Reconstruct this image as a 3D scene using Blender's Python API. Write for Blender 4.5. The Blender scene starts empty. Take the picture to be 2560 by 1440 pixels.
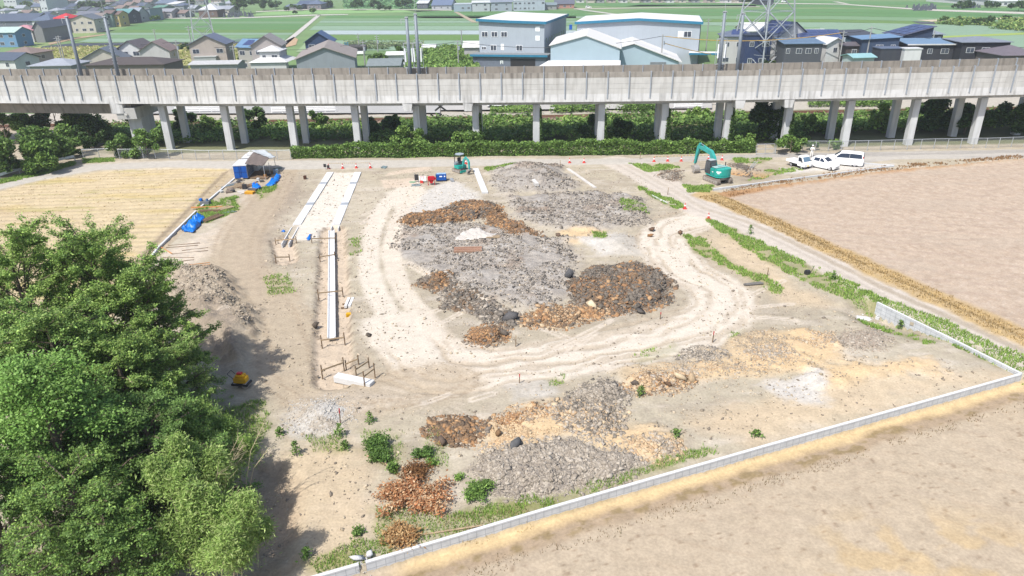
import bpy, math, random
import numpy as np
from mathutils import Matrix, Vector
rnd = random.Random(7)
rng = np.random.default_rng(11)
SC = bpy.context.scene
COL = SC.collection
# ------------------------------------------------------------ camera, sky, sun, exposure
FPX, PITCH, ROLL, CAMH = 1770.0, math.radians(24.2), math.radians(1.0), 25.0
cam = bpy.data.cameras.new("camera"); cam.sensor_width = 36.0; cam.lens = 36.0*FPX/2560.0
cam.clip_start = 0.5; cam.clip_end = 8000
camo = bpy.data.objects.new("camera", cam); COL.objects.link(camo)
camo.matrix_world = Matrix.Translation((0, 0, CAMH)) @ Matrix.Rotation(math.pi/2-PITCH, 4, 'X') @ Matrix.Rotation(-ROLL, 4, 'Z')
SC.camera = camo
SUN_EL, SHADOW = math.radians(56), (0.60, 0.80)
w = bpy.data.worlds.new("World"); SC.world = w; w.use_nodes = True
nt = w.node_tree; nt.nodes.clear()
sky = nt.nodes.new('ShaderNodeTexSky'); sky.sky_type = 'NISHITA'; sky.sun_disc = False
sky.sun_elevation = SUN_EL; sky.sun_rotation = math.atan2(-SHADOW[0], -SHADOW[1]); sky.dust_density = 2.0
bg = nt.nodes.new('ShaderNodeBackground'); bg.inputs[1].default_value = 0.15
wo = nt.nodes.new('ShaderNodeOutputWorld')
nt.links.new(sky.outputs[0], bg.inputs[0]); nt.links.new(bg.outputs[0], wo.inputs[0])
sl = bpy.data.lights.new("sun", 'SUN'); sl.energy = 4.6; sl.angle = math.radians(0.53); sl.color = (1, .965, .91)
so = bpy.data.objects.new("sun", sl); COL.objects.link(so)
so.rotation_euler = Vector((SHADOW[0]*math.cos(SUN_EL), SHADOW[1]*math.cos(SUN_EL), -math.sin(SUN_EL))).to_track_quat('-Z', 'Y').to_euler()
SC.view_settings.view_transform = 'Standard'; SC.view_settings.look = 'None'
SC.view_settings.exposure = 0.45; SC.view_settings.gamma = 1.0
SC.cycles.max_bounces = 6; SC.cycles.transparent_max_bounces = 16

# ------------------------------------------------------------ helpers
CP, SP = math.cos(PITCH), math.sin(PITCH)
def ray(px, py):
    u = (px-1280)/FPX; v = (720-py)/FPX; c, s = math.cos(ROLL), math.sin(ROLL)
    u2 = u*c+v*s; v2 = -u*s+v*c
    return (u2, CP+v2*SP, -SP+v2*CP)
def G(px, py, z=0.0):                      # where the sight line of a photo point meets the ground
    d = ray(px, py); t = (z-CAMH)/d[2]; return (d[0]*t, d[1]*t)
def atY(px, py, Y):                        # ... or a vertical plane Y metres away
    d = ray(px, py); t = Y/d[1]; return (d[0]*t, Y, CAMH+d[2]*t)
def PW(pts, z=0.0): return [G(x, y, z) for x, y in pts]
def mpp(px, py, z=0.0):                    # metres per photo pixel at that ground point
    x, y = G(px, py, z); return (y*CP+(CAMH-z)*SP)/FPX
def lin(c): return tuple((v/255/12.92 if v/255 <= .04045 else ((v/255+.055)/1.055)**2.4) for v in c)
KEXP = 1.8
def A(r, g, b): return tuple(min(.82, v/KEXP) for v in lin((r, g, b)))   # albedo of a sunlit surface seen as r,g,b

def hsh(ix, iy, seed):
    h = (ix.astype(np.int64)*374761393+iy.astype(np.int64)*668265263+seed*974711) & 0xffffffff
    h = ((h ^ (h >> 13))*1274126177) & 0xffffffff
    return ((h ^ (h >> 16)) & 0xffff)/65535.0
def vn(x, y, seed=0):
    x = np.asarray(x, float); y = np.asarray(y, float)
    ix = np.floor(x); iy = np.floor(y); fx = x-ix; fy = y-iy
    fx = fx*fx*(3-2*fx); fy = fy*fy*(3-2*fy)
    a = hsh(ix, iy, seed); b = hsh(ix+1, iy, seed); c = hsh(ix, iy+1, seed); d = hsh(ix+1, iy+1, seed)
    return (a*(1-fx)+b*fx)*(1-fy)+(c*(1-fx)+d*fx)*fy
def fbm(x, y, seed=0, o=4):
    s = 0; a = .5; n = 0
    for k in range(o):
        s = s+a*vn(x*2**k, y*2**k, seed+k*17); n += a; a *= .55
    return s/n
def sdf(x, y, poly):                       # signed distance, inside positive
    x = np.asarray(x, float); y = np.asarray(y, float); d = np.full(x.shape, 1e9); ins = np.zeros(x.shape, bool)
    n = len(poly)
    for i in range(n):
        ax, ay = poly[i]; bx, by = poly[(i+1) % n]; ex, ey = bx-ax, by-ay
        t = np.clip(((x-ax)*ex+(y-ay)*ey)/(ex*ex+ey*ey+1e-9), 0, 1)
        d = np.minimum(d, np.hypot(x-ax-t*ex, y-ay-t*ey))
        cond = ((ay > y) != (by > y)) & (x < (bx-ax)*(y-ay)/((by-ay) if by != ay else 1e-9)+ax)
        ins ^= cond
    return np.where(ins, d, -d)
def pdist(x, y, line):                     # distance to a polyline
    d = np.full(np.shape(x), 1e9)
    for (ax, ay), (bx, by) in zip(line[:-1], line[1:]):
        ex, ey = bx-ax, by-ay
        t = np.clip(((x-ax)*ex+(y-ay)*ey)/(ex*ex+ey*ey+1e-9), 0, 1)
        d = np.minimum(d, np.hypot(x-ax-t*ex, y-ay-t*ey))
    return d
def sst(a, b, x):
    t = np.clip((x-a)/(b-a), 0, 1); return t*t*(3-2*t)
def smooth_line(pts, n=6):                 # Catmull-Rom through the points
    P = [np.array(p, float) for p in pts]; P = [2*P[0]-P[1]]+P+[2*P[-1]-P[-2]]; out = []
    for i in range(1, len(P)-2):
        for k in range(n):
            t = k/n; a, b, c, d = P[i-1], P[i], P[i+1], P[i+2]
            out.append(tuple(.5*((2*b)+(-a+c)*t+(2*a-5*b+4*c-d)*t*t+(-a+3*b-3*c+d)*t**3)))
    out.append(tuple(P[-2])); return out

# ------------------------------------------------------------ materials
MATS = {}
def mat(name, col, rough=.8, metal=0., var=.12, scale=1.5, bump=0., spec=.3, streak=0., streakcol=(.12, .11, .1), trans=0., attr=False, detail=6., alpha=1.):
    if name in MATS: return MATS[name]
    m = bpy.data.materials.new(name); m.use_nodes = True; t = m.node_tree; N = t.nodes; L = t.links
    b = N['Principled BSDF']; b.inputs['Roughness'].default_value = rough; b.inputs['Metallic'].default_value = metal
    b.inputs['Specular IOR Level'].default_value = spec
    tc = N.new('ShaderNodeTexCoord')
    nz = N.new('ShaderNodeTexNoise'); nz.inputs['Scale'].default_value = scale; nz.inputs['Detail'].default_value = detail
    L.new(tc.outputs['Object'], nz.inputs['Vector'])
    mr = N.new('ShaderNodeMapRange'); mr.inputs[1].default_value = .25; mr.inputs[2].default_value = .75
    mr.inputs[3].default_value = 1-var; mr.inputs[4].default_value = 1+var; L.new(nz.outputs[0], mr.inputs[0])
    mx = N.new('ShaderNodeMix'); mx.data_type = 'RGBA'; mx.blend_type = 'MULTIPLY'; mx.inputs[0].default_value = 1
    if attr:
        at = N.new('ShaderNodeAttribute'); at.attribute_name = 'tint'; L.new(at.outputs['Color'], mx.inputs[6])
    else: mx.inputs[6].default_value = (*col, 1)
    L.new(mr.outputs[0], mx.inputs[7]); out = mx.outputs[2]
    if streak:
        mp = N.new('ShaderNodeMapping'); mp.inputs['Scale'].default_value = (2.2, 2.2, .22); L.new(tc.outputs['Object'], mp.inputs[0])
        n2 = N.new('ShaderNodeTexNoise'); n2.inputs['Scale'].default_value = 1.; n2.inputs['Detail'].default_value = 5; L.new(mp.outputs[0], n2.inputs['Vector'])
        r2 = N.new('ShaderNodeMapRange'); r2.inputs[1].default_value = .48; r2.inputs[2].default_value = .75; r2.inputs[3].default_value = 0; r2.inputs[4].default_value = streak
        L.new(n2.outputs[0], r2.inputs[0])
        m2 = N.new('ShaderNodeMix'); m2.data_type = 'RGBA'; L.new(r2.outputs[0], m2.inputs[0]); L.new(out, m2.inputs[6]); m2.inputs[7].default_value = (*streakcol, 1); out = m2.outputs[2]
    L.new(out, b.inputs['Base Color'])
    if bump:
        bn = N.new('ShaderNodeBump'); bn.inputs['Strength'].default_value = .6; bn.inputs['Distance'].default_value = bump
        L.new(nz.outputs[0], bn.inputs['Height']); L.new(bn.outputs[0], b.inputs['Normal'])
    if trans:
        tr = N.new('ShaderNodeBsdfTranslucent'); L.new(out, tr.inputs[0]); ms = N.new('ShaderNodeMixShader'); ms.inputs[0].default_value = trans
        L.new(b.outputs[0], ms.inputs[1]); L.new(tr.outputs[0], ms.inputs[2]); L.new(ms.outputs[0], N['Material Output'].inputs[0])
    if alpha < 1:
        b.inputs['Alpha'].default_value = alpha
    MATS[name] = m; return m

# ------------------------------------------------------------ mesh building
class MB:
    def __init__(s): s.v = []; s.f = []; s.m = []
    def poly(s, pts, mi=0):
        n = len(s.v); s.v += [tuple(p) for p in pts]; s.f.append(tuple(range(n, n+len(pts)))); s.m.append(mi); return s
    def hexa(s, p, mi=0):                  # 8 points: bottom 4 ccw, top 4 ccw
        n = len(s.v); s.v += [tuple(q) for q in p]
        for f in ((3, 2, 1, 0), (4, 5, 6, 7), (0, 1, 5, 4), (1, 2, 6, 5), (2, 3, 7, 6), (3, 0, 4, 7)):
            s.f.append(tuple(n+i for i in f)); s.m.append(mi)
        return s
    def box(s, x0, x1, y0, y1, z0, z1, mi=0):
        return s.hexa([(x0, y0, z0), (x1, y0, z0), (x1, y1, z0), (x0, y1, z0), (x0, y0, z1), (x1, y0, z1), (x1, y1, z1), (x0, y1, z1)], mi)
    def obox(s, a, b, w, h, mi=0, z0=None):  # bar from a to b, width w, height h (a,b = centre line)
        a = Vector(a); b = Vector(b); d = (b-a).normalized(); up = Vector((0, 0, 1))
        if abs(d.z) > .95: up = Vector((0, 1, 0))
        r = d.cross(up).normalized()*w/2; u = r.cross(d).normalized()*h/2
        return s.hexa([a-r-u, a+r-u, b+r-u, b-r-u, a-r+u, a+r+u, b+r+u, b-r+u], mi)
    def cyl(s, a, b, r0, r1=None, n=10, mi=0, cap=True):
        if r1 is None: r1 = r0
        a = Vector(a); b = Vector(b); d = (b-a).normalized(); up = Vector((0, 0, 1)) if abs(d.z) < .9 else Vector((1, 0, 0))
        p = d.cross(up).normalized(); q = d.cross(p); k = len(s.v)
        for c, r in ((a, r0), (b, r1)):
            for i in range(n):
                t = 2*math.pi*i/n; s.v.append(tuple(c+p*r*math.cos(t)+q*r*math.sin(t)))
        for i in range(n):
            j = (i+1) % n; s.f.append((k+i, k+j, k+n+j, k+n+i)); s.m.append(mi)
        if cap: s.f.append(tuple(k+i for i in reversed(range(n)))); s.m.append(mi); s.f.append(tuple(k+n+i for i in range(n))); s.m.append(mi)
        return s
    def tube(s, pts, r, n=6, mi=0):
        for a, b in zip(pts[:-1], pts[1:]): s.cyl(a, b, r, r, n, mi)
        return s
    def prism(s, prof, x0, x1, axis='x', mi=0):  # profile extruded along an axis; prof = (y,z) / (x,z) / (x,y)
        n = len(s.v); k = len(prof)
        P = {'x': lambda t, a, b: (t, a, b), 'y': lambda t, a, b: (a, t, b), 'z': lambda t, a, b: (a, b, t)}[axis]
        for t in (x0, x1): s.v += [P(t, a, b) for a, b in prof]
        for i in range(k): j = (i+1) % k; s.f.append((n+i, n+j, n+k+j, n+k+i)); s.m.append(mi)
        s.f.append(tuple(n+i for i in reversed(range(k)))); s.m.append(mi); s.f.append(tuple(n+k+i for i in range(k))); s.m.append(mi)
        return s
    def mesh(s, name, mats):
        me = bpy.data.meshes.new(name); me.from_pydata(s.v, [], s.f)
        for q in (mats if isinstance(mats, (list, tuple)) else [mats]): me.materials.append(q)
        me.polygons.foreach_set('material_index', s.m); me.update()
        return me
    def build(s, name, mats, parent=None, bevel=0, smooth=False, label=None):
        me = s.mesh(name, mats)
        import bmesh
        bm = bmesh.new(); bm.from_mesh(me); bmesh.ops.recalc_face_normals(bm, faces=bm.faces)
        if bevel: bmesh.ops.bevel(bm, geom=[e for e in bm.edges if e.is_manifold and e.calc_face_angle(0) > .5], offset=bevel, segments=2, affect='EDGES', clamp_overlap=True)
        bm.to_mesh(me); bm.free()
        if smooth: me.shade_smooth()
        o = bpy.data.objects.new(name, me); COL.objects.link(o)
        if parent: o.parent = parent
        if label: o['label'] = label
        return o
def raw(name, V, Fq, mats, tint=None, parent=None, tri=False, smooth=False):  # numpy mesh; Fq = (n,3) or (n,4)
    me = bpy.data.meshes.new(name); k = Fq.shape[1]
    me.vertices.add(len(V)); me.vertices.foreach_set('co', np.asarray(V, np.float32).ravel())
    me.loops.add(Fq.size); me.loops.foreach_set('vertex_index', Fq.astype(np.int32).ravel())
    me.polygons.add(len(Fq)); me.polygons.foreach_set('loop_start', np.arange(0, Fq.size, k, dtype=np.int32))
    me.polygons.foreach_set('loop_total', np.full(len(Fq), k, np.int32))
    if smooth: me.polygons.foreach_set('use_smooth', np.ones(len(Fq), bool))
    me.update(calc_edges=True)
    if tint is not None:
        at = me.attributes.new('tint', 'FLOAT_COLOR', 'POINT'); c = np.ones((len(V), 4), np.float32); c[:, :3] = tint; at.data.foreach_set('color', c.ravel())
    me.materials.append(mats)
    o = bpy.data.objects.new(name, me); COL.objects.link(o)
    if parent: o.parent = parent
    return o
def thing(name, label, cat, loc=(0, 0, 0), rz=0., group=None):
    o = bpy.data.objects.new(name, None); COL.objects.link(o); o.empty_display_size = .2
    o.location = loc; o.rotation_euler = (0, 0, rz); return tag(o, label, cat, group)
def tag(o, label, cat, group=None):
    o['label'] = label; o['category'] = cat
    if group: o['group'] = group
    return o
def struct(o, kind='structure'): o['kind'] = kind; return o
def stuff(o, label, cat): tag(o, label, cat); o['kind'] = 'stuff'; return o
def dup(root, loc, rz=0., label=None, group=None, scale=None):
    r = root.copy(); COL.objects.link(r); r.location = loc; r.rotation_euler = (0, 0, rz)
    if scale: r.scale = (scale,)*3
    if label: r['label'] = label
    if group: r['group'] = group
    for ch in list(root.children):
        c = ch.copy(); COL.objects.link(c); c.parent = r
        for g in ch.children:
            d = g.copy(); COL.objects.link(d); d.parent = c
    return r
# ------------------------------------------------------------ near terrain (one relief, cut into its named grounds)
WALL_F = [(770, 1448), (915, 1408), (1405, 1263), (1920, 1115), (2390, 983), (2556, 936)]   # front block wall, top edge
WALL_FW = PW(WALL_F, .1)
_a = np.array(WALL_FW[0]); _b = np.array(WALL_FW[1]); _e = np.array(WALL_FW[-1])
WALL_FW[0] = tuple(_b+(_b-_e)*.25)
WALL_R = PW([(2195, 757), (2400, 858), (2556, 936)], .1)
P_FRONT = WALL_FW+[(WALL_FW[-1][0]+60, WALL_FW[-1][1]+11), (120, 10), (-60, 5), WALL_FW[0]]
P_RIGHT = PW([(1800, 482), (2240, 426), (2700, 385), (2900, 900), (2560, 842), (2300, 722), (2050, 606), (1880, 524)])
P_STUB = PW([(-200, 520), (0, 474), (110, 447), (250, 427), (420, 420), (570, 421), (578, 440), (340, 690), (250, 850), (-200, 900)])
P_ROAD = PW([(-200, 545), (0, 462), (110, 430), (210, 412), (420, 403), (740, 402), (1100, 399), (1580, 396), (1960, 384), (2200, 380), (2700, 372),
             (2700, 392), (2240, 398), (2160, 408), (1960, 392), (1560, 410), (1160, 415), (700, 424), (420, 418), (240, 425), (100, 450), (0, 473), (-200, 560)])
PATH_C = smooth_line(PW([(1545, 402), (1600, 430), (1690, 480), (1760, 520), (1880, 560), (2050, 640), (2230, 730), (2400, 805), (2580, 890), (2760, 980)]))
TRK1 = smooth_line(PW([(985, 815), (1080, 905), (1180, 925), (1330, 905), (1500, 880), (1680, 840), (1790, 790), (1800, 730), (1720, 680), (1660, 620), (1680, 575), (1760, 545)]))
TRK1A = smooth_line(PW([(1030, 455), (965, 510), (932, 580), (922, 660), (945, 740), (1000, 830), (1060, 890)]))
TRK1B = smooth_line(PW([(1040, 470), (1000, 540), (978, 620), (1000, 710), (1060, 790), (1130, 860), (1250, 890)]))
TRK2 = smooth_line(PW([(700, 430), (660, 500), (600, 590), (600, 680), (680, 760), (720, 860), (740, 930), (830, 985), (1000, 970), (1110, 950)]))
RUBBLE = [PW(q) for q in ([(1000, 570), (1180, 560), (1300, 590), (1410, 600), (1440, 640), (1430, 720), (1380, 770), (1290, 770), (1190, 740), (1090, 690), (1010, 660), (975, 620)],
                          [(1270, 495), (1420, 480), (1600, 490), (1625, 560), (1560, 575), (1400, 572), (1290, 545)],
                          [(1225, 430), (1290, 410), (1400, 415), (1440, 470), (1380, 482), (1240, 480)])]
GRAVEL = [PW(q) for q in ([(1000, 500), (1130, 450), (1195, 480), (1200, 510), (1120, 530), (1010, 535)],
                          [(1450, 600), (1540, 580), (1610, 592), (1600, 640), (1500, 640)],
                          [(705, 1040), (760, 990), (930, 975), (1080, 985), (960, 1020), (860, 1030), (840, 1085), (760, 1092)],
                          [(820, 432), (895, 432), (840, 570), (815, 600), (735, 600), (750, 560)],
                          [(400, 640), (560, 560), (620, 470), (690, 440), (620, 500), (560, 590), (530, 640), (420, 690)],
                          [(1270, 960), (1420, 945), (1390, 985), (1280, 1005)], [(1900, 960), (2050, 930), (2060, 1010), (1960, 1000)],
                          [(1960, 420), (2230, 410), (2150, 425), (1960, 435)])]
SAND = [PW(q) for q in ([(1395, 585), (1450, 568), (1510, 580), (1480, 600), (1420, 615)],
                        [(1500, 915), (1700, 905), (1860, 830), (2040, 830), (2140, 900), (1990, 930), (1800, 950), (1600, 970)],
                        [(1190, 1080), (1330, 1010), (1440, 1000), (1560, 1050), (1690, 1090), (1700, 1140), (1560, 1150), (1420, 1090), (1240, 1130)],
                        [(2010, 920), (2330, 890), (2360, 930), (2180, 950), (2040, 970)], [(1640, 440), (1700, 455), (1690, 470), (1630, 440)])]
PALEDIRT = [PW(q) for q in ([(700, 1120), (860, 1100), (930, 1190), (930, 1320), (880, 1420), (760, 1420), (690, 1250)],
                            [(1720, 1060), (2080, 930), (2520, 935), (2200, 1020), (1900, 1110)],
                            [(1780, 560), (1900, 620), (2000, 720), (2080, 760), (1960, 760), (1830, 680), (1720, 610)])]
DARKDIRT = [PW(q) for q in ([(590, 500), (740, 440), (760, 470), (700, 560), (660, 640), (700, 760), (640, 740), (555, 650)],
                            [(420, 700), (540, 690), (640, 800), (600, 900), (560, 940), (440, 820)],
                            [(1650, 435), (1730, 455), (1700, 470), (1640, 450)], [(1830, 415), (1960, 425), (1930, 450), (1850, 455)])]
GRASSP = [(PW(q), s) for q, s in (([(1570, 408), (1680, 412), (1700, 420), (1620, 432)], .55), ([(1705, 462), (1785, 465), (1770, 480), (1720, 482)], 1),
                             ([(1590, 462), (1680, 498), (1715, 520), (1690, 524), (1610, 480)], .9), ([(1770, 548), (1830, 572), (1815, 585), (1765, 552)], .9),
                             ([(1815, 570), (1960, 630), (2130, 710), (2230, 752), (2200, 768), (2140, 755), (2060, 728), (1940, 668), (1830, 597)], .72), ([(2130, 710), (2330, 790), (2590, 905), (2575, 945), (2390, 866), (2200, 762)], .7),
                             ([(1705, 585), (1760, 600), (1830, 660), (1910, 690), (1960, 720), (1940, 735), (1840, 680), (1740, 630)], .75),
                             ([(2150, 785), (2210, 790), (2340, 850), (2320, 860), (2250, 830), (2160, 800)], .8),
                             ([(1390, 1235), (1560, 1180), (1790, 1112), (1795, 1128), (1600, 1190), (1420, 1248), (1200, 1300), (1130, 1290), (1240, 1262)], 1.), ([(940, 1270), (1120, 1290), (1390, 1250), (1300, 1290), (1100, 1345), (1000, 1370), (940, 1330)], .6),
                             ([(770, 1410), (860, 1370), (960, 1345), (980, 1370), (900, 1410), (800, 1436)], 1.), ([(760, 1090), (850, 1085), (870, 1130), (790, 1130)], .5),
                             ([(900, 1075), (1000, 1080), (1010, 1160), (1000, 1200), (930, 1140)], .45), ([(1080, 1070), (1130, 1080), (1120, 1180), (1060, 1140)], .35),
                             ([(560, 1020), (650, 1000), (680, 1060), (640, 1130), (580, 1100)], .7), ([(500, 505), (590, 490), (600, 525), (520, 560), (470, 560)], .55), ([(640, 478), (680, 460), (695, 470), (650, 500)], .6),
                             ([(1830, 395), (1930, 398), (1900, 410), (1840, 408)], .7), ([(1210, 418), (1290, 416), (1280, 428), (1220, 432)], .6), ([(1550, 500), (1610, 510), (1620, 535), (1560, 535)], .6), ([(1480, 585), (1515, 582), (1510, 600), (1485, 598)], .8),
                             ([(1370, 945), (1410, 935), (1420, 960), (1380, 965)], .5), ([(1570, 895), (1680, 860), (1700, 880), (1600, 915)], .4), ([(1820, 830), (1860, 822), (1850, 845), (1825, 850)], .5), ([(870, 600), (905, 590), (905, 630), (880, 640)], .3), ([(660, 690), (720, 680), (740, 730), (670, 740)], .3),
                             ([(540, 1000), (570, 990), (560, 1050)], .5), ([(0, 448), (100, 425), (180, 405), (190, 410), (110, 436), (0, 460)], 1.), ([(205, 398), (290, 396), (285, 405), (215, 408)], .9), ([(1880, 430), (1980, 420), (2010, 425), (1870, 452)], .35))]
GOLD = smooth_line(PW([(1770, 487), (1850, 518), (1960, 565), (2120, 640), (2330, 735), (2580, 850), (2760, 940)]))
BROWNB = smooth_line(PW([(1815, 482), (1960, 455), (2240, 420), (2560, 390)]))
FB = [((x+.12*k), y-.99*k) for (x, y) in WALL_FW for k in (2.1,)]
RAILY = 131.0
def terrain(X, Y):
    n1 = fbm(X*.12, Y*.12, 3); n2 = fbm(X*.6, Y*.6, 5); n3 = fbm(X*2.2, Y*2.2, 9, 3); n4 = vn(X*5.5, Y*5.5, 21)
    wob = (n2-.5)*1.6+(n3-.5)*.7
    C = np.zeros(X.shape+(3,)); Z = (n1-.5)*.25+(n2-.5)*.10+(n3-.5)*.05; Rg = np.full(X.shape, .5); cls = np.zeros(X.shape, np.int8)
    C[:] = A(203, 191, 168)
    def lay(mask, col, k=1.):
        m = (np.clip(mask, 0, 1)*k)[..., None]; C[:] = C*(1-m)+np.array(col)*m
    lay(sst(.45, .7, n2), A(187, 174, 154), .7); lay(sst(.55, .72, n1), A(217, 205, 184), .6); lay(sst(.55, .8, n3), A(180, 166, 150), .45)
    nsc = fbm(X*.35+9, Y*1.1, 41); lay(sst(.55, .75, nsc), A(226, 214, 198), .5)
    def area(poly, col, edge, k=1., amp=1.):
        m = sst(-edge, edge, sdf(X, Y, poly)+wob*amp); lay(m, col, k); return m
    for p in PALEDIRT: area(p, A(228, 205, 172), 1.2, .75)
    for p in DARKDIRT: area(p, A(176, 160, 142), 1.5, .8)
    for p in SAND:
        m = area(p, A(238, 207, 162), .7, .85); Z += m*(n2*.35)
    for p in RUBBLE:
        m = area(p, A(192, 184, 175), 1.0, .9)
        lay(m*sst(.5, .62, n3), A(160, 152, 144), .7); lay(m*sst(.55, .75, n2), A(208, 202, 194), .6); lay(m*sst(.62, .8, fbm(X*.3, Y*.3, 77)), A(160, 132, 108), .6)
        Z += m*(n2*.4+n3*.2); Rg = np.maximum(Rg, m*1.6)
    for i, p in enumerate(GRAVEL):
        m = area(p, A(232, 226, 217) if i not in (3, 4) else (A(240, 229, 214) if i == 3 else A(234, 217, 196)), .6, .9); lay(m*sst(.5, .8, n4), A(196, 190, 182), .5); Rg = np.maximum(Rg, m*.9)
    area(GRAVEL[3], A(243, 233, 218), .3, .95, .15)
    Z += .45*sst(0, 3, sdf(X, Y, GRAVEL[2]))+.9*sst(0, 4, sdf(X, Y, RUBBLE[2]))+.5*sst(0, 3, sdf(X, Y, GRAVEL[1]))
    # wheel tracks
    d1 = pdist(X, Y, TRK1); lay(sst(6.5, 3.2, d1+wob), A(190, 177, 156), .45); m = np.maximum(sst(3.1, 2.1, d1+wob*.5), sst(1.25, .7, pdist(X, Y, TRK1A)+wob*.25)); m = np.maximum(m, sst(1.7, .6, np.hypot(X-G(1010, 490)[0], (Y-G(1010, 490)[1])*.5)-1.2+wob)); lay(m, A(240, 228, 211), .92); Rg = np.where(m > .5, .2, Rg); Z *= (1-m*.8)
    d1b = pdist(X, Y, TRK1B); m = sst(1.15, .65, d1b+wob*.25); lay(m, A(238, 225, 207), .9); Z *= (1-m*.6)
    for off in (-1.7, -.9, 1.1, 2.1, 2.9, -2.7):
        g = sst(.30, .12, np.abs(d1-abs(off)+(n1-.5)*3.2+(n2-.5)*.8)) * sst(.4, .6, fbm(X*.25, Y*.25, int(50+off*10)))*sst(2.8, 5., np.hypot(X-TRK1[0][0], Y-TRK1[0][1])); lay(g, A(200, 183, 160), .6); Z -= g*.04
    d2 = pdist(X, Y, TRK2); lay(sst(3.6, 1.6, d2+wob), A(203, 185, 160), .8)
    for k, (cx, cy, r0) in enumerate(((885, 960, 0), (690, 980, 0))):   # crawler turning marks
        wx, wy = G(cx, cy); rr = np.hypot(X-wx, Y-wy); g = (np.sin(rr*9+n1*3) > .2)*sst(6, 3, rr)*sst(1.5, 2.5, rr)*sst(.4, .6, n1); lay(g, A(184, 164, 140), .35)
    rr = d2; g = sst(.28, .15, np.abs(rr-1.3))+sst(.28, .15, np.abs(rr-2.2)); s = (np.sin((X*.8+Y)*11) > 0)*1.; lay(g*s, A(176, 156, 132), .5)
    fanc = G(1090, 1000)                                              # tyre fan
    ang = np.arctan2(Y-fanc[1], X-fanc[0]); rr = np.hypot(X-fanc[0], Y-fanc[1])
    g = (np.sin(ang*19+n1*2) > .35)*sst(5.5, 3.5, rr)*sst(.6, 1.2, rr); lay(g*sst(.45, .6, n2), A(236, 220, 199), .35)
    for q in ([(1060, 790), (1190, 730)], [(1080, 820), (1210, 750)], [(1020, 660), (1090, 700)], [(1010, 600), (1060, 570)], [(1300, 800), (1420, 845)], [(1490, 830), (1420, 880)], [(1530, 800), (1390, 870)], [(1850, 750), (1960, 700)], [(1860, 770), (1980, 760)], [(1850, 790), (1990, 800)], [(900, 590), (945, 540)], [(905, 540), (950, 520)], [(1120, 985), (1060, 1010)], [(905, 560), (940, 530)], [(640, 780), (560, 800)], [(1230, 985), (1180, 1000)]):
        L = PW(q); dd = pdist(X, Y, L)+wob*.12; g = sst(.16, .06, np.abs(dd-.18)); lay(g, A(236, 222, 204), .75)
    # gutter trench beds
    for q, wd in (([(705, 600), (716, 650)], 1.0), ([(832, 575), (832, 850), (835, 945)], 1.25)):
        L = PW(q); dd = pdist(X, Y, L); m = sst(wd+.25, wd-.1, dd+(n3-.5)*.3); lay(m, A(226, 206, 182), .9); Z = Z*(1-m)-m*(.22+.2*n3); lay(sst(.4, .1, np.abs(dd-wd-.1+wob*.2))*sst(.45, .6, n3), A(160, 144, 126), .7)
    m = sst(-.5, .5, sdf(X, Y, PW([(1780, 415), (1935, 432), (1900, 446), (1800, 430)]))+wob*.4); Z -= m*.8; lay(m, A(206, 160, 106), .85)
    # pale slabs by the far road
    for q in ([(975, 430), (1075, 415), (1080, 425), (960, 440)], [(950, 450), (1045, 444), (1040, 465), (960, 472)]): area(PW(q), A(232, 212, 190), .2, .8, .1)
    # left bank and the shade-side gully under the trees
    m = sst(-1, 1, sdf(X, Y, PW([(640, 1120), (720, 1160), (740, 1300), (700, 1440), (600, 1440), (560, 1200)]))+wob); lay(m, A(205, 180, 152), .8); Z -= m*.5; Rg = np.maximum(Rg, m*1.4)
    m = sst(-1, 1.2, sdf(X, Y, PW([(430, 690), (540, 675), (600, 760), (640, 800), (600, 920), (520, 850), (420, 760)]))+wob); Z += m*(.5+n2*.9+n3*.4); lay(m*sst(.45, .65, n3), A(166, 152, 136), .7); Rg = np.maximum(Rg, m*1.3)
    # low corner by the right block wall
    wa = np.array(WALL_R[0]); we = np.array(WALL_R[2])-wa; wl = float(np.hypot(*we)); we = we/wl; al = (X-wa[0])*we[0]+(Y-wa[1])*we[1]; sd_ = (X-wa[0])*we[1]-(Y-wa[1])*we[0]
    ZD = .95*sst(wl*.62, wl*.1, al)*sst(-1.5, 0, al)*sst(-.05, .15, sd_)*sst(4.5, 1, sd_)
    m = np.zeros(X.shape)
    for p, s in GRASSP:
        g = sst(-.5, .6, sdf(X, Y, p)+wob*.8); lay(g, A(150, 152, 92), .75*s); m = np.maximum(m, g)
    # dirt path on the right
    dp = pdist(X, Y, PATH_C); m = sst(3.0, 2.2, dp+wob*.4); far = sst(60, 85, Y)
    lay(m, A(226, 214, 200), .95); cls[m > .5] = 3; Z *= (1-m)
    lay(sst(.5, .15, np.abs(dp-.1)+np.abs(wob)*.3)*m, A(176, 160, 136), .6*(1-.6*far)); lay(sst(.35, .1, np.abs(dp-1.1)+wob*.2), A(198, 186, 172), .5)
    # fields
    s = sdf(X, Y, P_RIGHT); m = sst(-.4, .5, s+wob*.2); lay(m, A(211, 190, 168)); lay(m*sst(.5, .68, n3), A(190, 167, 145), .5); lay(m*sst(.6, .8, n4), A(226, 208, 190), .4); lay(m*sst(.52, .7, fbm(X*.08, Y*.35, 33)), A(206, 188, 168), .6); lay(m*sst(.55, .9, np.sin((X*.25+Y)*2.6+n1*3))*sst(.35,.6,n2), A(196, 174, 156), .45)
    cls[s > 0] = 2; Z = Z*(1-m*.6)-m*.25+m*(n3-.5)*.06; Rg = np.where(s > 0, .8, Rg)
    dg = pdist(X, Y, GOLD); m = sst(2.1, 1.2, dg+wob*.8); lay(m, A(206, 176, 124), .85); lay(m*sst(.45, .65, n3), A(228, 196, 138), .6)
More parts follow.
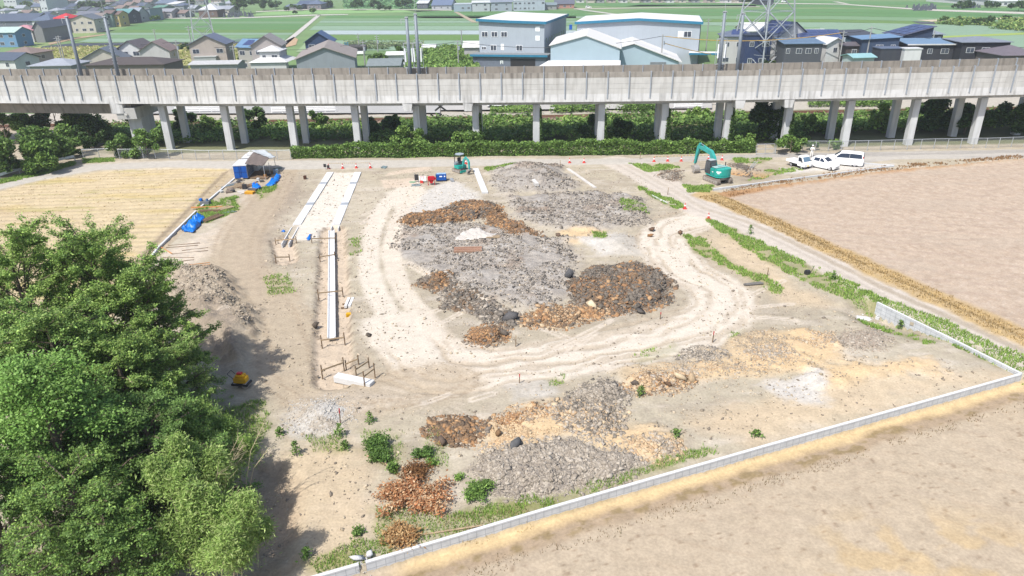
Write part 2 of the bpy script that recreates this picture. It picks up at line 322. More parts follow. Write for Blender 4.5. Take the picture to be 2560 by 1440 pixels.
    dg = pdist(X, Y, BROWNB); m = sst(1.7, .8, dg+wob*.5)*(s > -.3); lay(m, A(190, 146, 100), .85)
    s = sdf(X, Y, P_STUB); m = sst(-.4, .6, s+wob*.2); row = np.sin((Y-.06*X+(n1-.5)*1.2)*2*math.pi/1.45)
    lay(m, A(226, 206, 168)); lay(m*sst(.55, .8, n4), A(206, 184, 146), .4); lay(m*sst(.55, .75, fbm(X*.9, Y*.25, 65)), A(212, 192, 160), .5); lay(m*sst(.0, .9, row)*sst(.3, .6, fbm(X*.2, Y*1.5, 61)), A(204, 184, 152), .5); lay(m*sst(.52, .75, fbm(X*.1, Y*.5, 63)), A(214, 190, 120), .5); lay(m*sst(.6, .75, fbm(X*.07, Y*.2, 67)), A(196, 170, 140), .7)
    lay(m*sst(.62, .8, fbm(X*.13, Y*1.2, 71)), A(176, 170, 96), .6); cls[s > 0] = 1; Z = np.where(s > 0, Z*.4-.15+.05*row*m, Z)
    dl = pdist(X, Y, PW([(590, 430), (345, 690)])); lay(sst(2.6, 1.6, dl+wob*.2)*(s > -.6), A(196, 178, 152), .8); lay(sst(.4, .15, np.abs(dl-1.6))*(s > 0), A(150, 134, 112), .6)
    s = sdf(X, Y, P_ROAD); m = sst(-.5, .35, s+wob*.35); lay(m, A(212, 205, 194)); lay(m*sst(10, 45, X), A(186, 181, 174), .9); lay(m*sst(.5, .7, fbm(X*.05, Y*.8, 81)), A(224, 216, 204), .6); cls[s > 0] = 4; Z = np.where(s > -.3, Z*.15, Z); Rg = np.where(s > 0, .15, Rg)
    # front field below the block wall
    s = sdf(X, Y, P_FRONT); m = sst(-.12, .1, s); far_ = np.clip(s, 0, 99)
    F = C.copy(); C0 = C.copy(); C[:] = A(206, 188, 163); Z0 = Z.copy()
    lay(sst(.45, .75, n3), A(200, 181, 156), .25); lay(sst(.55, .7, fbm(X*.5, Y*.12, 91)), A(211, 194, 170), .35); lay(sst(.80, .90, n4)*sst(.4, .6, n3), A(160, 138, 114), .75); lay(sst(.2, .9, np.sin((Y+X*.36+n1*.8)*4.2))*sst(.4, .65, fbm(X*.4, Y*.4, 97)), A(202, 183, 160), .35); lay(sst(.62, .8, fbm(X*.09, Y*.09, 95)), A(214, 193, 160), .3); lay(sst(.3, .0, np.abs(np.sin((X*.34+Y)*1.7+n1)))*sst(.5, .7, n2), A(192, 170, 144), .4)
    lay(sst(.95, .6, far_+wob*.25)*sst(-6.5, -4.5, X), A(234, 207, 160), .95)
    lay(sst(.8, .2, np.abs(far_-1.05+wob*.35)), A(180, 156, 128), .65); lay(sst(.5, .2, np.abs(far_-1.1+wob*.5))*sst(.5, .65, n3), A(150, 130, 84), .6)
    lay(sst(9, 3, np.hypot(X-20, (Y-24)*1.5))*sst(.45, .6, n2), A(222, 190, 134), .45)
    mm = m[..., None]; C[:] = C0*(1-mm)+C*mm; Z = Z0*(1-m)+(-.62+(n2-.5)*.06+(n3-.5)*.05)*m; cls[s > 0] = 5; Rg = np.where(s > 0, .22, Rg)
    dw = np.minimum(pdist(X, Y, WALL_R), pdist(X, Y, WALL_FW)); sf = sdf(X, Y, P_FRONT); Z = np.where(sf < 0, np.minimum(Z, Z*sst(0, 3, dw))-.10*sst(1.2, 0, dw), Z)
    Z -= ZD
    # under the viaduct and the railway bed
    m = sst(108.2, 109.4, Y+wob*.5-np.where(X > 40, -3.5, 0))*sst(-60, -50, X+8); lay(m, A(120, 128, 84), .8); cls[(m > .5)] = 6
    m = sst(3.2, 2.2, np.abs(Y-RAILY+.0*X)+wob*.2); lay(m, A(176, 152, 134)); cls[m > .5] = 7; Z = np.where(m > .3, .25*m, Z)
    m = sst(134.5, 136, Y+wob*.3); lay(m, A(214, 205, 192), .9)
    return C, Z, Rg, cls
_ys = np.concatenate([np.arange(20, 45, .115), np.arange(45, 75, .18), np.arange(75, 146, .27)])
_xs = np.arange(-104, 116, .2)
GX, GY = np.meshgrid(_xs, _ys)
GC, GZ, GR, GCL = terrain(GX, GY)
def Hq(x, y):                              # height of the built ground
    i = np.clip(np.searchsorted(_ys, y)-1, 0, len(_ys)-2); j = np.clip(((np.asarray(x)-_xs[0])/.2).astype(int), 0, len(_xs)-2)
    return GZ[i, j]
def hz(x, y): return float(Hq(np.array([x]), np.array([y]))[0])
def gp(px, py, dz=0.):                     # photo point -> point on the relief
    x, y = G(px, py)
    for _ in range(3): x, y = G(px, py, hz(x, y))
    return Vector((x, y, hz(x, y)+dz))
def terrain_mat():
    m = bpy.data.materials.new('terrain_earth'); m.use_nodes = True; t = m.node_tree; N = t.nodes; L = t.links; b = N['Principled BSDF']
    b.inputs['Roughness'].default_value = .95; b.inputs['Specular IOR Level'].default_value = .1
    at = N.new('ShaderNodeAttribute'); at.attribute_name = 'tint'; g = N.new('ShaderNodeNewGeometry')
    def noise(s, d):
        n = N.new('ShaderNodeTexNoise'); n.inputs['Scale'].default_value = s; n.inputs['Detail'].default_value = d; L.new(g.outputs['Position'], n.inputs['Vector']); return n
    n1 = noise(7., 5); n2 = noise(1.3, 6)
    mr = N.new('ShaderNodeMapRange'); mr.inputs[1].default_value = .3; mr.inputs[2].default_value = .7; mr.inputs[3].default_value = .86; mr.inputs[4].default_value = 1.11; L.new(n1.outputs[0], mr.inputs[0])
    m2 = N.new('ShaderNodeMapRange'); m2.inputs[1].default_value = .3; m2.inputs[2].default_value = .7; m2.inputs[3].default_value = .9; m2.inputs[4].default_value = 1.08; L.new(n2.outputs[0], m2.inputs[0])
    mu = N.new('ShaderNodeMath'); mu.operation = 'MULTIPLY'; L.new(mr.outputs[0], mu.inputs[0]); L.new(m2.outputs[0], mu.inputs[1])
    mx = N.new('ShaderNodeMix'); mx.data_type = 'RGBA'; mx.blend_type = 'MULTIPLY'; mx.inputs[0].default_value = 1; L.new(at.outputs['Color'], mx.inputs[6]); L.new(mu.outputs[0], mx.inputs[7])
    L.new(mx.outputs[2], b.inputs['Base Color'])
    bn = N.new('ShaderNodeBump'); bn.inputs['Strength'].default_value = .9; L.new(n1.outputs[0], bn.inputs['Height'])
    md = N.new('ShaderNodeMath'); md.operation = 'MULTIPLY'; md.inputs[1].default_value = .07; L.new(at.outputs['Alpha'], md.inputs[0]); L.new(md.outputs[0], bn.inputs['Distance']); L.new(bn.outputs[0], b.inputs['Normal'])
    return m
M_TERR = terrain_mat()
NAMES = ['construction_ground', 'stubble_field', 'ploughed_field', 'dirt_path', 'road', 'ploughed_field', 'verge', 'railway_bed']
def cut_terrain():
    ny, nx = GX.shape; idx = np.arange(ny*nx).reshape(ny, nx)
    Q = np.stack([idx[:-1, :-1], idx[:-1, 1:], idx[1:, 1:], idx[1:, :-1]], -1); cl = GCL[:-1, :-1]
    xc = GX[:-1, :-1]; yc = GY[:-1, :-1]; vis = np.abs(xc) < .82*yc+20
    V = np.stack([GX, GY, GZ], -1).reshape(-1, 3); T = np.concatenate([GC, GR[..., None]], -1).reshape(-1, 4)
    for k, nm in enumerate(NAMES):
        q = Q[(cl == k) & vis]
        if not len(q): continue
        u, inv = np.unique(q, return_inverse=True)
        o = raw(nm, V[u], inv.reshape(q.shape), M_TERR, None, smooth=True)
        at = o.data.attributes.new('tint', 'FLOAT_COLOR', 'POINT'); at.data.foreach_set('color', T[u].astype(np.float32).ravel()); struct(o)
cut_terrain()
# ------------------------------------------------------------ the railway viaduct
_vx = [-92, -77, -56.6, -37, -18, .5, 18.7, 35.5, 54, 73, 92]; _vy = [114.4, 112, 109.4, 107.6, 106, 104.8, 103.9, 103.45, 103.5, 104, 105]
_pc = np.polyfit(_vx, _vy, 4)
VXS = np.arange(-92, 92.1, .5); VYS = np.polyval(_pc, VXS)
_ss = np.concatenate([[0], np.cumsum(np.hypot(np.diff(VXS), np.diff(VYS)))])
def vp(s, d=0.):                           # point of the viaduct: s along, d back from its near face
    x = np.interp(s, _ss, VXS); y = np.interp(s, _ss, VYS); k = np.polyval(np.polyder(_pc), x); n = math.hypot(1, k)
    return (x-k/n*d, y+d/n)
def vsx(x): return float(np.interp(x, VXS, _ss))
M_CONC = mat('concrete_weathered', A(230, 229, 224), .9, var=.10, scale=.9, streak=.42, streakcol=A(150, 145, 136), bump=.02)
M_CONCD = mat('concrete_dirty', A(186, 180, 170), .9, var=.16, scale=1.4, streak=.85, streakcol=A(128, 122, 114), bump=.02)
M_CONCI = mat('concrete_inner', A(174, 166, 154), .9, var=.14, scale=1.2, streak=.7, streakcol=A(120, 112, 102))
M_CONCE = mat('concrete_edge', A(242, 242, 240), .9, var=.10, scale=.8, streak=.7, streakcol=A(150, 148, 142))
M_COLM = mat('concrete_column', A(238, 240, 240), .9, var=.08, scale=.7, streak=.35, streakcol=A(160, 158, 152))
M_STEELP = mat('galvanised_post', A(188, 197, 207), .5, .1, var=.1)
M_GALV = mat('galvanised_steel', (.42, .44, .46), .5, .5, var=.1)
M_DARK = mat('dark_recess', (.02, .02, .022), .8)
VIA = thing('railway_viaduct', 'long grey concrete railway viaduct on square columns with streaked noise walls', 'viaduct', (0, 0, 0))
def vstrip(name, prof, s0, s1, m, step=3.05, parent=VIA):   # profile (d,z) swept along the line
    mb = MB(); ss = list(np.arange(s0, s1, step))+[s1]; k = len(prof)
    for s in ss:
        for d, z in prof: x, y = vp(s, d); mb.v.append((x, y, z))
    for i in range(len(ss)-1):
        for j in range(k):
            a = i*k+j; b = i*k+(j+1) % k; mb.f.append((a, b, b+k, a+k)); mb.m.append(0)
    mb.f.append(tuple(range(k))); mb.f.append(tuple(reversed(range(len(mb.v)-k, len(mb.v))))); mb.m += [0, 0]
    return mb.build(name, m, parent)
S1 = _ss[-1]
vstrip('edge_beam', [(0, 7.42), (.45, 7.42), (.45, 8.5), (.05, 8.5)], 0, S1, M_CONCE)
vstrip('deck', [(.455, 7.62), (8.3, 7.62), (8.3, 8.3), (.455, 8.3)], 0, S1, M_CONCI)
vstrip('far_edge_beam', [(8.305, 7.42), (8.8, 7.42), (8.8, 8.5), (8.305, 8.5)], 0, S1, M_CONCE)
S_PIER = vsx(-58.5)
for d in (1.9, 6.9): vstrip('girder', [(d, 6.75), (d+.75, 6.75), (d+.75, 7.615), (d, 7.615)], S_PIER+3.2, S1, M_COLM)
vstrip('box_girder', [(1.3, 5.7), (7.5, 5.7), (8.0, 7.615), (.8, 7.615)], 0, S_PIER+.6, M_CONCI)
PS = 3.05; n_p = int(S1/PS)
for i in range(n_p):
    s0, s1 = i*PS+.06, (i+1)*PS-.06; mb = MB()
    z = 8.505; hs = [.72, .70, .86, .74]
    for k, h in enumerate(hs):
        (x0, y0), (x1, y1) = vp(s0, .07), vp(s1, .07); (a0, b0), (a1, b1) = vp(s0, .2), vp(s1, .2); e = .012*(k % 2)
        mb.hexa([(x0, y0+e, z), (x1, y1+e, z), (a1, b1, z), (a0, b0, z), (x0, y0+e, z+h-.02), (x1, y1+e, z+h-.02), (a1, b1, z+h-.02), (a0, b0, z+h-.02)], 1 if k == 3 else 0); z += h
    mb.build('noise_panel', [M_CONC, M_CONCD], VIA)
    s = i*PS; mb = MB(); (x0, y0) = vp(s, -.06)
    a = [vp(s-.07, -.10), vp(s+.07, -.10), vp(s+.07, .25), vp(s-.07, .25)]
    mb.hexa([(*q, 7.9) for q in a]+[(*q, 11.6) for q in a]); mb.build('wall_post', M_STEELP, VIA)
    if i % 1 == 0:
        mb = MB(); z0, z1 = 8.5, 11.45; q = [vp(s0, 8.35), vp(s1, 8.35), vp(s1, 8.5), vp(s0, 8.5)]
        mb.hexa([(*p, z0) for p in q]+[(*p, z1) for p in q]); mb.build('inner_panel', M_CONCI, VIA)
        a = [vp(s-.06, 8.22), vp(s+.06, 8.22), vp(s+.06, 8.52), vp(s-.06, 8.52)]; mb = MB()
        mb.hexa([(*q, 8.5) for q in a]+[(*q, 11.52) for q in a]); mb.build('inner_post', M_STEELP, VIA)
COLX = []
for px in (405, 559, 723, 885, 1039, 1187, 1339, 1502, 1661, 1821, 1971, 2123, 2286, 2451, 2620):
    x = atY(px, 300, 106.5)[0]
    for _ in range(3): x = atY(px, 300, float(np.interp(x, VXS, VYS))+1.8)[0]
    COLX.append(x); s = vsx(x)
    for d in (1.75, 6.8):
        cx, cy = vp(s, d+.5); mb = MB(); h = .5; g = -1.
        mb.hexa([(cx-h, cy-h, g), (cx+h, cy-h, g), (cx+h, cy+h, g), (cx-h, cy+h, g), (cx-h, cy-h, 6.76), (cx+h, cy-h, 6.76), (cx+h, cy+h, 6.76), (cx-h, cy+h, 6.76)])
        mb.build('column', M_COLM, VIA, bevel=.04)
    mb = MB(); (a, b), (c, e) = vp(s, 2.66), vp(s, 6.89)
    mb.obox((a, b, 7.1), (c, e, 7.1), .8, .9); mb.build('cross_beam', M_COLM, VIA)
for px in (1039, 1821, 1187, 1971):           # joint brackets on the columns where spans meet
    i = (405, 559, 723, 885, 1039, 1187, 1339, 1502, 1661, 1821, 1971).index(px); x = COLX[i]; s = vsx(x)+(.9 if px in (1039, 1821) else -.9)*(-1 if px in (1039,) else 1)
    cx, cy = vp(s, .95); mb = MB(); mb.prism([(cx-.55, 6.2), (cx+.55, 6.2), (cx+.75, 7.41), (cx-.75, 7.41)], cy-.9, cy+.9, 'y'); mb.build('bracket', M_CONCE, VIA, bevel=.03)
x, y = vp(S_PIER, 0)
mb = MB(); mb.prism([(x-1.05, -1), (x+1.05, -1), (x+1.05, 5.0), (x-1.05, 5.0)], y+2.4, y+6.6, 'y'); mb.build('pier_shaft', M_COLM, VIA, bevel=.05)
mb = MB(); mb.prism([(y+.4, 5.0), (y+8.2, 5.0), (y+8.4, 6.7), (y+.2, 6.7)], x-1.5, x+1.5, 'x'); mb.box(x-.25, x+.25, y+.12, y+.19, 5.6, 6.0); mb.build('pier_cap', M_CONC, VIA, bevel=.05)
mb = MB(); mb.box(x-2.1, x-.2, y+.15, y+1.2, 5.9, 8.45); mb.build('bearing_block', M_CONCE, VIA, bevel=.04)
# overhead-line masts standing on the deck
def mast(px, pyb, pyt, lab, ladder=False, box=False):
    x = atY(px, pyb, 112)[0]
    for _ in range(3): Y = vp(vsx(x), 7.6)[1]; x = atY(px, pyb, Y)[0]
    zt = atY(px, pyt, Y)[2]
    t = thing('overhead_line_mast', lab, 'mast', (x, Y, 8.3), group='steel masts on the viaduct')
    h = zt-8.3; MB().cyl((0, 0, 0), (0, 0, h), .3, .22, 12).build('pole', mat('grey_mast_steel', A(146, 156, 166), .5, .1), t, smooth=True)
    mb = MB(); mb.box(-.25, .25, -.25, .25, h, h+.12)
    mb.build('cap', M_GALV, t)
    if ladder:
        mb = MB()
        for k in range(int(h/.45)): mb.box(-.42, .42, -.03, .03, 1+k*.45, 1.05+k*.45) if 1+k*.45 < h else None
        mb.build('step_rung', M_GALV, t)
        MB().cyl((0, 0, h), (0, 0, h+2.4), .03, .03, 5).build('lightning_rod', M_GALV, t)
    else: MB().obox((0, 0, h-.2), (-.9, 0, h-.2), .07, .07).obox((-.85, 0, h-.2), (-.85, 0, h-.9), .06, .06).build('arm', M_GALV, t)
    if box:
        mb = MB(); z0 = 3.8
        for sx in (-1, 1): mb.obox((sx*.75, 0, z0-.6), (sx*.75, 0, z0+3.0), .08, .08)
        mb.obox((-.75, 0, z0+3), (.75, 0, z0+3), .1, .1); mb.obox((-.75, 0, z0-.6), (.75, 0, z0-.6), .1, .1); mb.build('frame', M_GALV, t)
        mb = MB()
        for sx in (-.5, .5): mb.cyl((sx, -.3, z0+.3), (sx*1.1, -.35, z0+2.3), .12, .1, 8)
        mb.build('insulator', mat('white_porcelain', (.7, .72, .74), .3), t)
    return t
mast(203, 186, 42, 'thick plain steel mast on the viaduct near the pale grey hipped roof', False)
mast(295, 186, 42, 'laddered steel mast on the viaduct over the left cluster of houses', True)
mast(1026, 183, 44, 'plain steel mast on the viaduct left of the pale warehouse', False, True)
mast(1048, 183, 36, 'laddered steel mast on the viaduct, nearest to the pale warehouse', True, True)
mast(1798, 174, 30, 'laddered steel mast on the viaduct just right of the warehouses', True, True)
mast(1843, 172, 34, 'plain steel mast with a short arm on the viaduct before the lattice tower', False)
# railway behind the viaduct
M_RAIL = mat('rusty_rail', (.16, .08, .05), .8, .2); M_SLEEP = mat('old_sleeper', (.16, .12, .10), .9)
RT = thing('railway_track', 'rusty railway track running behind the viaduct columns', 'railway', (0, RAILY, .25))
for d in (-.6, .6): MB().box(-106, 106, d-.05, d+.05, .12, .3).build('rail', M_RAIL, RT)
mb = MB()
for k in range(340): mb.box(-106+k*.63, -105.75+k*.63, -1.1, 1.1, .02, .13)
o = mb.build('sleeper', M_SLEEP, RT); o['kind'] = 'stuff'

# ------------------------------------------------------------ foliage
def leaf_mat(name, trans=.35, rough=.55):
    return mat(name, (1, 1, 1), rough, var=.15, scale=.8, attr=True, trans=trans, spec=.25)
M_LEAF = leaf_mat('leaf_green')
M_BARK = mat('bark', (.13, .10, .075), .95, var=.3, scale=6, bump=.03)
M_STRAW = leaf_mat('dry_leaf', .4, .8)
def leafcloud(name, P, size, cols, parent=None, upbias=.35, tvar=.22, m=None, asp=.55, shade=None):
    P = np.asarray(P, float); n = len(P)
    nrm = rng.normal(size=(n, 3)); nrm /= np.linalg.norm(nrm, axis=1)[:, None]+1e-9; nrm[:, 2] = np.abs(nrm[:, 2])+upbias
    nrm /= np.linalg.norm(nrm, axis=1)[:, None]
    a = rng.normal(size=(n, 3)); u = np.cross(nrm, a); u /= np.linalg.norm(u, axis=1)[:, None]+1e-9; v = np.cross(nrm, u)
    sz = size*(.6+.8*rng.random(n))[:, None]
    V = np.stack([P-u*sz, P-v*sz*asp, P+u*sz, P+v*sz*asp], 1).reshape(-1, 3)
    Fq = np.arange(4*n).reshape(n, 4)
    cols = np.asarray(cols, float); ci = rng.integers(0, len(cols), n); c = cols[ci]*(1+tvar*rng.normal(size=(n, 1))).clip(.45, 1.7)
    if shade is not None: c = c*shade[:, None]
    return raw(name, V, Fq, m or M_LEAF, np.repeat(c, 4, 0), parent)
def clumps(n, c, r, nc=14, cr=.38, flat=.8, shell=.75, bottom=-.55):
    """leaf points in a crown: clumps spread through an uneven ellipsoid"""
    d = rng.normal(size=(nc, 3)); d /= np.linalg.norm(d, axis=1)[:, None]; d[:, 2] = np.where(d[:, 2] < bottom, -d[:, 2]*.5, d[:, 2])
    rad = (shell+(1-shell)*rng.random(nc)-.18*rng.random(nc))
    cc = d*rad[:, None]*np.asarray(r); rr = cr*min(r)*(.65+.7*rng.random(nc))
    w = rr**2; k = rng.choice(nc, n, p=w/w.sum())
    e = rng.normal(size=(n, 3)); e /= np.linalg.norm(e, axis=1)[:, None]; e *= (rng.random(n)**.45)[:, None]; e[:, 2] *= flat
    return np.asarray(c)+cc[k]+e*rr[k][:, None]
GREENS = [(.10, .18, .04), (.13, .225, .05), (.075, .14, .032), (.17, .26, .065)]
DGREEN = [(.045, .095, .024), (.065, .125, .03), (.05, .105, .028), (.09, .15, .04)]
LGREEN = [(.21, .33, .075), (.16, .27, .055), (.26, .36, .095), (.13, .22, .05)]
def trunk(t, h, r, lean=(0, 0), limbs=5, spread=1.5, m=None):
    mb = MB(); top = (lean[0], lean[1], h); mb.cyl((0, 0, -.2), (lean[0]*.5, lean[1]*.5, h*.5), r, r*.75, 8); mb.cyl((lean[0]*.5, lean[1]*.5, h*.5), top, r*.75, r*.35, 8)
    for k in range(limbs):
        a = 2*math.pi*k/limbs+rnd.random(); z = h*(.4+.5*k/limbs); f = z/h
        mb.cyl((lean[0]*f, lean[1]*f, z), (lean[0]*f+math.cos(a)*spread, lean[1]*f+math.sin(a)*spread, z+spread*.6), r*.4, r*.12, 6)
    return mb.build('trunk', m or M_BARK, t)
def bush(x, y, z, rx, ry, h, n, label, cols=GREENS, size=.16, name='bush', cat='bush', group=None, nc=12, stem=True, m=None, cr=.42):
    t = thing(name, label, cat, (x, y, z), group=group)
    leafcloud('foliage', clumps(n, (0, 0, h*.5), (rx, ry, h*.5), nc, cr, .85, .6, -.95), size, cols, t, m=m)
    if stem: trunk(t, h*.7, max(.03, h*.025), (0, 0), 5, min(rx, ry)*.6)
    return t
def tree(x, y, z, r, h, n, label, cols=GREENS, size=.3, cat='tree', group=None, nc=18, name='tree', tf=.35, ry=None):
    t = thing(name, label, cat, (x, y, z), group=group)
    ch = h*(1-tf)/2
    leafcloud('crown', clumps(n, (0, 0, h-ch), (r, ry or r, ch), nc, .45), size, cols, t)
    trunk(t, h*.75, max(.08, h*.022), (r*.08, 0), 6, r*.55)
    return t
# hedge along the far road
def hedge():
    A0 = G(728, 398); B0 = G(1888, 384)
    L = math.hypot(B0[0]-A0[0], B0[1]-A0[1]); a = math.atan2(B0[1]-A0[1], B0[0]-A0[0])
    t = thing('hedge', 'long clipped green hedge between the pale road and the viaduct columns', 'hedge', (A0[0], A0[1], hz(*A0)), a)
    n = 42000; s = rng.random(n)*L; hh = 1.75+.8*(fbm(s*.22, s*0, 3)-.5)+.5*(vn(s*1.1, s*0, 4)-.5); dep = 1.6
    f = rng.random(n); k = rng.random(n)
    d = np.where(f < .55, rng.random(n)*dep, (rng.random(n)**2)*.35); z = np.where(f < .55, hh*(1-.12*k*k)-.1*np.abs(d/dep-.5), hh*k)
    bul = .22*(vn(s*1.1, z*1.4, 8)-.5); d = d+.1+bul+np.where(f < .55, 0, .12*(1-z/2)); z = z+.12*rng.normal(size=n)
    leafcloud('foliage', np.stack([s, d, z], 1), .19, LGREEN[:2]+GREENS, t, .2)
    mb = MB()
    for k in range(int(L/1.5)): mb.cyl((k*1.5+.5, .8, -.1), (k*1.5+.6, .85, 1.3), .05, .03, 5)
    mb.build('stems', M_BARK, t)
hedge()
# kudzu and weeds between the columns and the railway
def undergrowth():
    n = 60000; x = rng.uniform(-74, 88, n); y = 108.8+rng.random(n)*19.2-np.where(x > 42, 2.2, 0)+np.where(x < -45, 1.5, 0)
    keep = (vn(x*.25, y*.4, 12) > .18) & ~((x > 46) & (y < 113)) & ~((x < -22) & (y < 114.5))
    x, y = x[keep], y[keep]; g = Hq(x, y); hh = (.4+1.5*fbm(x*.35, y*.35, 15, 3))*sst(0, 3, y-108.5+np.where(x > 42, 2.2, 0))*np.where(x > -22, 1., .6); z = g+hh+.25*rng.normal(size=len(x))
    lt = vn(x*.18, y*.3, 19) > .45
    o = leafcloud('undergrowth', np.stack([x, y, z], 1)[lt], .30, LGREEN+GREENS[:2], None, .5)
    stuff(o, 'light green creeping ground cover between viaduct and railway', 'ground cover')
    o = leafcloud('weeds', np.stack([x, y, z], 1)[~lt], .30, GREENS, None, .5)
    stuff(o, 'mid green weeds between the viaduct columns and railway', 'weeds')
undergrowth()
def pbush(px, py, wpx, hpx, n, label, cols=GREENS, size=.2, name='bush', cat='bush', group=None, dy=0., **k):
    x, y = G(px, py); y += dy; q = mpp(px, py); w = wpx*q/2
    return bush(x, y, hz(x, y), w, w*.75, hpx*q*1.02, n, label, cols, size, name, cat, group, **k)
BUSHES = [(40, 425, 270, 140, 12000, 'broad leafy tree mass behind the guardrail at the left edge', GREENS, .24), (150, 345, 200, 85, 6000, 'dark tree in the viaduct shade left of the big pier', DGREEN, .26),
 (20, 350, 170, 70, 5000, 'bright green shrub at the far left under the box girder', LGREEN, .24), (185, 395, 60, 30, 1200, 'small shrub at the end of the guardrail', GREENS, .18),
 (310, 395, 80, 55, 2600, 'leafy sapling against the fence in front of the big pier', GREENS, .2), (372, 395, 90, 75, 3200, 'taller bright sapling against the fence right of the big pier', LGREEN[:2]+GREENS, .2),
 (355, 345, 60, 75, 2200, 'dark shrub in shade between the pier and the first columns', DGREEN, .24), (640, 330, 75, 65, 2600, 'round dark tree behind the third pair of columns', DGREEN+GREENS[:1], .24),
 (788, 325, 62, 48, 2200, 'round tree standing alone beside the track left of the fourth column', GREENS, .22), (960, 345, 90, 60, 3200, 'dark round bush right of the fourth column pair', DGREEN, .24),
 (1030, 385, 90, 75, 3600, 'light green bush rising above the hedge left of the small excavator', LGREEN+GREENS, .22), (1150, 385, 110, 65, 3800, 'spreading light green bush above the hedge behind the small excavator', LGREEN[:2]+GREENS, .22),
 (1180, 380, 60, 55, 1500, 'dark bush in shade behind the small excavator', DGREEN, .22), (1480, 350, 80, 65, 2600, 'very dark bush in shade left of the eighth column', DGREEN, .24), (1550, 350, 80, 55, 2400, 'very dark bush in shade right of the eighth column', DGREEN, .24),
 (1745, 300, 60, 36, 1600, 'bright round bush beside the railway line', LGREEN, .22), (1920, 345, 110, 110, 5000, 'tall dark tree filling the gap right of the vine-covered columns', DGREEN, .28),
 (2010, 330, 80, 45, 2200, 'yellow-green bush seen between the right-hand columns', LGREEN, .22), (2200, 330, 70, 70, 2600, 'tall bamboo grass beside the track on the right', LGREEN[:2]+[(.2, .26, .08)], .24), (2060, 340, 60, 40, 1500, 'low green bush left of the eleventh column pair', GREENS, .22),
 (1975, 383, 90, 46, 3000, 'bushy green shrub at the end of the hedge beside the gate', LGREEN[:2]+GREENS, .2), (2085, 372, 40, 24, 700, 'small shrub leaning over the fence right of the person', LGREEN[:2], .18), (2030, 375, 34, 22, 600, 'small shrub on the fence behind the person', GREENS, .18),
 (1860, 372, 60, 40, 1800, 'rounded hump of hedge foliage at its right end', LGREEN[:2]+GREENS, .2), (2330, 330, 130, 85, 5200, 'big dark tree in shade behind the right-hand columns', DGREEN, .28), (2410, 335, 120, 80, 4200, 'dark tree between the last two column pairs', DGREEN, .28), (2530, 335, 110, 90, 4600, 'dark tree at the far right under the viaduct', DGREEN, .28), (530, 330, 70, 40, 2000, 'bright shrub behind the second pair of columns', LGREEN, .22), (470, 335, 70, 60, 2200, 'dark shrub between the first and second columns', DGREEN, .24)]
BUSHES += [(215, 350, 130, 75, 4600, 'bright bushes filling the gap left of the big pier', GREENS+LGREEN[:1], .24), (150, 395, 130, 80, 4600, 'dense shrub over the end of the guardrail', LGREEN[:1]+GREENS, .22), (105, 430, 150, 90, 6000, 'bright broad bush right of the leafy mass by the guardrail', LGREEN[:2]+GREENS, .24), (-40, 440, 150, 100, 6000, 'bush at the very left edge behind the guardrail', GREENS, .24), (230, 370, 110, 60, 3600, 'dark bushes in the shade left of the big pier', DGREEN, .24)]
for b in BUSHES: pbush(*b[:5], b[5], b[6], b[7], group='bushes around the viaduct')
# vines on columns
for i, (k, h, lab) in enumerate([(5, 5.5, 'vine climbing the column behind the small excavator'), (6, 6.2, 'vine climbing the right side of the column left of the signed one'), (7, 5.2, 'vine climbing the column with the small white plate'), (8, 6., 'broad vine climbing the column behind the large excavator hedge'), (9, 6.3, 'thick vine wrapping the column left of the tall dark tree'), (10, 5., 'ragged vine on the column beside the tall dark tree')]):
    x = COLX[k]; cx, cy = vp(vsx(x), 2.25); n = 1800
    zz = rng.random(n)**1.2*h; t = thing('climbing_vine', lab, 'vine', (cx+.5, cy, 0), group='vines on the viaduct columns')
    wd = (1-zz/h*.6); P = np.stack([.05+.45*rng.random(n)*wd, rng.uniform(-.75, .6, n), zz], 1); P2 = np.stack([rng.uniform(-.45, .4, n)*wd, -.55-.2*rng.random(n), zz*.8], 1)
    leafcloud('foliage', np.concatenate([P, P2[:n//3]]) if k in (8, 9, 10) else P, .15, GREENS+DGREEN, t)
    MB().tube([(.03, -.3, 0), (.05, -.2, h*.5), (.03, 0, h*.9)], .03).build('stem', M_BARK, t)
# chain-link fences, gate, guardrail
M_WIRE = mat('chain_link_wire', (.30, .33, .35), .5, .2, alpha=.17)
def fence(pts, hgt, lab, step=2.0, mid=False):
    W = PW(pts); x0, y0 = W[0]; t = thing('chain_link_fence', lab, 'fence', (x0, y0, 0), group='fences along the road')
    P = []; 
    for (ax, ay), (bx, by) in zip(W[:-1], W[1:]):
        n = max(1, int(round(math.hypot(bx-ax, by-ay)/step)))
        for k in range(n): P.append((ax+(bx-ax)*k/n, ay+(by-ay)*k/n))
    P.append(W[-1]); mesh = MB(); rail = MB()
    for i, (x, y) in enumerate(P):
        z = hz(x, y); MB().cyl((x-x0, y-y0, z-.1), (x-x0, y-y0, z+hgt), .045, .045, 6).build('post', M_GALV, t)
        if i:
            u, v = P[i-1]; zz = hz(u, v); rail.cyl((u-x0, v-y0, zz+hgt), (x-x0, y-y0, z+hgt), .035, .035, 6)
            mesh.poly([(u-x0, v-y0, zz+.05), (x-x0, y-y0, z+.05), (x-x0, y-y0, z+hgt-.04), (u-x0, v-y0, zz+hgt-.04)])
    mesh.build('wire_mesh', M_WIRE, t); rail.build('top_rail', M_GALV, t); return t
fence([(210, 398), (290, 396), (300, 398), (390, 398), (560, 400), (728, 399)], 1.45, 'chain-link fence along the road left of the hedge')
fence([(2005, 379), (2200, 376), (2400, 371), (2590, 367)], 1.5, 'chain-link fence along the road right of the person')
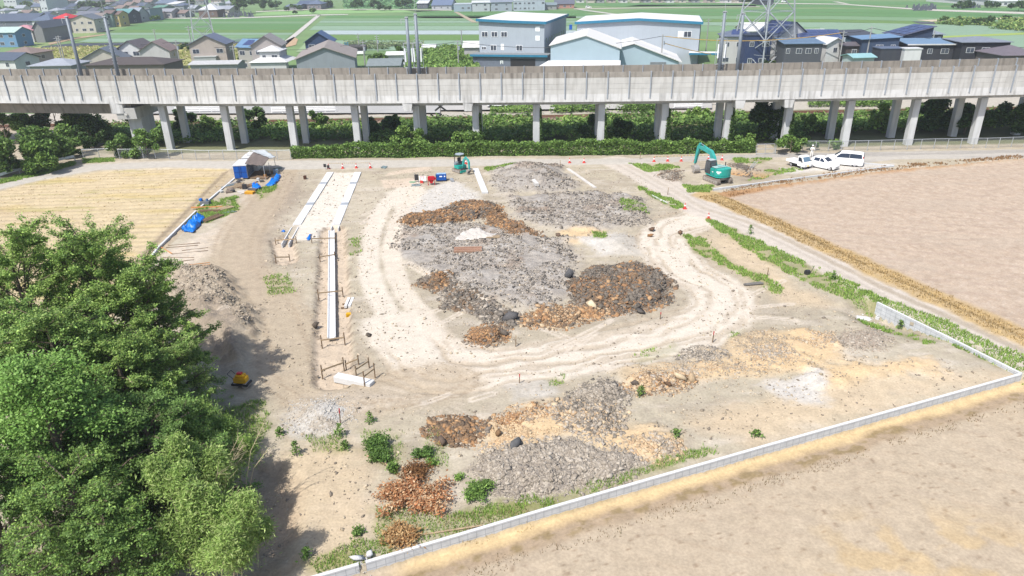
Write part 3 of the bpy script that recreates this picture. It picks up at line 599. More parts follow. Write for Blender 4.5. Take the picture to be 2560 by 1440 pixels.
t = thing('gate', 'grey tubular gate at the right end of the hedge', 'gate', tuple(gp(1912, 386)), math.radians(2)); mb = MB()
for z in (.15, .8, 1.5): mb.cyl((-1.3, 0, z), (1.3, 0, z), .04, .04, 6)
for x in (-1.3, 0, 1.3): mb.cyl((x, 0, .1), (x, 0, 1.55), .04, .04, 6)
mb.build('gate_leaf', M_GALV, t); MB().cyl((1.5, 0, -.1), (1.5, 0, 2.3), .07, .07, 8).build('gate_post', M_GALV, t)
gr = smooth_line(PW([(-60, 476), (0, 450), (100, 422), (187, 402)])); x0, y0 = gr[0]
t = thing('guardrail', 'white steel guardrail curving along the road at left', 'guardrail', (x0, y0, 0)); mb = MB()
for (a, b), (c, e) in zip(gr[:-1], gr[1:]):
    mb.hexa([(a-x0, b-y0, .5), (c-x0, e-y0, .5), (c-x0, e-y0+.06, .5), (a-x0, b-y0+.06, .5), (a-x0, b-y0, .85), (c-x0, e-y0, .85), (c-x0, e-y0+.06, .85), (a-x0, b-y0+.06, .85)])
    mb.hexa([(a-x0, b-y0-.05, .6), (c-x0, e-y0-.05, .6), (c-x0, e-y0, .63), (a-x0, b-y0, .63), (a-x0, b-y0-.05, .72), (c-x0, e-y0-.05, .72), (c-x0, e-y0, .75), (a-x0, b-y0, .75)])
mb.build('beam', mat('white_painted_steel', (.72, .73, .74), .45), t)
for k in range(0, len(gr), 3): MB().cyl((gr[k][0]-x0, gr[k][1]-y0+.12, -.1), (gr[k][0]-x0, gr[k][1]-y0+.12, .8), .06, .06, 6).build('post', M_GALV, t)
# crossing sign seen from behind, by the railway
for px, py, lab in ((1101, 266, 'upper black X-shaped crossing sign by the railway seen from behind'), (1091, 296, 'lower black X-shaped crossing sign by the railway seen from behind')):
    x, y, z = atY(px, py, 127.5); zg = hz(x, y); t = thing('crossing_sign', lab, 'sign', (x, y, zg), group='railway crossing signs'); h = z-zg
    M_BLK = mat('black_board', (.03, .03, .03), .7)
    MB().obox((-1, .03, h-.75), (1, .03, h+.75), .06, .3).build('arm', M_BLK, t); MB().obox((-1, -.04, h+.75), (1, -.04, h-.75), .06, .3).build('arm', M_BLK, t)
    MB().cyl((0, .15, -.2), (0, .15, h+.4), .06, .06, 8).build('post', mat('signal_post', (.25, .22, .2), .6), t)
# ------------------------------------------------------------ vehicles, machines, the person
M_WHITE = mat('white_car_paint', (.80, .80, .80), .25, var=.03, spec=.5)
M_GLASS = mat('dark_car_glass', (.02, .03, .05), .15, var=.05, spec=.35)
M_TYRE = mat('tyre_rubber', (.025, .025, .027), .85)
M_RIM = mat('alloy_rim', (.5, .5, .52), .35, .6)
M_BLACKP = mat('black_plastic', (.03, .03, .032), .6)
M_LAMP = mat('lamp_lens', (.75, .77, .8), .1, spec=.6)
M_RED = mat('red_lens', (.5, .03, .03), .2)
def wheel(t, x, y, r, wd, side):
    w_ = MB().cyl((x, y-wd/2, r), (x, y+wd/2, r), r, r, 18).build('wheel', M_TYRE, t)
    mb = MB(); ys = y+side*(wd/2+.006); mb.cyl((x, ys-.01, r), (x, ys+.01, r), r*.66, r*.62, 14)
    for k in range(5):
        a = k*2*math.pi/5; mb.obox((x, ys+side*.015, r), (x+math.cos(a)*r*.6, ys+side*.015, r+math.sin(a)*r*.6), .03, .05)
    mb.build('rim', M_RIM, w_)
def car(name, label, loc, rz, st, wheels, r, lamps, cat='car', group='white vehicles parked by the road'):
    """st: stations front to rear (x, zbottom, zbelt, ztop, half width belt, half width top)"""
    t = thing(name, label, cat, loc, rz, group); t.scale = (1.03,)*3; mb = MB(); k = 12
    for (x, zb, zl, zt, wb, wt) in st:
        ring = [(-wb*.94, zb), (-wb, zb+.15), (-wb, zl-.12), (-wb*.985, zl), (-wt, zt-.06), (-wt*.86, zt), (wt*.86, zt), (wt, zt-.06), (wb*.985, zl), (wb, zl-.12), (wb, zb+.15), (wb*.94, zb)]
        mb.v += [(x, a, b) for a, b in ring]
    for i in range(len(st)-1):
        for j in range(k):
            a = i*k+j; b = i*k+(j+1) % k; mb.f.append((a, b, b+k, a+k)); mb.m.append(0)
    mb.f.append(tuple(range(k))); mb.f.append(tuple(range((len(st)-1)*k, len(st)*k))); mb.m += [0, 0]
    o = mb.build('body', M_WHITE, t, smooth=True)
    md = o.modifiers.new('edge', 'EDGE_SPLIT'); md.split_angle = math.radians(38)
    for (x, y) in wheels:
        for s in (-1, 1):
            wheel(t, x, s*(y-.02), r, .2, s)
            MB().cyl((x, s*(y-.1), r), (x, s*(y+.076), r), r*1.16, r*1.16, 18).build('wheel_arch', M_BLACKP, t)
    for (x, y, z, sx, sy, sz, m, nm) in lamps: MB().box(x-sx, x+sx, y-sy, y+sy, z-sz, z+sz).build(nm, m, t, bevel=.015)
    return t, st
def ringpt(q, f, s):                       # point on the glass plane between belt and roof
    x, zb, zl, zt, wb, wt = q; return (x, s*((wb*.985)*(1-f)+wt*f+.012), zl*(1-f)+(zt-.06)*f)
def lerp(a, b, t): return tuple(p+(q-p)*t for p, q in zip(a, b))
def station(st, x):
    for a, b in zip(st[:-1], st[1:]):
        if (a[0]-x)*(b[0]-x) <= 0: return lerp(a, b, (x-a[0])/(b[0]-a[0]+1e-9))
    return st[-1]
def sidewin(t, st, x0, x1, f0=.08, f1=.92, x0t=None, x1t=None, name='side_window'):
    for s in (-1, 1):
        mb = MB(); n = 4
        for k in range(n):
            xa, xb = x0+(x1-x0)*k/n, x0+(x1-x0)*(k+1)/n
            ta, tb = (x0t if x0t is not None else x0), (x1t if x1t is not None else x1)
            xc, xd = ta+(tb-ta)*k/n, ta+(tb-ta)*(k+1)/n
            mb.poly([ringpt(station(st, xa), f0, s), ringpt(station(st, xb), f0, s), ringpt(station(st, xd), f1, s), ringpt(station(st, xc), f1, s)])
        mb.build(name, M_GLASS, t)
def screen(t, st, a, b, name, fw=.88, d=.015, e0=.1, e1=.9):
    A_, B_ = st[a], st[b]; dx, dz = B_[0]-A_[0], B_[3]-A_[3]; n = math.hypot(dx, dz); nx, nz = (-dz/n*d, dx/n*d)
    if nz < 0: nx, nz = -nx, -nz
    P = lambda f, s: (A_[0]+dx*f+nx, s*fw*(A_[5]+(B_[5]-A_[5])*f), A_[3]+dz*f+nz)
    MB().poly([P(e0, -1), P(e0, 1), P(e1, 1), P(e1, -1)]).build(name, M_GLASS, t)
x, y = 42.15, 93.0                        # hatchback
st = [(1.72, .32, .62, .66, .62, .55), (1.62, .2, .72, .80, .76, .66), (1.0, .18, .84, .92, .82, .72), (.72, .18, .90, .98, .83, .70), (.02, .18, .93, 1.46, .83, .60), (-.5, .18, .94, 1.51, .83, .61), (-1.2, .18, .96, 1.46, .82, .60), (-1.58, .22, .98, 1.22, .79, .60), (-1.72, .32, .86, .92, .70, .56)]
t, st = car('hatchback', 'small white hatchback parked between the truck and the minivan', (x, y, hz(x, y)), math.radians(-50), st, [(1.12, .72), (-1.2, .72)], .28,
    [(1.60, .56, .66, .07, .13, .07, M_LAMP, 'headlight'), (1.60, -.56, .66, .07, .13, .07, M_LAMP, 'headlight'), (1.70, 0, .42, .03, .4, .05, M_BLACKP, 'grille'), (-1.62, .62, .85, .06, .08, .12, M_RED, 'tail_lamp'), (-1.62, -.62, .85, .06, .08, .12, M_RED, 'tail_lamp'), (.45, .9, .98, .06, .08, .06, M_WHITE, 'mirror'), (.45, -.9, .98, .06, .08, .06, M_WHITE, 'mirror')])
screen(t, st, 3, 4, 'windscreen'); screen(t, st, 6, 7, 'rear_window', e0=.15, e1=.95)
sidewin(t, st, .45, -.3, x0t=-.02, x1t=-.3); sidewin(t, st, -.38, -1.15, x1t=-1.1)
x, y = 45.5, 94.7                          # minivan
st = [(2.33, .38, .80, .84, .72, .62), (2.2, .2, .92, 1.00, .84, .74), (1.55, .2, 1.04, 1.12, .86, .74), (1.3, .2, 1.06, 1.18, .86, .73), (.45, .2, 1.06, 1.78, .86, .68), (-.3, .2, 1.06, 1.84, .86, .69), (-1.9, .2, 1.08, 1.82, .86, .68), (-2.2, .22, 1.08, 1.74, .84, .66), (-2.34, .32, 1.0, 1.06, .80, .66)]
t, st = car('minivan', 'large white minivan with dark tinted windows, rearmost of the parked vehicles', (x, y, hz(x, y)), math.radians(152), st, [(1.45, .76), (-1.38, .76)], .33,
    [(2.2, .62, .86, .07, .14, .08, M_LAMP, 'headlight'), (2.2, -.62, .86, .07, .14, .08, M_LAMP, 'headlight'), (-2.22, .72, 1.2, .06, .06, .22, M_RED, 'tail_lamp'), (-2.22, -.72, 1.2, .06, .06, .22, M_RED, 'tail_lamp'), (1.0, .95, 1.12, .08, .09, .07, M_WHITE, 'mirror'), (1.0, -.95, 1.12, .08, .09, .07, M_WHITE, 'mirror'), (-2.30, 0, .8, .03, .25, .06, M_BLACKP, 'licence_recess')])
screen(t, st, 3, 4, 'windscreen'); sidewin(t, st, 1.1, -.6, x0t=.5, f0=.1, f1=.9); sidewin(t, st, -.62, -2.12, f0=.1, f1=.9, x1t=-2.05)
MB().hexa([(-2.36, -.62, 1.12), (-2.2, -.62, 1.12), (-2.2, .62, 1.12), (-2.36, .62, 1.12), (-2.25, -.58, 1.7), (-2.1, -.58, 1.7), (-2.1, .58, 1.7), (-2.25, .58, 1.7)]).build('rear_window', M_GLASS, t)
x, y = 39.1, 94.0                         # small flatbed truck
t = thing('light_truck', 'small white flatbed truck at the left of the parked vehicles', 'truck', (x, y, hz(x, y)), math.radians(-65), 'white vehicles parked by the road'); t.scale = (.95,)*3
prof = [(.35, .35), (1.66, .35), (1.70, .85), (1.48, 1.0), (1.05, 1.72), (.9, 1.78), (.42, 1.78), (.35, 1.6)]
MB().prism(prof, -.72, .72, 'y').build('cab', M_WHITE, t, bevel=.05)
dx, dz = -.43, .72; nx, nz = .86*.03, .51*.03
P = lambda f, s: (1.48+dx*f+nx, s*.62, 1.0+dz*f+nz)
MB().poly([P(.08, -1), P(.08, 1), P(.9, 1), P(.9, -1)]).build('windscreen', mat('blue_tinted_glass', (.10, .16, .22), .1, spec=.6), t)
for s in (-1, 1):
    MB().poly([(1.28, s*.735, 1.05), (.5, s*.735, 1.05), (.5, s*.735, 1.6), (1.0, s*.735, 1.6)]).build('side_window', M_GLASS, t)
    MB().box(1.64, 1.72, s*.52-.12, s*.52+.12, .62, .8).build('headlight', M_LAMP, t, bevel=.02)
    MB().box(1.25, 1.33, s*.86-.07, s*.86+.07, 1.0, 1.2).build('mirror', M_BLACKP, t)
MB().box(1.68, 1.72, -.16, .16, .46, .56).build('licence_plate', mat('yellow_plate', (.7, .5, .05), .5), t)
MB().box(-1.7, .3, -.7, .7, .58, .66).build('bed', mat('worn_bed_grey', (.35, .37, .38), .6), t)
for s in (-1, 1): MB().box(-1.7, .3, s*.72-.02, s*.72+.02, .6, .92).build('side_board', M_WHITE, t)
MB().box(-1.74, -1.70, -.72, .72, .6, .92).build('tailgate', M_WHITE, t); MB().box(-1.5, 1.2, -.3, .3, .32, .56).build('chassis', M_BLACKP, t)
mb = MB()
for yy in (-.6, .6): mb.obox((.32, yy, .9), (.32, yy, 1.55), .05, .05)
mb.obox((.32, -.6, 1.52), (.32, .6, 1.52), .05, .05); mb.build('guard_frame', M_WHITE, t)
for xx in (1.2, -.75):
    for s in (-1, 1): wheel(t, xx, s*.62, .26, .16, s)
# crawler excavators
M_TEAL = mat('teal_machine_paint', A(45, 190, 176), .4, var=.10, scale=2, spec=.4)
M_TEALD = mat('teal_boom_paint', A(70, 188, 180), .45, var=.14, scale=2, spec=.4)
M_TRACK = mat('muddy_track', (.20, .17, .14), .9, var=.35, scale=5)
M_STEEL = mat('worn_steel', (.34, .31, .28), .6, .3, var=.25, scale=4)
M_CHROME = mat('chrome_rod', (.7, .7, .7), .2, .9)
M_DECAL = mat('white_decal', (.75, .77, .76), .5)
M_CABG = mat('cab_glass', (.06, .07, .08), .1, spec=.6)
def track(t, y, L, wd, h):
    r = h/2; n = 10; prof = [(L/2-r+r*math.cos(a), r+r*math.sin(a)) for a in [(-math.pi/2+math.pi*k/n) for k in range(n+1)]]+[(-L/2+r+r*math.cos(a), r+r*math.sin(a)) for a in [(math.pi/2+math.pi*k/n) for k in range(n+1)]]
    o = MB().prism(prof, y-wd/2, y+wd/2, 'y').build('track', M_TRACK, t); mb = MB()
    k2 = int(L/.17)
    for k in range(k2):
        x = -L/2+r+(L-2*r)*k/(k2-1)
        for z in (-.015, h-.015): mb.box(x-.035, x+.035, y-wd/2-.005, y+wd/2+.005, z, z+.03)
    for sx in (-1, 1):
        for k in range(7):
            a = -math.pi/2+math.pi*(k+.5)/7; cx, cz = sx*(L/2-r+r*math.cos(a)), r+r*math.sin(a)
            mb.obox((cx, y-wd/2-.005, cz), (cx, y+wd/2+.005, cz), .07, .05)
    mb.build('track_shoes', M_TRACK, o)
    mb = MB()
    for s in (-1, 1):
        for sx in (-1, 1): mb.cyl((sx*(L/2-r), y+s*(wd/2-.04), r), (sx*(L/2-r), y+s*(wd/2+.012), r), r*.72, r*.6, 14)
        for k in range(4): x = -L*.25+L*.5*k/3; mb.cyl((x, y+s*(wd/2-.04), r*.55), (x, y+s*(wd/2+.01), r*.55), r*.3, r*.3, 10)
        mb.box(-L/2+r*1.6, L/2-r*1.6, y+s*(wd/2+.004)-.004, y+s*(wd/2+.004)+.004, h*.42, h*.72)
    mb.build('track_wheels', M_STEEL, o)
def bucket(t, p, r, wd, tilt=0.):
    prof = []
    for k in range(9): a = math.radians(60+200*k/8)+tilt; prof.append((p[0]+r*math.cos(a), p[2]+r*math.sin(a)))
    inn = [(p[0]+(r-.05)*math.cos(math.radians(60+200*k/8)+tilt), p[2]+(r-.05)*math.sin(math.radians(60+200*k/8)+tilt)) for k in range(8, -1, -1)]
    mb = MB(); n = len(prof)
    for k in range(n-1):
        a, b = prof[k], prof[k+1]; mb.poly([(a[0], -wd/2, a[1]), (a[0], wd/2, a[1]), (b[0], wd/2, b[1]), (b[0], -wd/2, b[1])])
        c, d = inn[n-1-k], inn[n-2-k]; mb.poly([(c[0], -wd/2, c[1]), (d[0], -wd/2, d[1]), (d[0], wd/2, d[1]), (c[0], wd/2, c[1])])
    for s in (-1, 1): mb.poly([(a, s*wd/2, b) for a, b in prof])
    o = mb.build('bucket', M_STEEL, t); e = prof[-1]; mb = MB()
    for k in range(4): y = -wd/2+.06+(wd-.12)*k/3; mb.cyl((e[0], y, e[1]), (e[0]+.16, y, e[1]-.05), .045, .015, 5)
    mb.build('bucket_teeth', M_STEEL, o)
def arm2(t, name, pts, w0, hs, m):         # box-section arm, pts = (x,z)
    for (a, b), (h0, h1) in zip(zip(pts[:-1], pts[1:]), zip(hs[:-1], hs[1:])): pass
    mb = MB(); up = []; dn = []
    for i, (x, z) in enumerate(pts):
        p = pts[max(0, i-1)]; q = pts[min(len(pts)-1, i+1)]; d = math.hypot(q[0]-p[0], q[1]-p[1]); nx, nz = -(q[1]-p[1])/d, (q[0]-p[0])/d
        up.append((x+nx*hs[i]/2, z+nz*hs[i]/2)); dn.append((x-nx*hs[i]/2, z-nz*hs[i]/2))
    for i in range(len(pts)-1):
        a, b, c, d = dn[i], dn[i+1], up[i+1], up[i]
        mb.hexa([(a[0], -w0/2, a[1]), (b[0], -w0/2, b[1]), (b[0], w0/2, b[1]), (a[0], w0/2, a[1]), (d[0], -w0/2, d[1]), (c[0], -w0/2, c[1]), (c[0], w0/2, c[1]), (d[0], w0/2, d[1])])
    return mb.build(name, m, t)
def ram(t, a, b, r, y=0.):
    a = Vector((a[0], y, a[1])); b = Vector((b[0], y, b[1])); m = a.lerp(b, .6)
    o = MB().cyl(a, m, r, r, 10).build('hydraulic_cylinder', M_TEALD, t); MB().cyl(m, b, r*.55, r*.55, 8).build('piston_rod', M_CHROME, o)
ex = (26.35, 87.5); t = thing('excavator', 'large teal crawler excavator with raised boom beside the freshly dug pit', 'excavator', (*ex, hz(*ex)), math.radians(113))
for s in (-1, 1): track(t, s*.95, 3.0, .46, .68)
MB().box(-.9, .9, -.75, .75, .35, .62).cyl((0, 0, .6), (0, 0, .82), .55, .55, 16).build('undercarriage', M_STEEL, t)
# upper body: rounded counterweight at the rear (-x)
pr = [(1.15, 1.08), (.2, 1.12), (-.9, 1.12)]+[(-.9-.62*math.sin(a), 1.12*math.cos(a)) for a in [math.pi*k/10 for k in range(1, 10)]]+[(-.9, -1.12), (.2, -1.12), (1.15, -1.08)]
MB().prism(pr, .85, 1.0, 'z').build('platform', M_TEAL, t)
rear = [(-.55, 1.12), (-.9, 1.12)]+[(-.9-.62*math.sin(a), 1.12*math.cos(a)) for a in [math.pi*k/10 for k in range(1, 10)]]+[(-.9, -1.12), (-.55, -1.12)]
MB().prism(rear, 1.005, 1.92, 'z').build('counterweight', M_TEAL, t, bevel=.05)
MB().prism([(.25, 1.1), (-.545, 1.1), (-.545, -1.1), (1.1, -1.1), (1.1, -.35), (.25, -.35)], 1.005, 1.85, 'z').build('engine_housing', M_TEAL, t, bevel=.04)
MB().box(-.6, .2, -.95, .95, 1.93, 2.02).box(-.35, .05, -.6, .3, 2.03, 2.10).build('engine_hood', mat('pale_hood', A(190, 225, 222), .4), t, bevel=.03)
MB().cyl((-.3, -.75, 2.0), (-.3, -.75, 2.5), .06, .06, 8).build('exhaust_pipe', M_BLACKP, t)
MB().box(-.48, .2, 1.103, 1.113, 1.08, 1.78).build('side_door', mat('teal_panel', A(38, 178, 165), .4), t); MB().box(-.4, -.12, 1.114, 1.119, 1.4, 1.5).build('door_decal', M_DECAL, t)
mb = MB()                                  # white emblem on the counterweight: a stepped band with a dip
for k in range(-3, 4):
    for (z0, z1, lim) in ((1.5, 1.68, 3), (1.36, 1.51, 1)):
        if abs(k) > lim: continue
        a0, a1 = math.radians(30+k*6-3), math.radians(30+k*6+3); q = lambda a: (-.9-.628*math.sin(a), 1.128*math.cos(a))
        p0, p1 = q(a0), q(a1); mb.poly([(*p0, z0), (*p1, z0), (*p1, z1), (*p0, z1)])
mb.build('emblem', M_DECAL, t)
cabp = [(.3, 1.005), (1.35, 1.005), (1.42, 1.5), (1.28, 2.55), (1.1, 2.68), (.42, 2.68), (.3, 2.55)]
cab = MB().prism(cabp, .12, 1.08, 'y').build('cab', mat('cab_frame_dark', (.05, .055, .06), .5), t, bevel=.03)
for y in (.108, 1.092):
    MB().poly([(.42, y, 1.75), (.78, y, 1.75), (.78, y, 2.5), (.46, y, 2.5)]).build('cab_window', M_CABG, cab); MB().poly([(.84, y, 1.25), (1.3, y, 1.25), (1.26, y, 2.5), (.84, y, 2.5)]).build('cab_window', M_CABG, cab)
MB().poly([(.288, .2, 1.95), (.288, 1.0, 1.95), (.288, 1.0, 2.5), (.288, .2, 2.5)]).build('cab_window', M_CABG, cab)
MB().box(.36, 1.2, .16, 1.04, 2.685, 2.73).build('cab_roof', mat('cab_roof_grey', A(205, 215, 216), .5), cab, bevel=.02)
o = arm2(t, 'boom', [(.75, 1.6), (1.35, 2.75), (1.9, 3.3), (3.0, 3.5), (4.35, 3.55)], .38, [.45, .62, .62, .5, .34], M_TEALD); o.location.y = -.12
MB().poly([(2.1, .075, 3.28), (3.1, .075, 3.42), (3.1, .075, 3.56), (2.1, .075, 3.44)]).build('boom_lettering', M_DECAL, o)
o = arm2(t, 'stick', [(4.15, 4.05), (4.4, 3.5), (4.75, 2.2), (4.95, 1.25)], .3, [.2, .5, .36, .26], M_TEALD); o.location.y = -.12
ram(t, (2.3, 3.62), (4.1, 4.05), .09, -.12); ram(t, (4.5, 3.35), (5.1, 1.6), .07, -.12)
for y in (-.4, .16): ram(t, (1.1, 1.5), (1.9, 3.1), .085, y)
MB().obox((4.95, -.12, 1.3), (4.85, -.12, .9), .2, .16).build('bucket_link', M_STEEL, t); bucket(t, (4.7, 0, .52), .55, .85, math.radians(-20))
x, y = -6.75, 94.6; t = thing('mini_excavator', 'small teal excavator with grey round canopy beside red warning cone', 'excavator', (x, y, hz(x, y)), math.radians(-50))
for s in (-1, 1): track(t, s*.62, 1.75, .32, .48)
MB().box(-.5, .5, -.5, .5, .25, .5).build('undercarriage', M_STEEL, t)
MB().box(.95, 1.05, -.75, .75, .1, .4).build('blade', M_TEAL, t)
pr = [(.55, .68), (-.3, .72)]+[(-.3-.55*math.sin(a), .72*math.cos(a)) for a in [math.pi*k/8 for k in range(1, 8)]]+[(-.3, -.72), (.55, -.68)]
MB().prism(pr, .55, .98, 'z').build('platform', M_TEAL, t, bevel=.03); MB().prism(pr[1:-1]+[(0, -.7), (0, .7)], .985, 1.3, 'z').build('engine_cover', mat('grey_cover', A(150, 160, 168), .5), t, bevel=.06)
MB().box(-.15, .25, -.28, .28, 1.3, 1.42).box(-.25, -.13, -.28, .28, 1.42, 1.95).build('seat', M_BLACKP, t, bevel=.03)
mb = MB()
for s in (-1, 1): mb.obox((-.55, s*.5, 1.25), (-.5, s*.5, 2.35), .07, .07)
for s in (-.4, .4): mb.obox((.3, s, 1.0), (.35, s, 1.5), .04, .04)
mb.build('canopy_post', M_BLACKP, t); MB().prism([(.62*math.cos(a)-.05, .62*math.sin(a)) for a in [2*math.pi*k/18 for k in range(18)]], 2.36, 2.46, 'z').build('canopy', mat('canopy_grey', A(178, 190, 200), .5), t, bevel=.03)
arm2(t, 'boom', [(.6, .85), (.9, 1.75), (1.3, 2.15), (1.9, 1.9)], .2, [.26, .32, .3, .2], M_TEALD); arm2(t, 'stick', [(1.75, 2.05), (2.0, 1.7), (2.05, .75)], .17, [.12, .28, .18], M_TEALD)
ram(t, (1.1, 2.15), (1.78, 2.1), .05); ram(t, (.75, .9), (1.2, 1.9), .055); bucket(t, (1.95, 0, .4), .33, .5, math.radians(-20))
# yellow plate roller half behind the trees
p = gp(606, 966); t = thing('compactor', 'yellow walk-behind compactor machine beside the tree edge', 'compactor', tuple(p), math.radians(-8))
M_YEL = mat('machine_yellow', A(245, 190, 30), .45, var=.1)
MB().box(-.42, .42, -.3, .3, .38, .78).box(-.3, .3, -.24, .24, .785, .95).build('housing', M_YEL, t, bevel=.04)
MB().box(-.58, .58, -.36, .36, .2, .36).build('base_frame', M_BLACKP, t, bevel=.03)
for xx in (-.34, .34): MB().cyl((xx, -.32, .2), (xx, .32, .2), .2, .2, 14).build('drum', M_STEEL, t)
MB().box(-.2, .15, -.12, .12, .955, 1.08).build('engine', M_RED, t, bevel=.02); MB().tube([(-.4, -.25, .7), (-.75, -.25, 1.05), (-.75, .25, 1.05), (-.4, .25, .7)], .02).build('handlebar', M_BLACKP, t)
# the person
def person():
    p = gp(2028, 393); t = thing('person', 'person in white work clothes and helmet standing with folded arms behind the truck', 'person', tuple(p), math.radians(-100))
    import bmesh
    pts = [(0, 0, .92, .13, .10), (0, 0, 1.12, .14, .10), (0, 0, 1.32, .17, .11), (0, 0, 1.42, .09, .08), (0, 0, 1.5, .055, .055), (.01, 0, 1.58, .085, .075), (.01, 0, 1.68, .08, .075),
           (0, .10, .88, .09, .09), (.02, .11, .48, .062, .065), (0, .12, .08, .05, .05), (.14, .13, .03, .04, .035), (0, -.10, .88, .09, .09), (.02, -.13, .48, .062, .065), (-.02, -.15, .08, .05, .05), (.12, -.17, .03, .04, .035),
           (0, .20, 1.38, .06, .06), (.02, .27, 1.12, .05, .05), (.20, .08, 1.14, .04, .04), (.23, -.05, 1.17, .03, .035), (0, -.20, 1.38, .06, .06), (.02, -.27, 1.12, .05, .05), (.22, -.08, 1.17, .04, .04), (.25, .05, 1.2, .03, .035)]
    ed = [(0, 1), (1, 2), (2, 3), (3, 4), (4, 5), (5, 6), (0, 7), (7, 8), (8, 9), (9, 10), (0, 11), (11, 12), (12, 13), (13, 14), (2, 15), (15, 16), (16, 17), (17, 18), (2, 19), (19, 20), (20, 21), (21, 22)]
    me = bpy.data.meshes.new('body'); me.from_pydata([q[:3] for q in pts], ed, []); o = bpy.data.objects.new('body', me); COL.objects.link(o); o.parent = t
    md = o.modifiers.new('skin', 'SKIN'); sd = o.modifiers.new('sub', 'SUBSURF'); sd.levels = sd.render_levels = 2; md.use_smooth_shade = True
    for i, q in enumerate(pts): me.skin_vertices[0].data[i].radius = (q[3], q[4]); me.skin_vertices[0].data[i].use_root = (i == 0)
    m = mat('white_workwear', (.74, .73, .70), .85, var=.08, scale=6); ms = mat('skin_tone', (.45, .28, .2), .6); mbk = M_BLACKP
    bpy.context.view_layer.update(); dg = bpy.context.evaluated_depsgraph_get(); ev = o.evaluated_get(dg); m2 = bpy.data.meshes.new_from_object(ev); o.modifiers.clear(); o.data = m2
    m2.materials.clear(); m2.materials.append(m); m2.materials.append(ms); m2.materials.append(mbk)
    for f in m2.polygons:
        c = f.center; f.material_index = 1 if (c.z > 1.46 or (c.x > .2 and 1.1 < c.z < 1.25)) else (2 if c.z < .09 else 0)
    mb = MB(); n = 14
    for k in range(4):
        z = [1.66, 1.70, 1.76, 1.79][k]; r = [.15, .128, .10, .03][k]
        for i in range(n): a = 2*math.pi*i/n; mb.v.append((.01+r*1.1*math.cos(a), r*math.sin(a), z))
    for k in range(3):
        for i in range(n): a = k*n+i; b = k*n+(i+1) % n; mb.f.append((a, b, b+n, a+n)); mb.m.append(0)
    mb.f.append(tuple(range(3*n, 4*n))); mb.f.append(tuple(reversed(range(n)))); mb.m += [0, 0]
    mb.build('helmet', M_WHITE, t, smooth=True)
    MB().box(.09, .105, -.035, -.015, 1.595, 1.61).box(.09, .105, .015, .035, 1.595, 1.61).build('eyes', mbk, t); MB().cyl((.09, 0, 1.59), (.115, 0, 1.565), .012, .016, 6).build('nose', ms, t); MB().box(.088, .1, -.022, .022, 1.53, 1.537).build('mouth', M_RED, t)
person()
# traffic cones
M_CONE = mat('cone_orange_red', A(240, 80, 70), .5); M_CONEW = mat('cone_white_band', (.8, .8, .8), .4)
def cone_proto():
    t = thing('traffic_cone', 'x', 'traffic cone')
    MB().box(-.22, .22, -.22, .22, 0, .04).build('base', M_CONE, t); MB().cyl((0, 0, .04), (0, 0, .72), .15, .025, 14).build('cone', M_CONE, t)
    MB().cyl((0, 0, .34), (0, 0, .48), .105, .078, 14).build('reflective_band', M_CONEW, t); return t
CN = [(1635, 404, 'traffic cone at the left end of the row behind the excavator'), (1669, 403, 'second traffic cone from the left in the row behind the excavator'), (1703, 403, 'traffic cone just left of the excavator stick'), (1737, 403, 'traffic cone hidden close behind the excavator stick'), (1771, 399, 'traffic cone seen under the excavator boom'), (1805, 400, 'traffic cone at the right end of the row behind the excavator'),
 (1712, 522, 'traffic cone on the grass corner beside the dirt path junction'), (1771, 547, 'traffic cone with a white band at the head of the green verge'), (1165, 410, 'red cone standing right beside the small excavator'), (1424, 407, 'left of two lone cones on the pale road left of the excavator'), (1460, 407, 'right of two lone cones on the pale road left of the excavator'),
 (822, 422, 'cone beside the black signs at the head of the paved strip'), (857, 421, 'second cone from the left at the head of the paved strip'), (891, 420, 'third cone from the left at the head of the paved strip'), (926, 420, 'rightmost cone at the head of the paved strip')]
c0 = cone_proto()
for i, (px, py, lab) in enumerate(CN):
    c = c0 if i == 0 else dup(c0, (0, 0, 0)); c.location = gp(px, py); c['label'] = lab; c['group'] = 'orange traffic cones'
for i, (px0, px1, py0, py1, lab) in enumerate(((822, 926, 419, 418, 'striped bar line resting across the cones at the paved strip'), (1635, 1805, 402, 398, 'striped bar line resting across the cones behind the excavator'))):
    a = gp(px0, py0, .62); b = gp(px1, py1, .62); t = thing('barrier_bar', lab, 'barrier', tuple(a)); d = b-a; m1, m2_ = MB(), MB(); n = 40
    for k in range(n): (m1 if k % 2 else m2_).cyl(d*(k/n), d*((k+1)/n), .022, .022, 6, cap=False)
    m1.build('black_stripes', M_BLACKP, t); m2_.build('yellow_stripes', M_YEL, t)
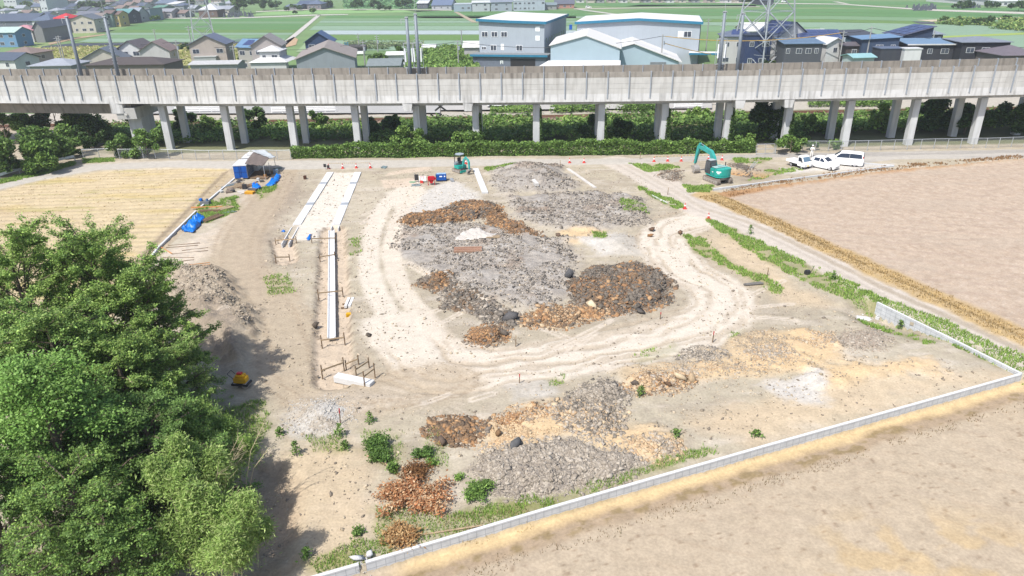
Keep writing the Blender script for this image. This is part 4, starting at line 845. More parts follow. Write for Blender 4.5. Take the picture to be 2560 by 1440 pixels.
# ------------------------------------------------------------ walls, gutters, slabs
def block_mat():
    m = bpy.data.materials.new('concrete_block'); m.use_nodes = True; t = m.node_tree; N = t.nodes; L = t.links; b = N['Principled BSDF']; b.inputs['Roughness'].default_value = .9
    tc = N.new('ShaderNodeTexCoord'); sp = N.new('ShaderNodeSeparateXYZ'); cb = N.new('ShaderNodeCombineXYZ'); L.new(tc.outputs['Object'], sp.inputs[0]); L.new(sp.outputs[0], cb.inputs[0]); L.new(sp.outputs[2], cb.inputs[1])
    bt = N.new('ShaderNodeTexBrick'); L.new(cb.outputs[0], bt.inputs['Vector']); bt.offset = 0.; bt.inputs['Scale'].default_value = 1.; bt.inputs['Brick Width'].default_value = .45; bt.inputs['Row Height'].default_value = .3; bt.inputs['Mortar Size'].default_value = .012
    bt.inputs['Color1'].default_value = (*A(236, 238, 240), 1); bt.inputs['Color2'].default_value = (*A(228, 231, 234), 1); bt.inputs['Mortar'].default_value = (*A(176, 180, 186), 1)
    nz = N.new('ShaderNodeTexNoise'); nz.inputs['Scale'].default_value = 1.7; nz.inputs['Detail'].default_value = 6; L.new(tc.outputs['Object'], nz.inputs['Vector'])
    mr = N.new('ShaderNodeMapRange'); mr.inputs[1].default_value = .3; mr.inputs[2].default_value = .7; mr.inputs[3].default_value = .84; mr.inputs[4].default_value = 1.1; L.new(nz.outputs[0], mr.inputs[0])
    mx = N.new('ShaderNodeMix'); mx.data_type = 'RGBA'; mx.blend_type = 'MULTIPLY'; mx.inputs[0].default_value = 1; L.new(bt.outputs[0], mx.inputs[6]); L.new(mr.outputs[0], mx.inputs[7]); L.new(mx.outputs[2], b.inputs['Base Color'])
    return m
M_BLOCK = block_mat(); M_COPE = mat('wall_coping', A(242, 243, 244), .85, var=.06, scale=2); M_PRECAST = mat('white_precast_concrete', A(246, 246, 246), .85, var=.06, scale=1.5)
def block_wall(W, zt, zb, th, lab, name='block_wall'):
    x0, y0 = W[0]; t = thing(name, lab, 'wall', (x0, y0, 0))
    for (ax, ay), (bx, by) in zip(W[:-1], W[1:]):
        L = math.hypot(bx-ax, by-ay); a = math.atan2(by-ay, bx-ax)
        o = MB().box(0, L, 0, th, zb, zt-.06).build('wall_section', M_BLOCK, t); o.location = (ax-x0, ay-y0, 0); o.rotation_euler = (0, 0, a)
        o = MB().box(0, L, -.006, th+.006, zt-.058, zt).build('coping', M_COPE, t); o.location = (ax-x0, ay-y0, 0); o.rotation_euler = (0, 0, a)
    return t
g0 = G(897, 1413, .1)
block_wall([WALL_FW[0], g0], .12, -.75, .16, 'short left end of the front block wall beyond the rubble gap')
block_wall(WALL_FW[1:], .12, -.8, .16, 'long pale concrete block wall along the front field')
block_wall(list(reversed(WALL_R)), .2, -1.4, .15, 'block wall on the right whose inner face shows above the sunken ground')
block_wall(PW([(1785, 472), (1960, 449), (2236, 414)], .2), .22, -.6, .15, 'low block wall below the parked cars along the ploughed field')
block_wall(PW([(2236, 412), (2140, 405)], .2), .2, -.2, .15, 'short low block wall turning back behind the minivan')
block_wall(PW([(344, 694), (396, 620), (492, 527)], .1), .16, -.3, .18, 'low pale kerb wall left of the largest blue tarpaulin', 'kerb_wall')
block_wall(PW([(505, 516), (546, 481), (588, 446)], .1), .16, -.3, .18, 'low pale kerb wall leading to the blue storage container', 'kerb_wall')
def channel(a, b, w, h, z, lab, cover=None, open_from=1.):
    d = math.hypot(b[0]-a[0], b[1]-a[1]); t = thing('concrete_gutter', lab, 'gutter', (a[0], a[1], z), math.atan2(b[1]-a[1], b[0]-a[0]))
    prof = [(-w/2, -h), (w/2, -h), (w/2, 0), (w/2-.09, 0), (w/2-.13, -h+.1), (-w/2+.13, -h+.1), (-w/2+.09, 0), (-w/2, 0)]
    mb = MB(); n = max(1, int(d/2)); g = .008
    for k in range(n): mb.prism(prof, d*k/n+g, d*(k+1)/n-g, 'x')
    mb.build('channel', M_PRECAST, t)
    if cover:
        n = int(d*cover/1.)
        for k in range(n): MB().box(k*1.+.006, k*1.+.994, -w/2-.02, w/2+.02, .004, .10).build('grating' if k % 9 == 5 else 'cover_slab', M_GALV if k % 9 == 5 else M_PRECAST, t)
    return t
def L2(q, z=0.): return PW(q, z)
a, b = L2([(826, 432), (738, 570)]); channel(a, b, .85, .55, .02, 'white covered gutter along the left side of the paved strip', cover=1.)
a, b = L2([(738, 570), (713, 612)]); channel(a, b, .8, .75, .12, 'open end of the left gutter beside the blue cloth')
a, b = L2([(895, 432), (836, 572)]); channel(a, b, .85, .55, .02, 'white covered gutter along the right side of the paved strip', cover=.96)
a, b = L2([(829, 577), (829, 846)]); channel(a, b, .62, .2, .12, 'long open white gutter running straight down its trench')
MB_ = lambda a, b, w, z0, z1: MB().hexa([(a[0]-w, a[1], z0), (a[0]+w, a[1], z0), (b[0]+w, b[1], z0), (b[0]-w, b[1], z0), (a[0]-w, a[1], z1), (a[0]+w, a[1], z1), (b[0]+w, b[1], z1), (b[0]-w, b[1], z1)])
def slab(q, w, z, lab, m=None):
    a, b = L2(q); L = math.hypot(b[0]-a[0], b[1]-a[1]); zz = hz((a[0]+b[0])/2, (a[1]+b[1])/2)
    o = MB().box(0, L, -w/2, w/2, -.15, z).build('concrete_strip', m or M_PRECAST, None, bevel=.02); o.location = (a[0], a[1], zz); o.rotation_euler = (0, 0, math.atan2(b[1]-a[1], b[0]-a[0])); return tag(o, lab, 'concrete strip')
slab([(1189, 424), (1213, 484)], .75, .22, 'white concrete strip below the small excavator'); slab([(1419, 422), (1488, 470)], .45, .15, 'narrower pale concrete strip right of the grey heap', mat('pale_concrete', A(234, 228, 220), .9))
slab([(840, 942), (931, 961)], .62, .3, 'white concrete strip lying across the bottom end of the trench')
slab([(1326, 458), (1343, 477)], .5, .22, 'short white board lying on the grey heap', mat('whitewashed_board', A(236, 232, 226), .9)); slab([(1628, 488), (1668, 508)], .25, .12, 'thin pale kerb piece on the grass beside the dirt path')
M_WOOD = mat('weathered_wood', A(196, 172, 140), .85, var=.2, scale=3); M_WOODD = mat('dark_wood', A(140, 116, 92), .9, var=.25, scale=3); M_ORW = mat('orange_plank', A(226, 160, 100), .8, var=.15)
def batter(p0, p1, hgt, lab, extra=None):
    a = gp(*p0); b = gp(*p1); t = thing('batter_board', lab, 'batter board', tuple(a), group='wooden batter boards round the trench'); d = b-a
    for q, k in ((Vector((0, 0, 0)), 1.3), (d, 1.3)): MB().obox(q+Vector((0, 0, -.2)), q+Vector((0, 0, hgt*k)), .07, .07).build('stake', M_WOODD, t)
    MB().obox(Vector((0, -.06, hgt*.85)), d+Vector((0, -.06, hgt*.85)), .035, .11).build('rail', M_WOOD, t); return t
for p0, p1, h, lab in (((806, 871), (863, 864), .85, 'batter board crossing the trench just below the long gutter'), ((807, 948), (861, 928), .85, 'slanting batter board at the foot of the trench'), ((866, 925), (897, 912), .6, 'short batter board right of the trench foot'), ((891, 940), (923, 918), .6, 'slanting batter board above the white cross strip'), ((912, 966), (938, 945), .9, 'batter board standing on the right end of the white cross strip'),
    ((797, 748), (858, 742), .7, 'batter board crossing the middle of the long gutter'), ((690, 612), (742, 611), .6, 'batter board across the open left gutter end'), ((690, 655), (725, 654), .6, 'batter board below the open left gutter end'), ((800, 650), (838, 648), .6, 'batter board crossing the upper end of the long gutter'), ((780, 608), (840, 606), .6, 'batter board between the two gutters below the paved strip')): batter(p0, p1, h, lab)
M_REDP = mat('red_paint', A(214, 60, 66), .6)
def stake(px, py, h, lab, red=True):
    p = gp(px, py); t = thing('marker_stake', lab, 'stake', tuple(p), group='wooden marker stakes'); MB().obox((0, 0, -.2), (0.03, .02, h*.7), .06, .06).build('shaft', M_WOODD, t); MB().obox((.03, .02, h*.7), (.04, .03, h), .062, .062).build('painted_top', M_REDP if red else M_WOOD, t)
for px, py, h, lab, r in ((851, 1060, 1.1, 'red-topped stake at the edge of the gravel heap', 1), (1289, 868, .9, 'plain stake standing alone on the pale track', 0), (1781, 856, .9, 'red-topped stake beside the grey stone heap', 1), (1298, 958, .7, 'short red-topped stake beside the pale gravel patch', 1), (1650, 798, .6, 'short red-topped stake below the largest clay pile', 1), (1918, 690, .8, 'plain stake at the end of the green weed strip', 0), (1170, 392, 1.5, 'tall thin stake behind the small excavator', 0), (1400, 415, .8, 'dark stake on the road edge above the grey heap', 0), (1669, 487, .9, 'dark stake beside the dirt path above the junction cone', 0), (1600, 398, 1., 'dark stake left of the cone row behind the excavator', 0)): stake(px, py, h, lab, r)
# ------------------------------------------------------------ store, canopy and heaps of gear
KX = PW([(344, 694), (588, 446)]); KA = math.atan2(KX[1][1]-KX[0][1], KX[1][0]-KX[0][0])
M_CBLUE = mat('container_blue', A(22, 96, 190), .45, var=.08); M_CWHITE = mat('container_white', A(245, 246, 247), .5, var=.05)
p = gp(604, 449); fx, fy = math.cos(KA), math.sin(KA); t = thing('storage_container', 'blue-doored white storage container beside the canopy shelter', 'container', tuple(p), KA-math.pi/2)
L = 3.4; MB().box(-.85, .85, .05, L, .15, 1.85).build('container_body', M_CWHITE, t, bevel=.02); mb = MB()
for k in range(12): mb.box(.853, .88, .25+k*.26, .38+k*.26, .25, 1.75)
mb.build('side_ribs', mat('container_side', A(120, 130, 150), .6), t)
for s in (-1, 1):
    d = MB().box(s*.425-.41, s*.425+.41, 0, .045, .2, 1.8).build('door', M_CBLUE, t); mb = MB().box(s*.425-.40, s*.425+.40, -.02, -.002, .95, 1.03); mb.cyl((s*.12, -.02, .25), (s*.12, -.02, 1.75), .018, .018, 6); mb.build('lock_bar', mat('lock_blue', A(16, 70, 150), .4), d)
MB().box(-.9, .9, -.04, L+.03, 1.86, 1.94).build('roof', M_CWHITE, t); MB().box(-.8, .8, .1, L-.1, 0, .145).build('skids', M_BLACKP, t)
q = Vector((fx*3.9-fy*-.1, fy*3.9, 0)); p2 = p+q; t = thing('site_shed', 'white flat-roofed shed behind the blue storage container', 'shed', (p2.x+.3, p2.y, hz(p2.x, p2.y)), KA-math.pi/2)
MB().box(-.95, .95, 0, 2.4, .1, 1.9).build('wall', M_CWHITE, t); MB().box(-1.05, 1.05, -.1, 2.5, 1.91, 2.0).build('roof', M_CWHITE, t); MB().box(-.6, .95, 1.0, 2.3, 2.01, 2.3).build('roof_box', M_CWHITE, t, bevel=.05); MB().box(-.4, .4, -.03, -.005, .15, 1.8).build('door', mat('grey_door', A(190, 196, 200), .5), t)
def cloth(outline, z, m, name, lab, cat, fold=.18, sup=None, seed=1, step=.12):
    pts = np.array(outline); x0, y0 = pts.min(0); x1, y1 = pts.max(0); xs = np.arange(x0-.1, x1+.1, step); ys = np.arange(y0-.1, y1+.1, step); X, Y = np.meshgrid(xs, ys)
    s = sdf(X, Y, outline)+(vn(X*2, Y*2, seed)-.5)*.25; Z = Hq(X, Y)+z*.35*sst(0, .5, s)+.04+fold*1.3*(np.abs(fbm(X*2.2, Y*1.6, seed+1, 3)-.5)*4+.35*vn(X*6, Y*5, seed+2))*sst(-.05, .25, s)
    idx = np.arange(X.size).reshape(X.shape); ok = s > 0; f = ok[:-1, :-1] & ok[1:, :-1] & ok[:-1, 1:] & ok[1:, 1:]
    Q = np.stack([idx[:-1, :-1], idx[:-1, 1:], idx[1:, 1:], idx[1:, :-1]], -1)[f]; u, inv = np.unique(Q, return_inverse=True); V = np.stack([X.ravel(), Y.ravel(), Z.ravel()], 1)[u]
    o = raw(name, V, inv.reshape(Q.shape), m); sd = o.modifiers.new('thick', 'SOLIDIFY'); sd.thickness = .02; return tag(o, lab, cat)
M_TARP = mat('blue_tarpaulin', A(10, 130, 235), .4, var=.12, scale=3, spec=.4); M_TARPW = mat('white_sheet', A(226, 218, 208), .6, var=.06); M_TARPG = mat('grey_tarpaulin', A(214, 220, 224), .6, var=.06); M_MESH = mat('dark_shade_mesh', A(128, 116, 110), .9, var=.2, scale=3)
cloth(PW([(452, 580), (480, 550), (505, 544), (516, 548), (507, 563), (485, 585)]), .3, M_TARP, 'tarpaulin', 'largest blue tarpaulin, crumpled on pale ground beside the kerb wall', 'tarpaulin', .3, seed=3)
cloth(PW([(662, 464), (682, 453), (690, 442), (703, 442), (698, 457), (682, 469), (668, 467)]), .25, M_TARP, 'tarpaulin', 'blue and white tarpaulin trailing right of the canopy shelter', 'tarpaulin', .3, seed=5)
cloth(PW([(628, 473), (632, 462), (646, 463), (657, 473), (643, 477)]), .35, M_TARP, 'tarpaulin', 'small bundled blue tarpaulin just below the canopy shelter', 'tarpaulin', .3, seed=7)
cloth(PW([(766, 602), (772, 588), (780, 584), (782, 588), (775, 598), (773, 603)]), .08, M_TARP, 'blue_cloth', 'narrow blue cloth lying at the foot of the paved strip', 'cloth', .15, seed=8)
cloth(PW([(703, 581), (705, 577), (714, 578), (714, 582)]), .15, M_TARP, 'blue_cloth', 'tiny blue cloth left of the open gutter end', 'cloth', .1, seed=9, step=.08)
cloth(PW([(1135, 605), (1150, 590), (1200, 578), (1215, 590), (1245, 592), (1235, 603), (1185, 607)]), .25, M_TARPW, 'white_sheet', 'crumpled white sheet behind the stack of brown boards', 'sheet', .10, seed=11)
def canopy():
    p = gp(655, 440); t = thing('canopy_shelter', 'open work shelter of posts under dark mesh and grey tarpaulin', 'shelter', tuple(p))
    P0 = {k: gp(*q)-p for k, q in dict(a=(618, 446), b=(664, 450), c=(676, 437), d=(690, 424), e=(640, 424)).items()}
    for k, h in (('b', 2.0), ('c', 1.7), ('d', 1.75), ('e', 2.4)): MB().cyl(P0[k], P0[k]+Vector((0, 0, h)), .035, .035, 6).build('post', M_GALV, t)
    def sheet(name, cs, m, sag=.2):
        n = 10; V = []; F_ = []
        for i in range(n+1):
            for j in range(n+1):
                u, v = i/n, j/n; q = (cs[0]*(1-u)+cs[1]*u)*(1-v)+(cs[3]*(1-u)+cs[2]*u)*v; V.append((q.x, q.y, q.z-sag*math.sin(math.pi*u)*math.sin(math.pi*v)+.05*math.sin(u*17+v*5)))
        for i in range(n):
            for j in range(n): a = i*(n+1)+j; F_.append((a, a+n+1, a+n+2, a+1))
        o = raw(name, np.array(V), np.array(F_), m, None, t); o.modifiers.new('thick', 'SOLIDIFY').thickness = .03
    Z = lambda v, h: Vector((v.x, v.y, h))
    sheet('shade_mesh', [Z(P0['a'], 1.95), Z(P0['b'], 1.9), Z(P0['c']+Vector((0, .8, 0)), 2.15), Z(P0['e'], 2.5)], M_MESH, .1)
    sheet('tarpaulin_roof', [Z(P0['e']+Vector((-.3, .3, 0)), 2.6), Z(P0['c']+Vector((.2, .4, 0)), 2.2), Z(P0['d']+Vector((.3, 0, 0)), 1.7), Z(P0['d']+Vector((-1.6, 1.2, 0)), 2.5)], M_TARPG, .25)
    return t
canopy()
o = MB().prism([gp(x, y)[:2] for x, y in ((622, 447), (668, 449), (690, 430), (640, 428))], .02, .1, 'z').build('timber_floor', M_WOODD); o.location.z = hz(*gp(655, 440)[:2])+.02; tag(o, 'dark timber floor under the canopy shelter', 'floor')
def stackbox(name, px, py, sx, sy, sz, rz, m, lab, cat, n=1, gap=.01, parts='board'):
    p = gp(px, py); t = thing(name, lab, cat, tuple(p), math.radians(rz))
    for k in range(n): MB().box(-sx/2+rnd.uniform(-.04, .04)*(n > 1), sx/2, -sy/2, sy/2, k*sz/n, (k+1)*sz/n-gap).build(parts, m, t, bevel=min(.02, sz/n*.2))
    return t
M_ORY = mat('yellow_formwork', A(250, 185, 60), .6, var=.12)
stackbox('formwork_stack', 625, 484, 1.2, .7, .32, -12, M_ORY, 'stack of yellow formwork panels below the small blue tarpaulin', 'panels', 3, .02, 'panel'); stackbox('plate_stack', 633, 476, 1.2, .7, .25, -15, mat('dark_plate', A(110, 105, 105), .7), 'dark grey steel plates behind the yellow formwork panels', 'plates', 2, .02, 'plate')
stackbox('tool_box', 612, 472, .5, .45, .6, 10, M_BLACKP, 'black box standing left of the dark grey plates', 'box'); stackbox('rubbish_bin', 690, 434, .7, .6, .6, 20, mat('slate_blue', A(120, 140, 160), .5), 'slate blue bin on the bare ground right of the shelter', 'bin')
stackbox('oil_drum', 763, 448, .35, .35, .5, 0, mat('rusty_brown', A(96, 64, 48), .7), 'small rusty box on the bare dirt left of the paved strip', 'box')
def planks(name, px, py, n, L, w, h, rz, spread, m, lab, cat, rr=6, round_=False, group=None):
    p = gp(px, py); t = thing(name, lab, cat, tuple(p), math.radians(rz), group)
    for k in range(n):
        y = (k-(n-1)/2)*spread; a = math.radians(rnd.uniform(-rr, rr)); d = Vector((math.cos(a)*L/2, math.sin(a)*L/2, 0)); c = Vector((rnd.uniform(-.1, .1)*L, y, h/2+.01+(k % 2)*.004))
        (MB().cyl(c-d+Vector((0, 0, h/2)), c+d+Vector((0, 0, h/2)), h, h*.9, 10) if round_ else MB().obox(c-d, c+d, w, h)).build('log' if round_ else 'plank', m, t)
    return t
planks('timber_planks', 592, 466, 6, 2.4, .16, .1, 52, .28, M_WOOD, 'weathered planks lying side by side below the blue container', 'planks'); planks('pipe_bundle', 570, 466, 4, 1.7, .1, .1, 50, .13, mat('bluegrey_steel', A(150, 168, 172), .5, .2), 'blue-grey pipe bundle against the kerb wall below the container', 'pipes')
planks('log_pile', 528, 549, 3, 2.6, .2, .13, 62, .34, M_WOODD, 'three dark logs beside the largest blue tarpaulin', 'logs', 3, True); planks('orange_plank', 524, 519, 1, 4.2, .18, .14, 2, .2, M_ORW, 'long orange plank lying across the timber heap', 'plank', 1)
planks('board_heap', 560, 523, 3, 1.9, .3, .16, 50, .36, M_WOOD, 'pale boards stacked at the right end of the long orange plank', 'boards', 4); planks('steel_pipes', 571, 532, 4, 1.5, .1, .09, 40, .15, mat('bluegrey_steel', (0, 0, 0)), 'blue-grey pipes right of the pale board heap', 'pipes', 4)
t = stackbox('winch_machine', 515, 512, 1.1, .6, .5, -5, mat('grey_casting', A(128, 132, 136), .6), 'grey machine with a blue cap behind the long orange plank', 'machine', 1, parts='housing'); MB().box(-.7, -.35, -.2, .2, .5, .78).build('blue_cap', M_TARP, t, bevel=.05); MB().cyl((.25, 0, .5), (.25, 0, .75), .16, .14, 10).build('motor', mat('steel_blue', A(90, 120, 160), .5), t)
planks('timber_beam', 520, 530, 1, 2.3, .3, .26, 2, .2, M_WOODD, 'thick dark timber under the long orange plank', 'timber', 1); planks('timber_offcuts', 575, 478, 5, .8, .3, .2, 15, .4, mat('offcut_mix', A(150, 134, 120), .85, var=.35, scale=3), 'scattered timber offcuts and debris left of the black box', 'offcuts', 40)
planks('white_sheets_flat', 605, 481, 3, .9, .5, .08, 30, .5, M_TARPW, 'white panels lying flat below the weathered planks', 'panels', 25)
for i, (x0, y0, x1, y1) in enumerate(((420, 615, 500, 608), (415, 620, 495, 614), (455, 627, 520, 620), (430, 636, 520, 627), (407, 644, 485, 645), (402, 660, 485, 650), (435, 667, 525, 657), (450, 671, 530, 661))):
    a, b = gp(x0, y0, .04), gp(x1, y1, .04); d = b-a
    o = MB().cyl((0, 0, 0), d, .03, .03, 6).build('steel_rod', M_WOODD if i < 6 else M_ORW); o.location = a; tag(o, 'thin dark rod lying on the pale ground below the blue tarpaulin' if i < 6 else 'thin orange rod lying lowest on the pale ground', 'rod', 'rods laid out on the pale ground')
o = MB().obox((0, 0, 0), gp(430, 635)-gp(400, 618), .12, .05).build('orange_lath', M_ORW); o.location = gp(400, 618, .05); tag(o, 'orange lath slanting from the kerb wall bend', 'lath')
for i, (px, py, sx, sy, sz, col, lab) in enumerate(((646, 452, .35, .35, .4, (235, 236, 236), 'white bucket at the front edge of the shelter floor'), (655, 455, .5, .4, .3, (120, 118, 116), 'dark crate in front of the shelter posts'), (672, 440, .4, .4, .35, (60, 62, 66), 'black bucket under the shelter'), (640, 456, .6, .3, .2, (196, 186, 176), 'pale grey box before the shelter floor'), (598, 455, 1.2, .4, .3, (96, 92, 90), 'dark trestle in front of the blue doors'), (606, 452, .35, .3, .4, (222, 206, 178), 'tan box at the foot of the blue doors'), (554, 481, .5, .4, .25, (226, 226, 222), 'white sack beside the kerb wall'), (664, 444, .3, .3, .5, (214, 150, 60), 'orange canister behind the trailing tarpaulin'), (582, 480, .5, .4, .3, (70, 70, 74), 'black crate left of the timber offcuts'), (694, 422, 1.1, .5, .2, (150, 166, 160), 'flat grey-green pallet beside the shelter'))): stackbox('bucket' if 'bucket' in lab else 'box', px, py, sx, sy, sz, i*23, mat('gear_%d_%d_%d' % col, A(*col), .6), lab, 'bucket' if 'bucket' in lab else 'box', 2, .03, 'layer')
planks('long_boards', 618, 466, 5, 2.2, .14, .1, 48, .24, M_WOODD, 'dark boards lying below the shelter floor', 'boards', 10); planks('white_pipes', 585, 458, 3, 2.0, .1, .08, 50, .2, M_TARPW, 'white pipes beside the weathered planks', 'pipes', 5); planks('short_battens', 634, 462, 6, 1.1, .08, .08, 40, .16, M_ORW, 'orange-tinted battens scattered before the shelter', 'battens', 30)
# gear near the small excavator
p = gp(1104, 452); t = thing('generator', 'blue boxed generator with white marks beside the red machine', 'generator', tuple(p), math.radians(4))
MB().box(-.65, .65, -.35, .35, .12, .95).build('housing', M_CBLUE, t, bevel=.05); MB().box(-.6, .6, -.3, .3, .955, 1.0).build('top_cover', mat('pale_blue', A(170, 205, 240), .5), t); MB().box(-.75, -.66, -.35, .35, .1, .9).build('side_panel', mat('grey_panel', A(120, 130, 140), .5), t)
MB().box(-.25, .1, -.36, -.352, .6, .75).box(.35, .5, -.36, -.352, .6, .75).build('marks', M_DECAL, t); MB().box(-.68, .68, -.38, .38, 0, .1).build('skid', M_BLACKP, t)
p = gp(1079, 462); t = thing('mortar_mixer', 'bright red machine on a tubular frame left of the blue generator', 'mixer', tuple(p), math.radians(3)); M_MRED = mat('bright_red', A(216, 30, 48), .45, var=.08)
MB().box(-.45, .45, -.3, .3, .62, 1.1).build('hopper', M_MRED, t, bevel=.06); MB().prism([(-.32, .61), (.32, .61), (.14, .25), (-.14, .25)], -.2, .2, 'y').build('chute', M_MRED, t); mb = MB()
for sx in (-.42, .42):
    for sy in (-.28, .28): mb.obox((sx, sy, 0), (sx, sy, .62), .05, .05)
    mb.obox((sx, -.28, .06), (sx, .28, .06), .05, .05)
mb.build('frame', M_MRED, t); MB().box(.46, .62, -.2, .2, .7, .95).build('motor', M_MRED, t, bevel=.03)
p = gp(1042, 455); t = thing('floodlight', 'black upright panel on a stand left of the red machine', 'panel', tuple(p)); MB().box(-.25, .25, -.1, .1, .25, 1.0).build('panel', M_BLACKP, t, bevel=.03); MB().obox((-.25, 0, 0), (-.25, 0, 1.3), .04, .04).obox((.25, 0, 0), (.25, 0, 1.3), .04, .04).build('stand', M_GALV, t)
p = gp(1057, 456); t = thing('sign_board', 'white board with red strokes leaning behind the red machine', 'sign', tuple(p)+(()), math.radians(-3)); MB().box(-.45, .45, 0, .04, .15, .85).build('board', M_DECAL, t); mb = MB()
for x in (-.3, -.1, .12): mb.box(x, x+.05, -.006, -.001, .35, .75)
mb.box(-.3, .2, -.006, -.001, .76, .8).build('red_strokes', M_MRED, t); MB().obox((0, .05, 0), (0, .25, .6), .04, .04).build('prop', M_GALV, t)
c = dup(c0, gp(1054, 458), 0, 'toppled orange cone lying beside the red machine', 'orange traffic cones'); c.rotation_euler = (0, math.radians(85), 1.2); c.location.z += .15
o = MB().tube([(.35*math.cos(a)*(1+.3*math.sin(a*3)), .25*math.sin(a), .05) for a in [k*.45 for k in range(15)]], .035).build('hose', mat('green_hose', A(130, 205, 160), .5)); o.location = gp(1031, 456); tag(o, 'coiled pale green hose left of the black panel', 'hose')
t = stackbox('vibrator_plate', 1040, 465, 1.1, .3, .25, 3, mat('bluish_grey', A(170, 185, 190), .5), 'long pale grey tool with a handle below the black panel', 'tool', 1, parts='body'); MB().tube([(-.2, -.2, .2), (0, -.5, .4), (.4, -.5, .3)], .025).build('handle', M_BLACKP, t)
planks('rubble_sack', 1130, 452, 4, .35, .3, .22, 10, .28, mat('grey_sack', A(176, 180, 184), .8, var=.2, scale=5), 'small grey sacks right of the blue generator', 'sacks', 40)
planks('scrap_pipes', 960, 419, 6, .8, .12, .12, 0, .16, mat('bluish_scrap', A(140, 160, 165), .6, var=.3, scale=4), 'heap of grey-blue scrap right of the paved strip cones', 'scrap', 50)
p = gp(817, 424); t = thing('road_sign', 'pair of small black signs at the head of the paved strip', 'sign', tuple(p)); MB().box(-.4, -.02, 0, .04, .35, .8).build('board', M_BLACKP, t); MB().box(.05, .4, .05, .09, .2, .6).build('board', M_BLACKP, t); MB().obox((-.2, .06, 0), (-.2, .06, .4), .05, .05).obox((.2, .12, 0), (.2, .12, .3), .05, .05).build('legs', M_GALV, t)
p = gp(1170, 625); t = thing('board_stack', 'stack of brown corrugated boards among the grey rubble', 'boards', tuple(p), math.radians(1)); M_BRN = mat('brown_sheet', A(172, 128, 104), .8, var=.15)
for k in range(5): MB().obox((-1.35, (k-2)*.22, .12+.02*(k % 2)), (1.35, (k-2)*.22, .12+.02*(k % 2)), .19, .22).build('board', M_BRN if k % 2 else mat('brown_sheet_pale', A(190, 152, 128), .8), t)
planks('white_posts', 1232, 594, 2, 1.4, .16, .14, 4, .3, M_WOOD, 'two pale posts at the right edge of the white sheet', 'posts', 3)
p = gp(870, 772); t = thing('white_channels', 'two white concrete posts lying on cross timbers beside the trench', 'posts', tuple(p), math.radians(91))
for y in (-.16, .16): MB().box(-.1, 1.55, y-.11, y+.11, .12, .34).build('concrete_post', M_PRECAST, t)
for x in (.1, .8): MB().box(x-.06, x+.06, -.6, .6, 0, .11).build('bearer', M_WOODD, t)
t = stackbox('yellow_pallet', 875, 790, .55, .4, .28, 2, M_YEL, 'yellow slatted pallet at the foot of the white concrete posts', 'pallet', 4, .03, 'slat')
planks('old_log', 1886, 712, 2, 1.6, .2, .1, 12, .16, mat('grey_log', A(130, 126, 122), .9, var=.2, scale=4), 'two grey logs lying on the pale ground at right', 'logs', 3, True)
planks('fallen_pole', 955, 1158, 1, 2.2, .12, .07, -33, .1, M_WOOD, 'bare pole lying among weeds beside the brown dead branches', 'pole', 1, True); planks('bamboo_pole', 1130, 1328, 1, 3.2, .08, .05, 12, .1, M_WOOD, 'bamboo pole lying in the grass along the front wall', 'pole', 1, True)
p = gp(2018, 686); t = thing('black_bag', 'black bag with a thin rod on the grass strip at right', 'bag', tuple(p)); MB().prism([(.28*math.cos(a)*(1+.2*math.sin(3*a)), .22*math.sin(a)) for a in [k*.6 for k in range(10)]], 0, .4, 'z').build('bag', M_BLACKP, t, bevel=.08); MB().cyl((.2, 0, 0), (.55, .1, .7), .025, .02, 6).build('rod', M_BLACKP, t)
for px, py, lab in ((2196, 797, 'white hollow block below the head of the right block wall'), (2280, 826, 'tan hollow block in the weeds along the right block wall'), (2291, 837, 'dark-mouthed hollow block lowest along the right block wall'), (2222, 803, 'pale block half hidden in weeds by the right block wall')):
    p = gp(px, py); t = thing('hollow_block', lab, 'block', tuple(p), rnd.random(), 'loose concrete blocks'); mb = MB(); mb.box(-.26, .26, -.14, -.09, 0, .24).box(-.26, .26, .09, .14, 0, .24).box(-.26, -.21, -.088, .088, 0, .24).box(.21, .26, -.088, .088, 0, .24).box(-.2, .2, -.088, .088, .0, .1); mb.build('shell', M_PRECAST if px < 2200 else mat('tan_block', A(214, 200, 176), .9), t)
# ladder in the pit
a, b = gp(1873, 438), gp(1890, 412, .4); t = thing('ladder', 'thin aluminium ladder leaning at the pit edge', 'ladder', tuple(a)); d = b-a; mb = MB()
for s in (-.2, .2): mb.obox((s, 0, .05), d+Vector((s, 0, .1)), .05, .05)
mb.build('side_rails', M_GALV, t); mb = MB()
for k in range(1, 9): q = d*(k/9); mb.obox((q.x-.2, q.y, q.z+.07), (q.x+.2, q.y, q.z+.07), .03, .03)
mb.build('rungs', M_GALV, t)
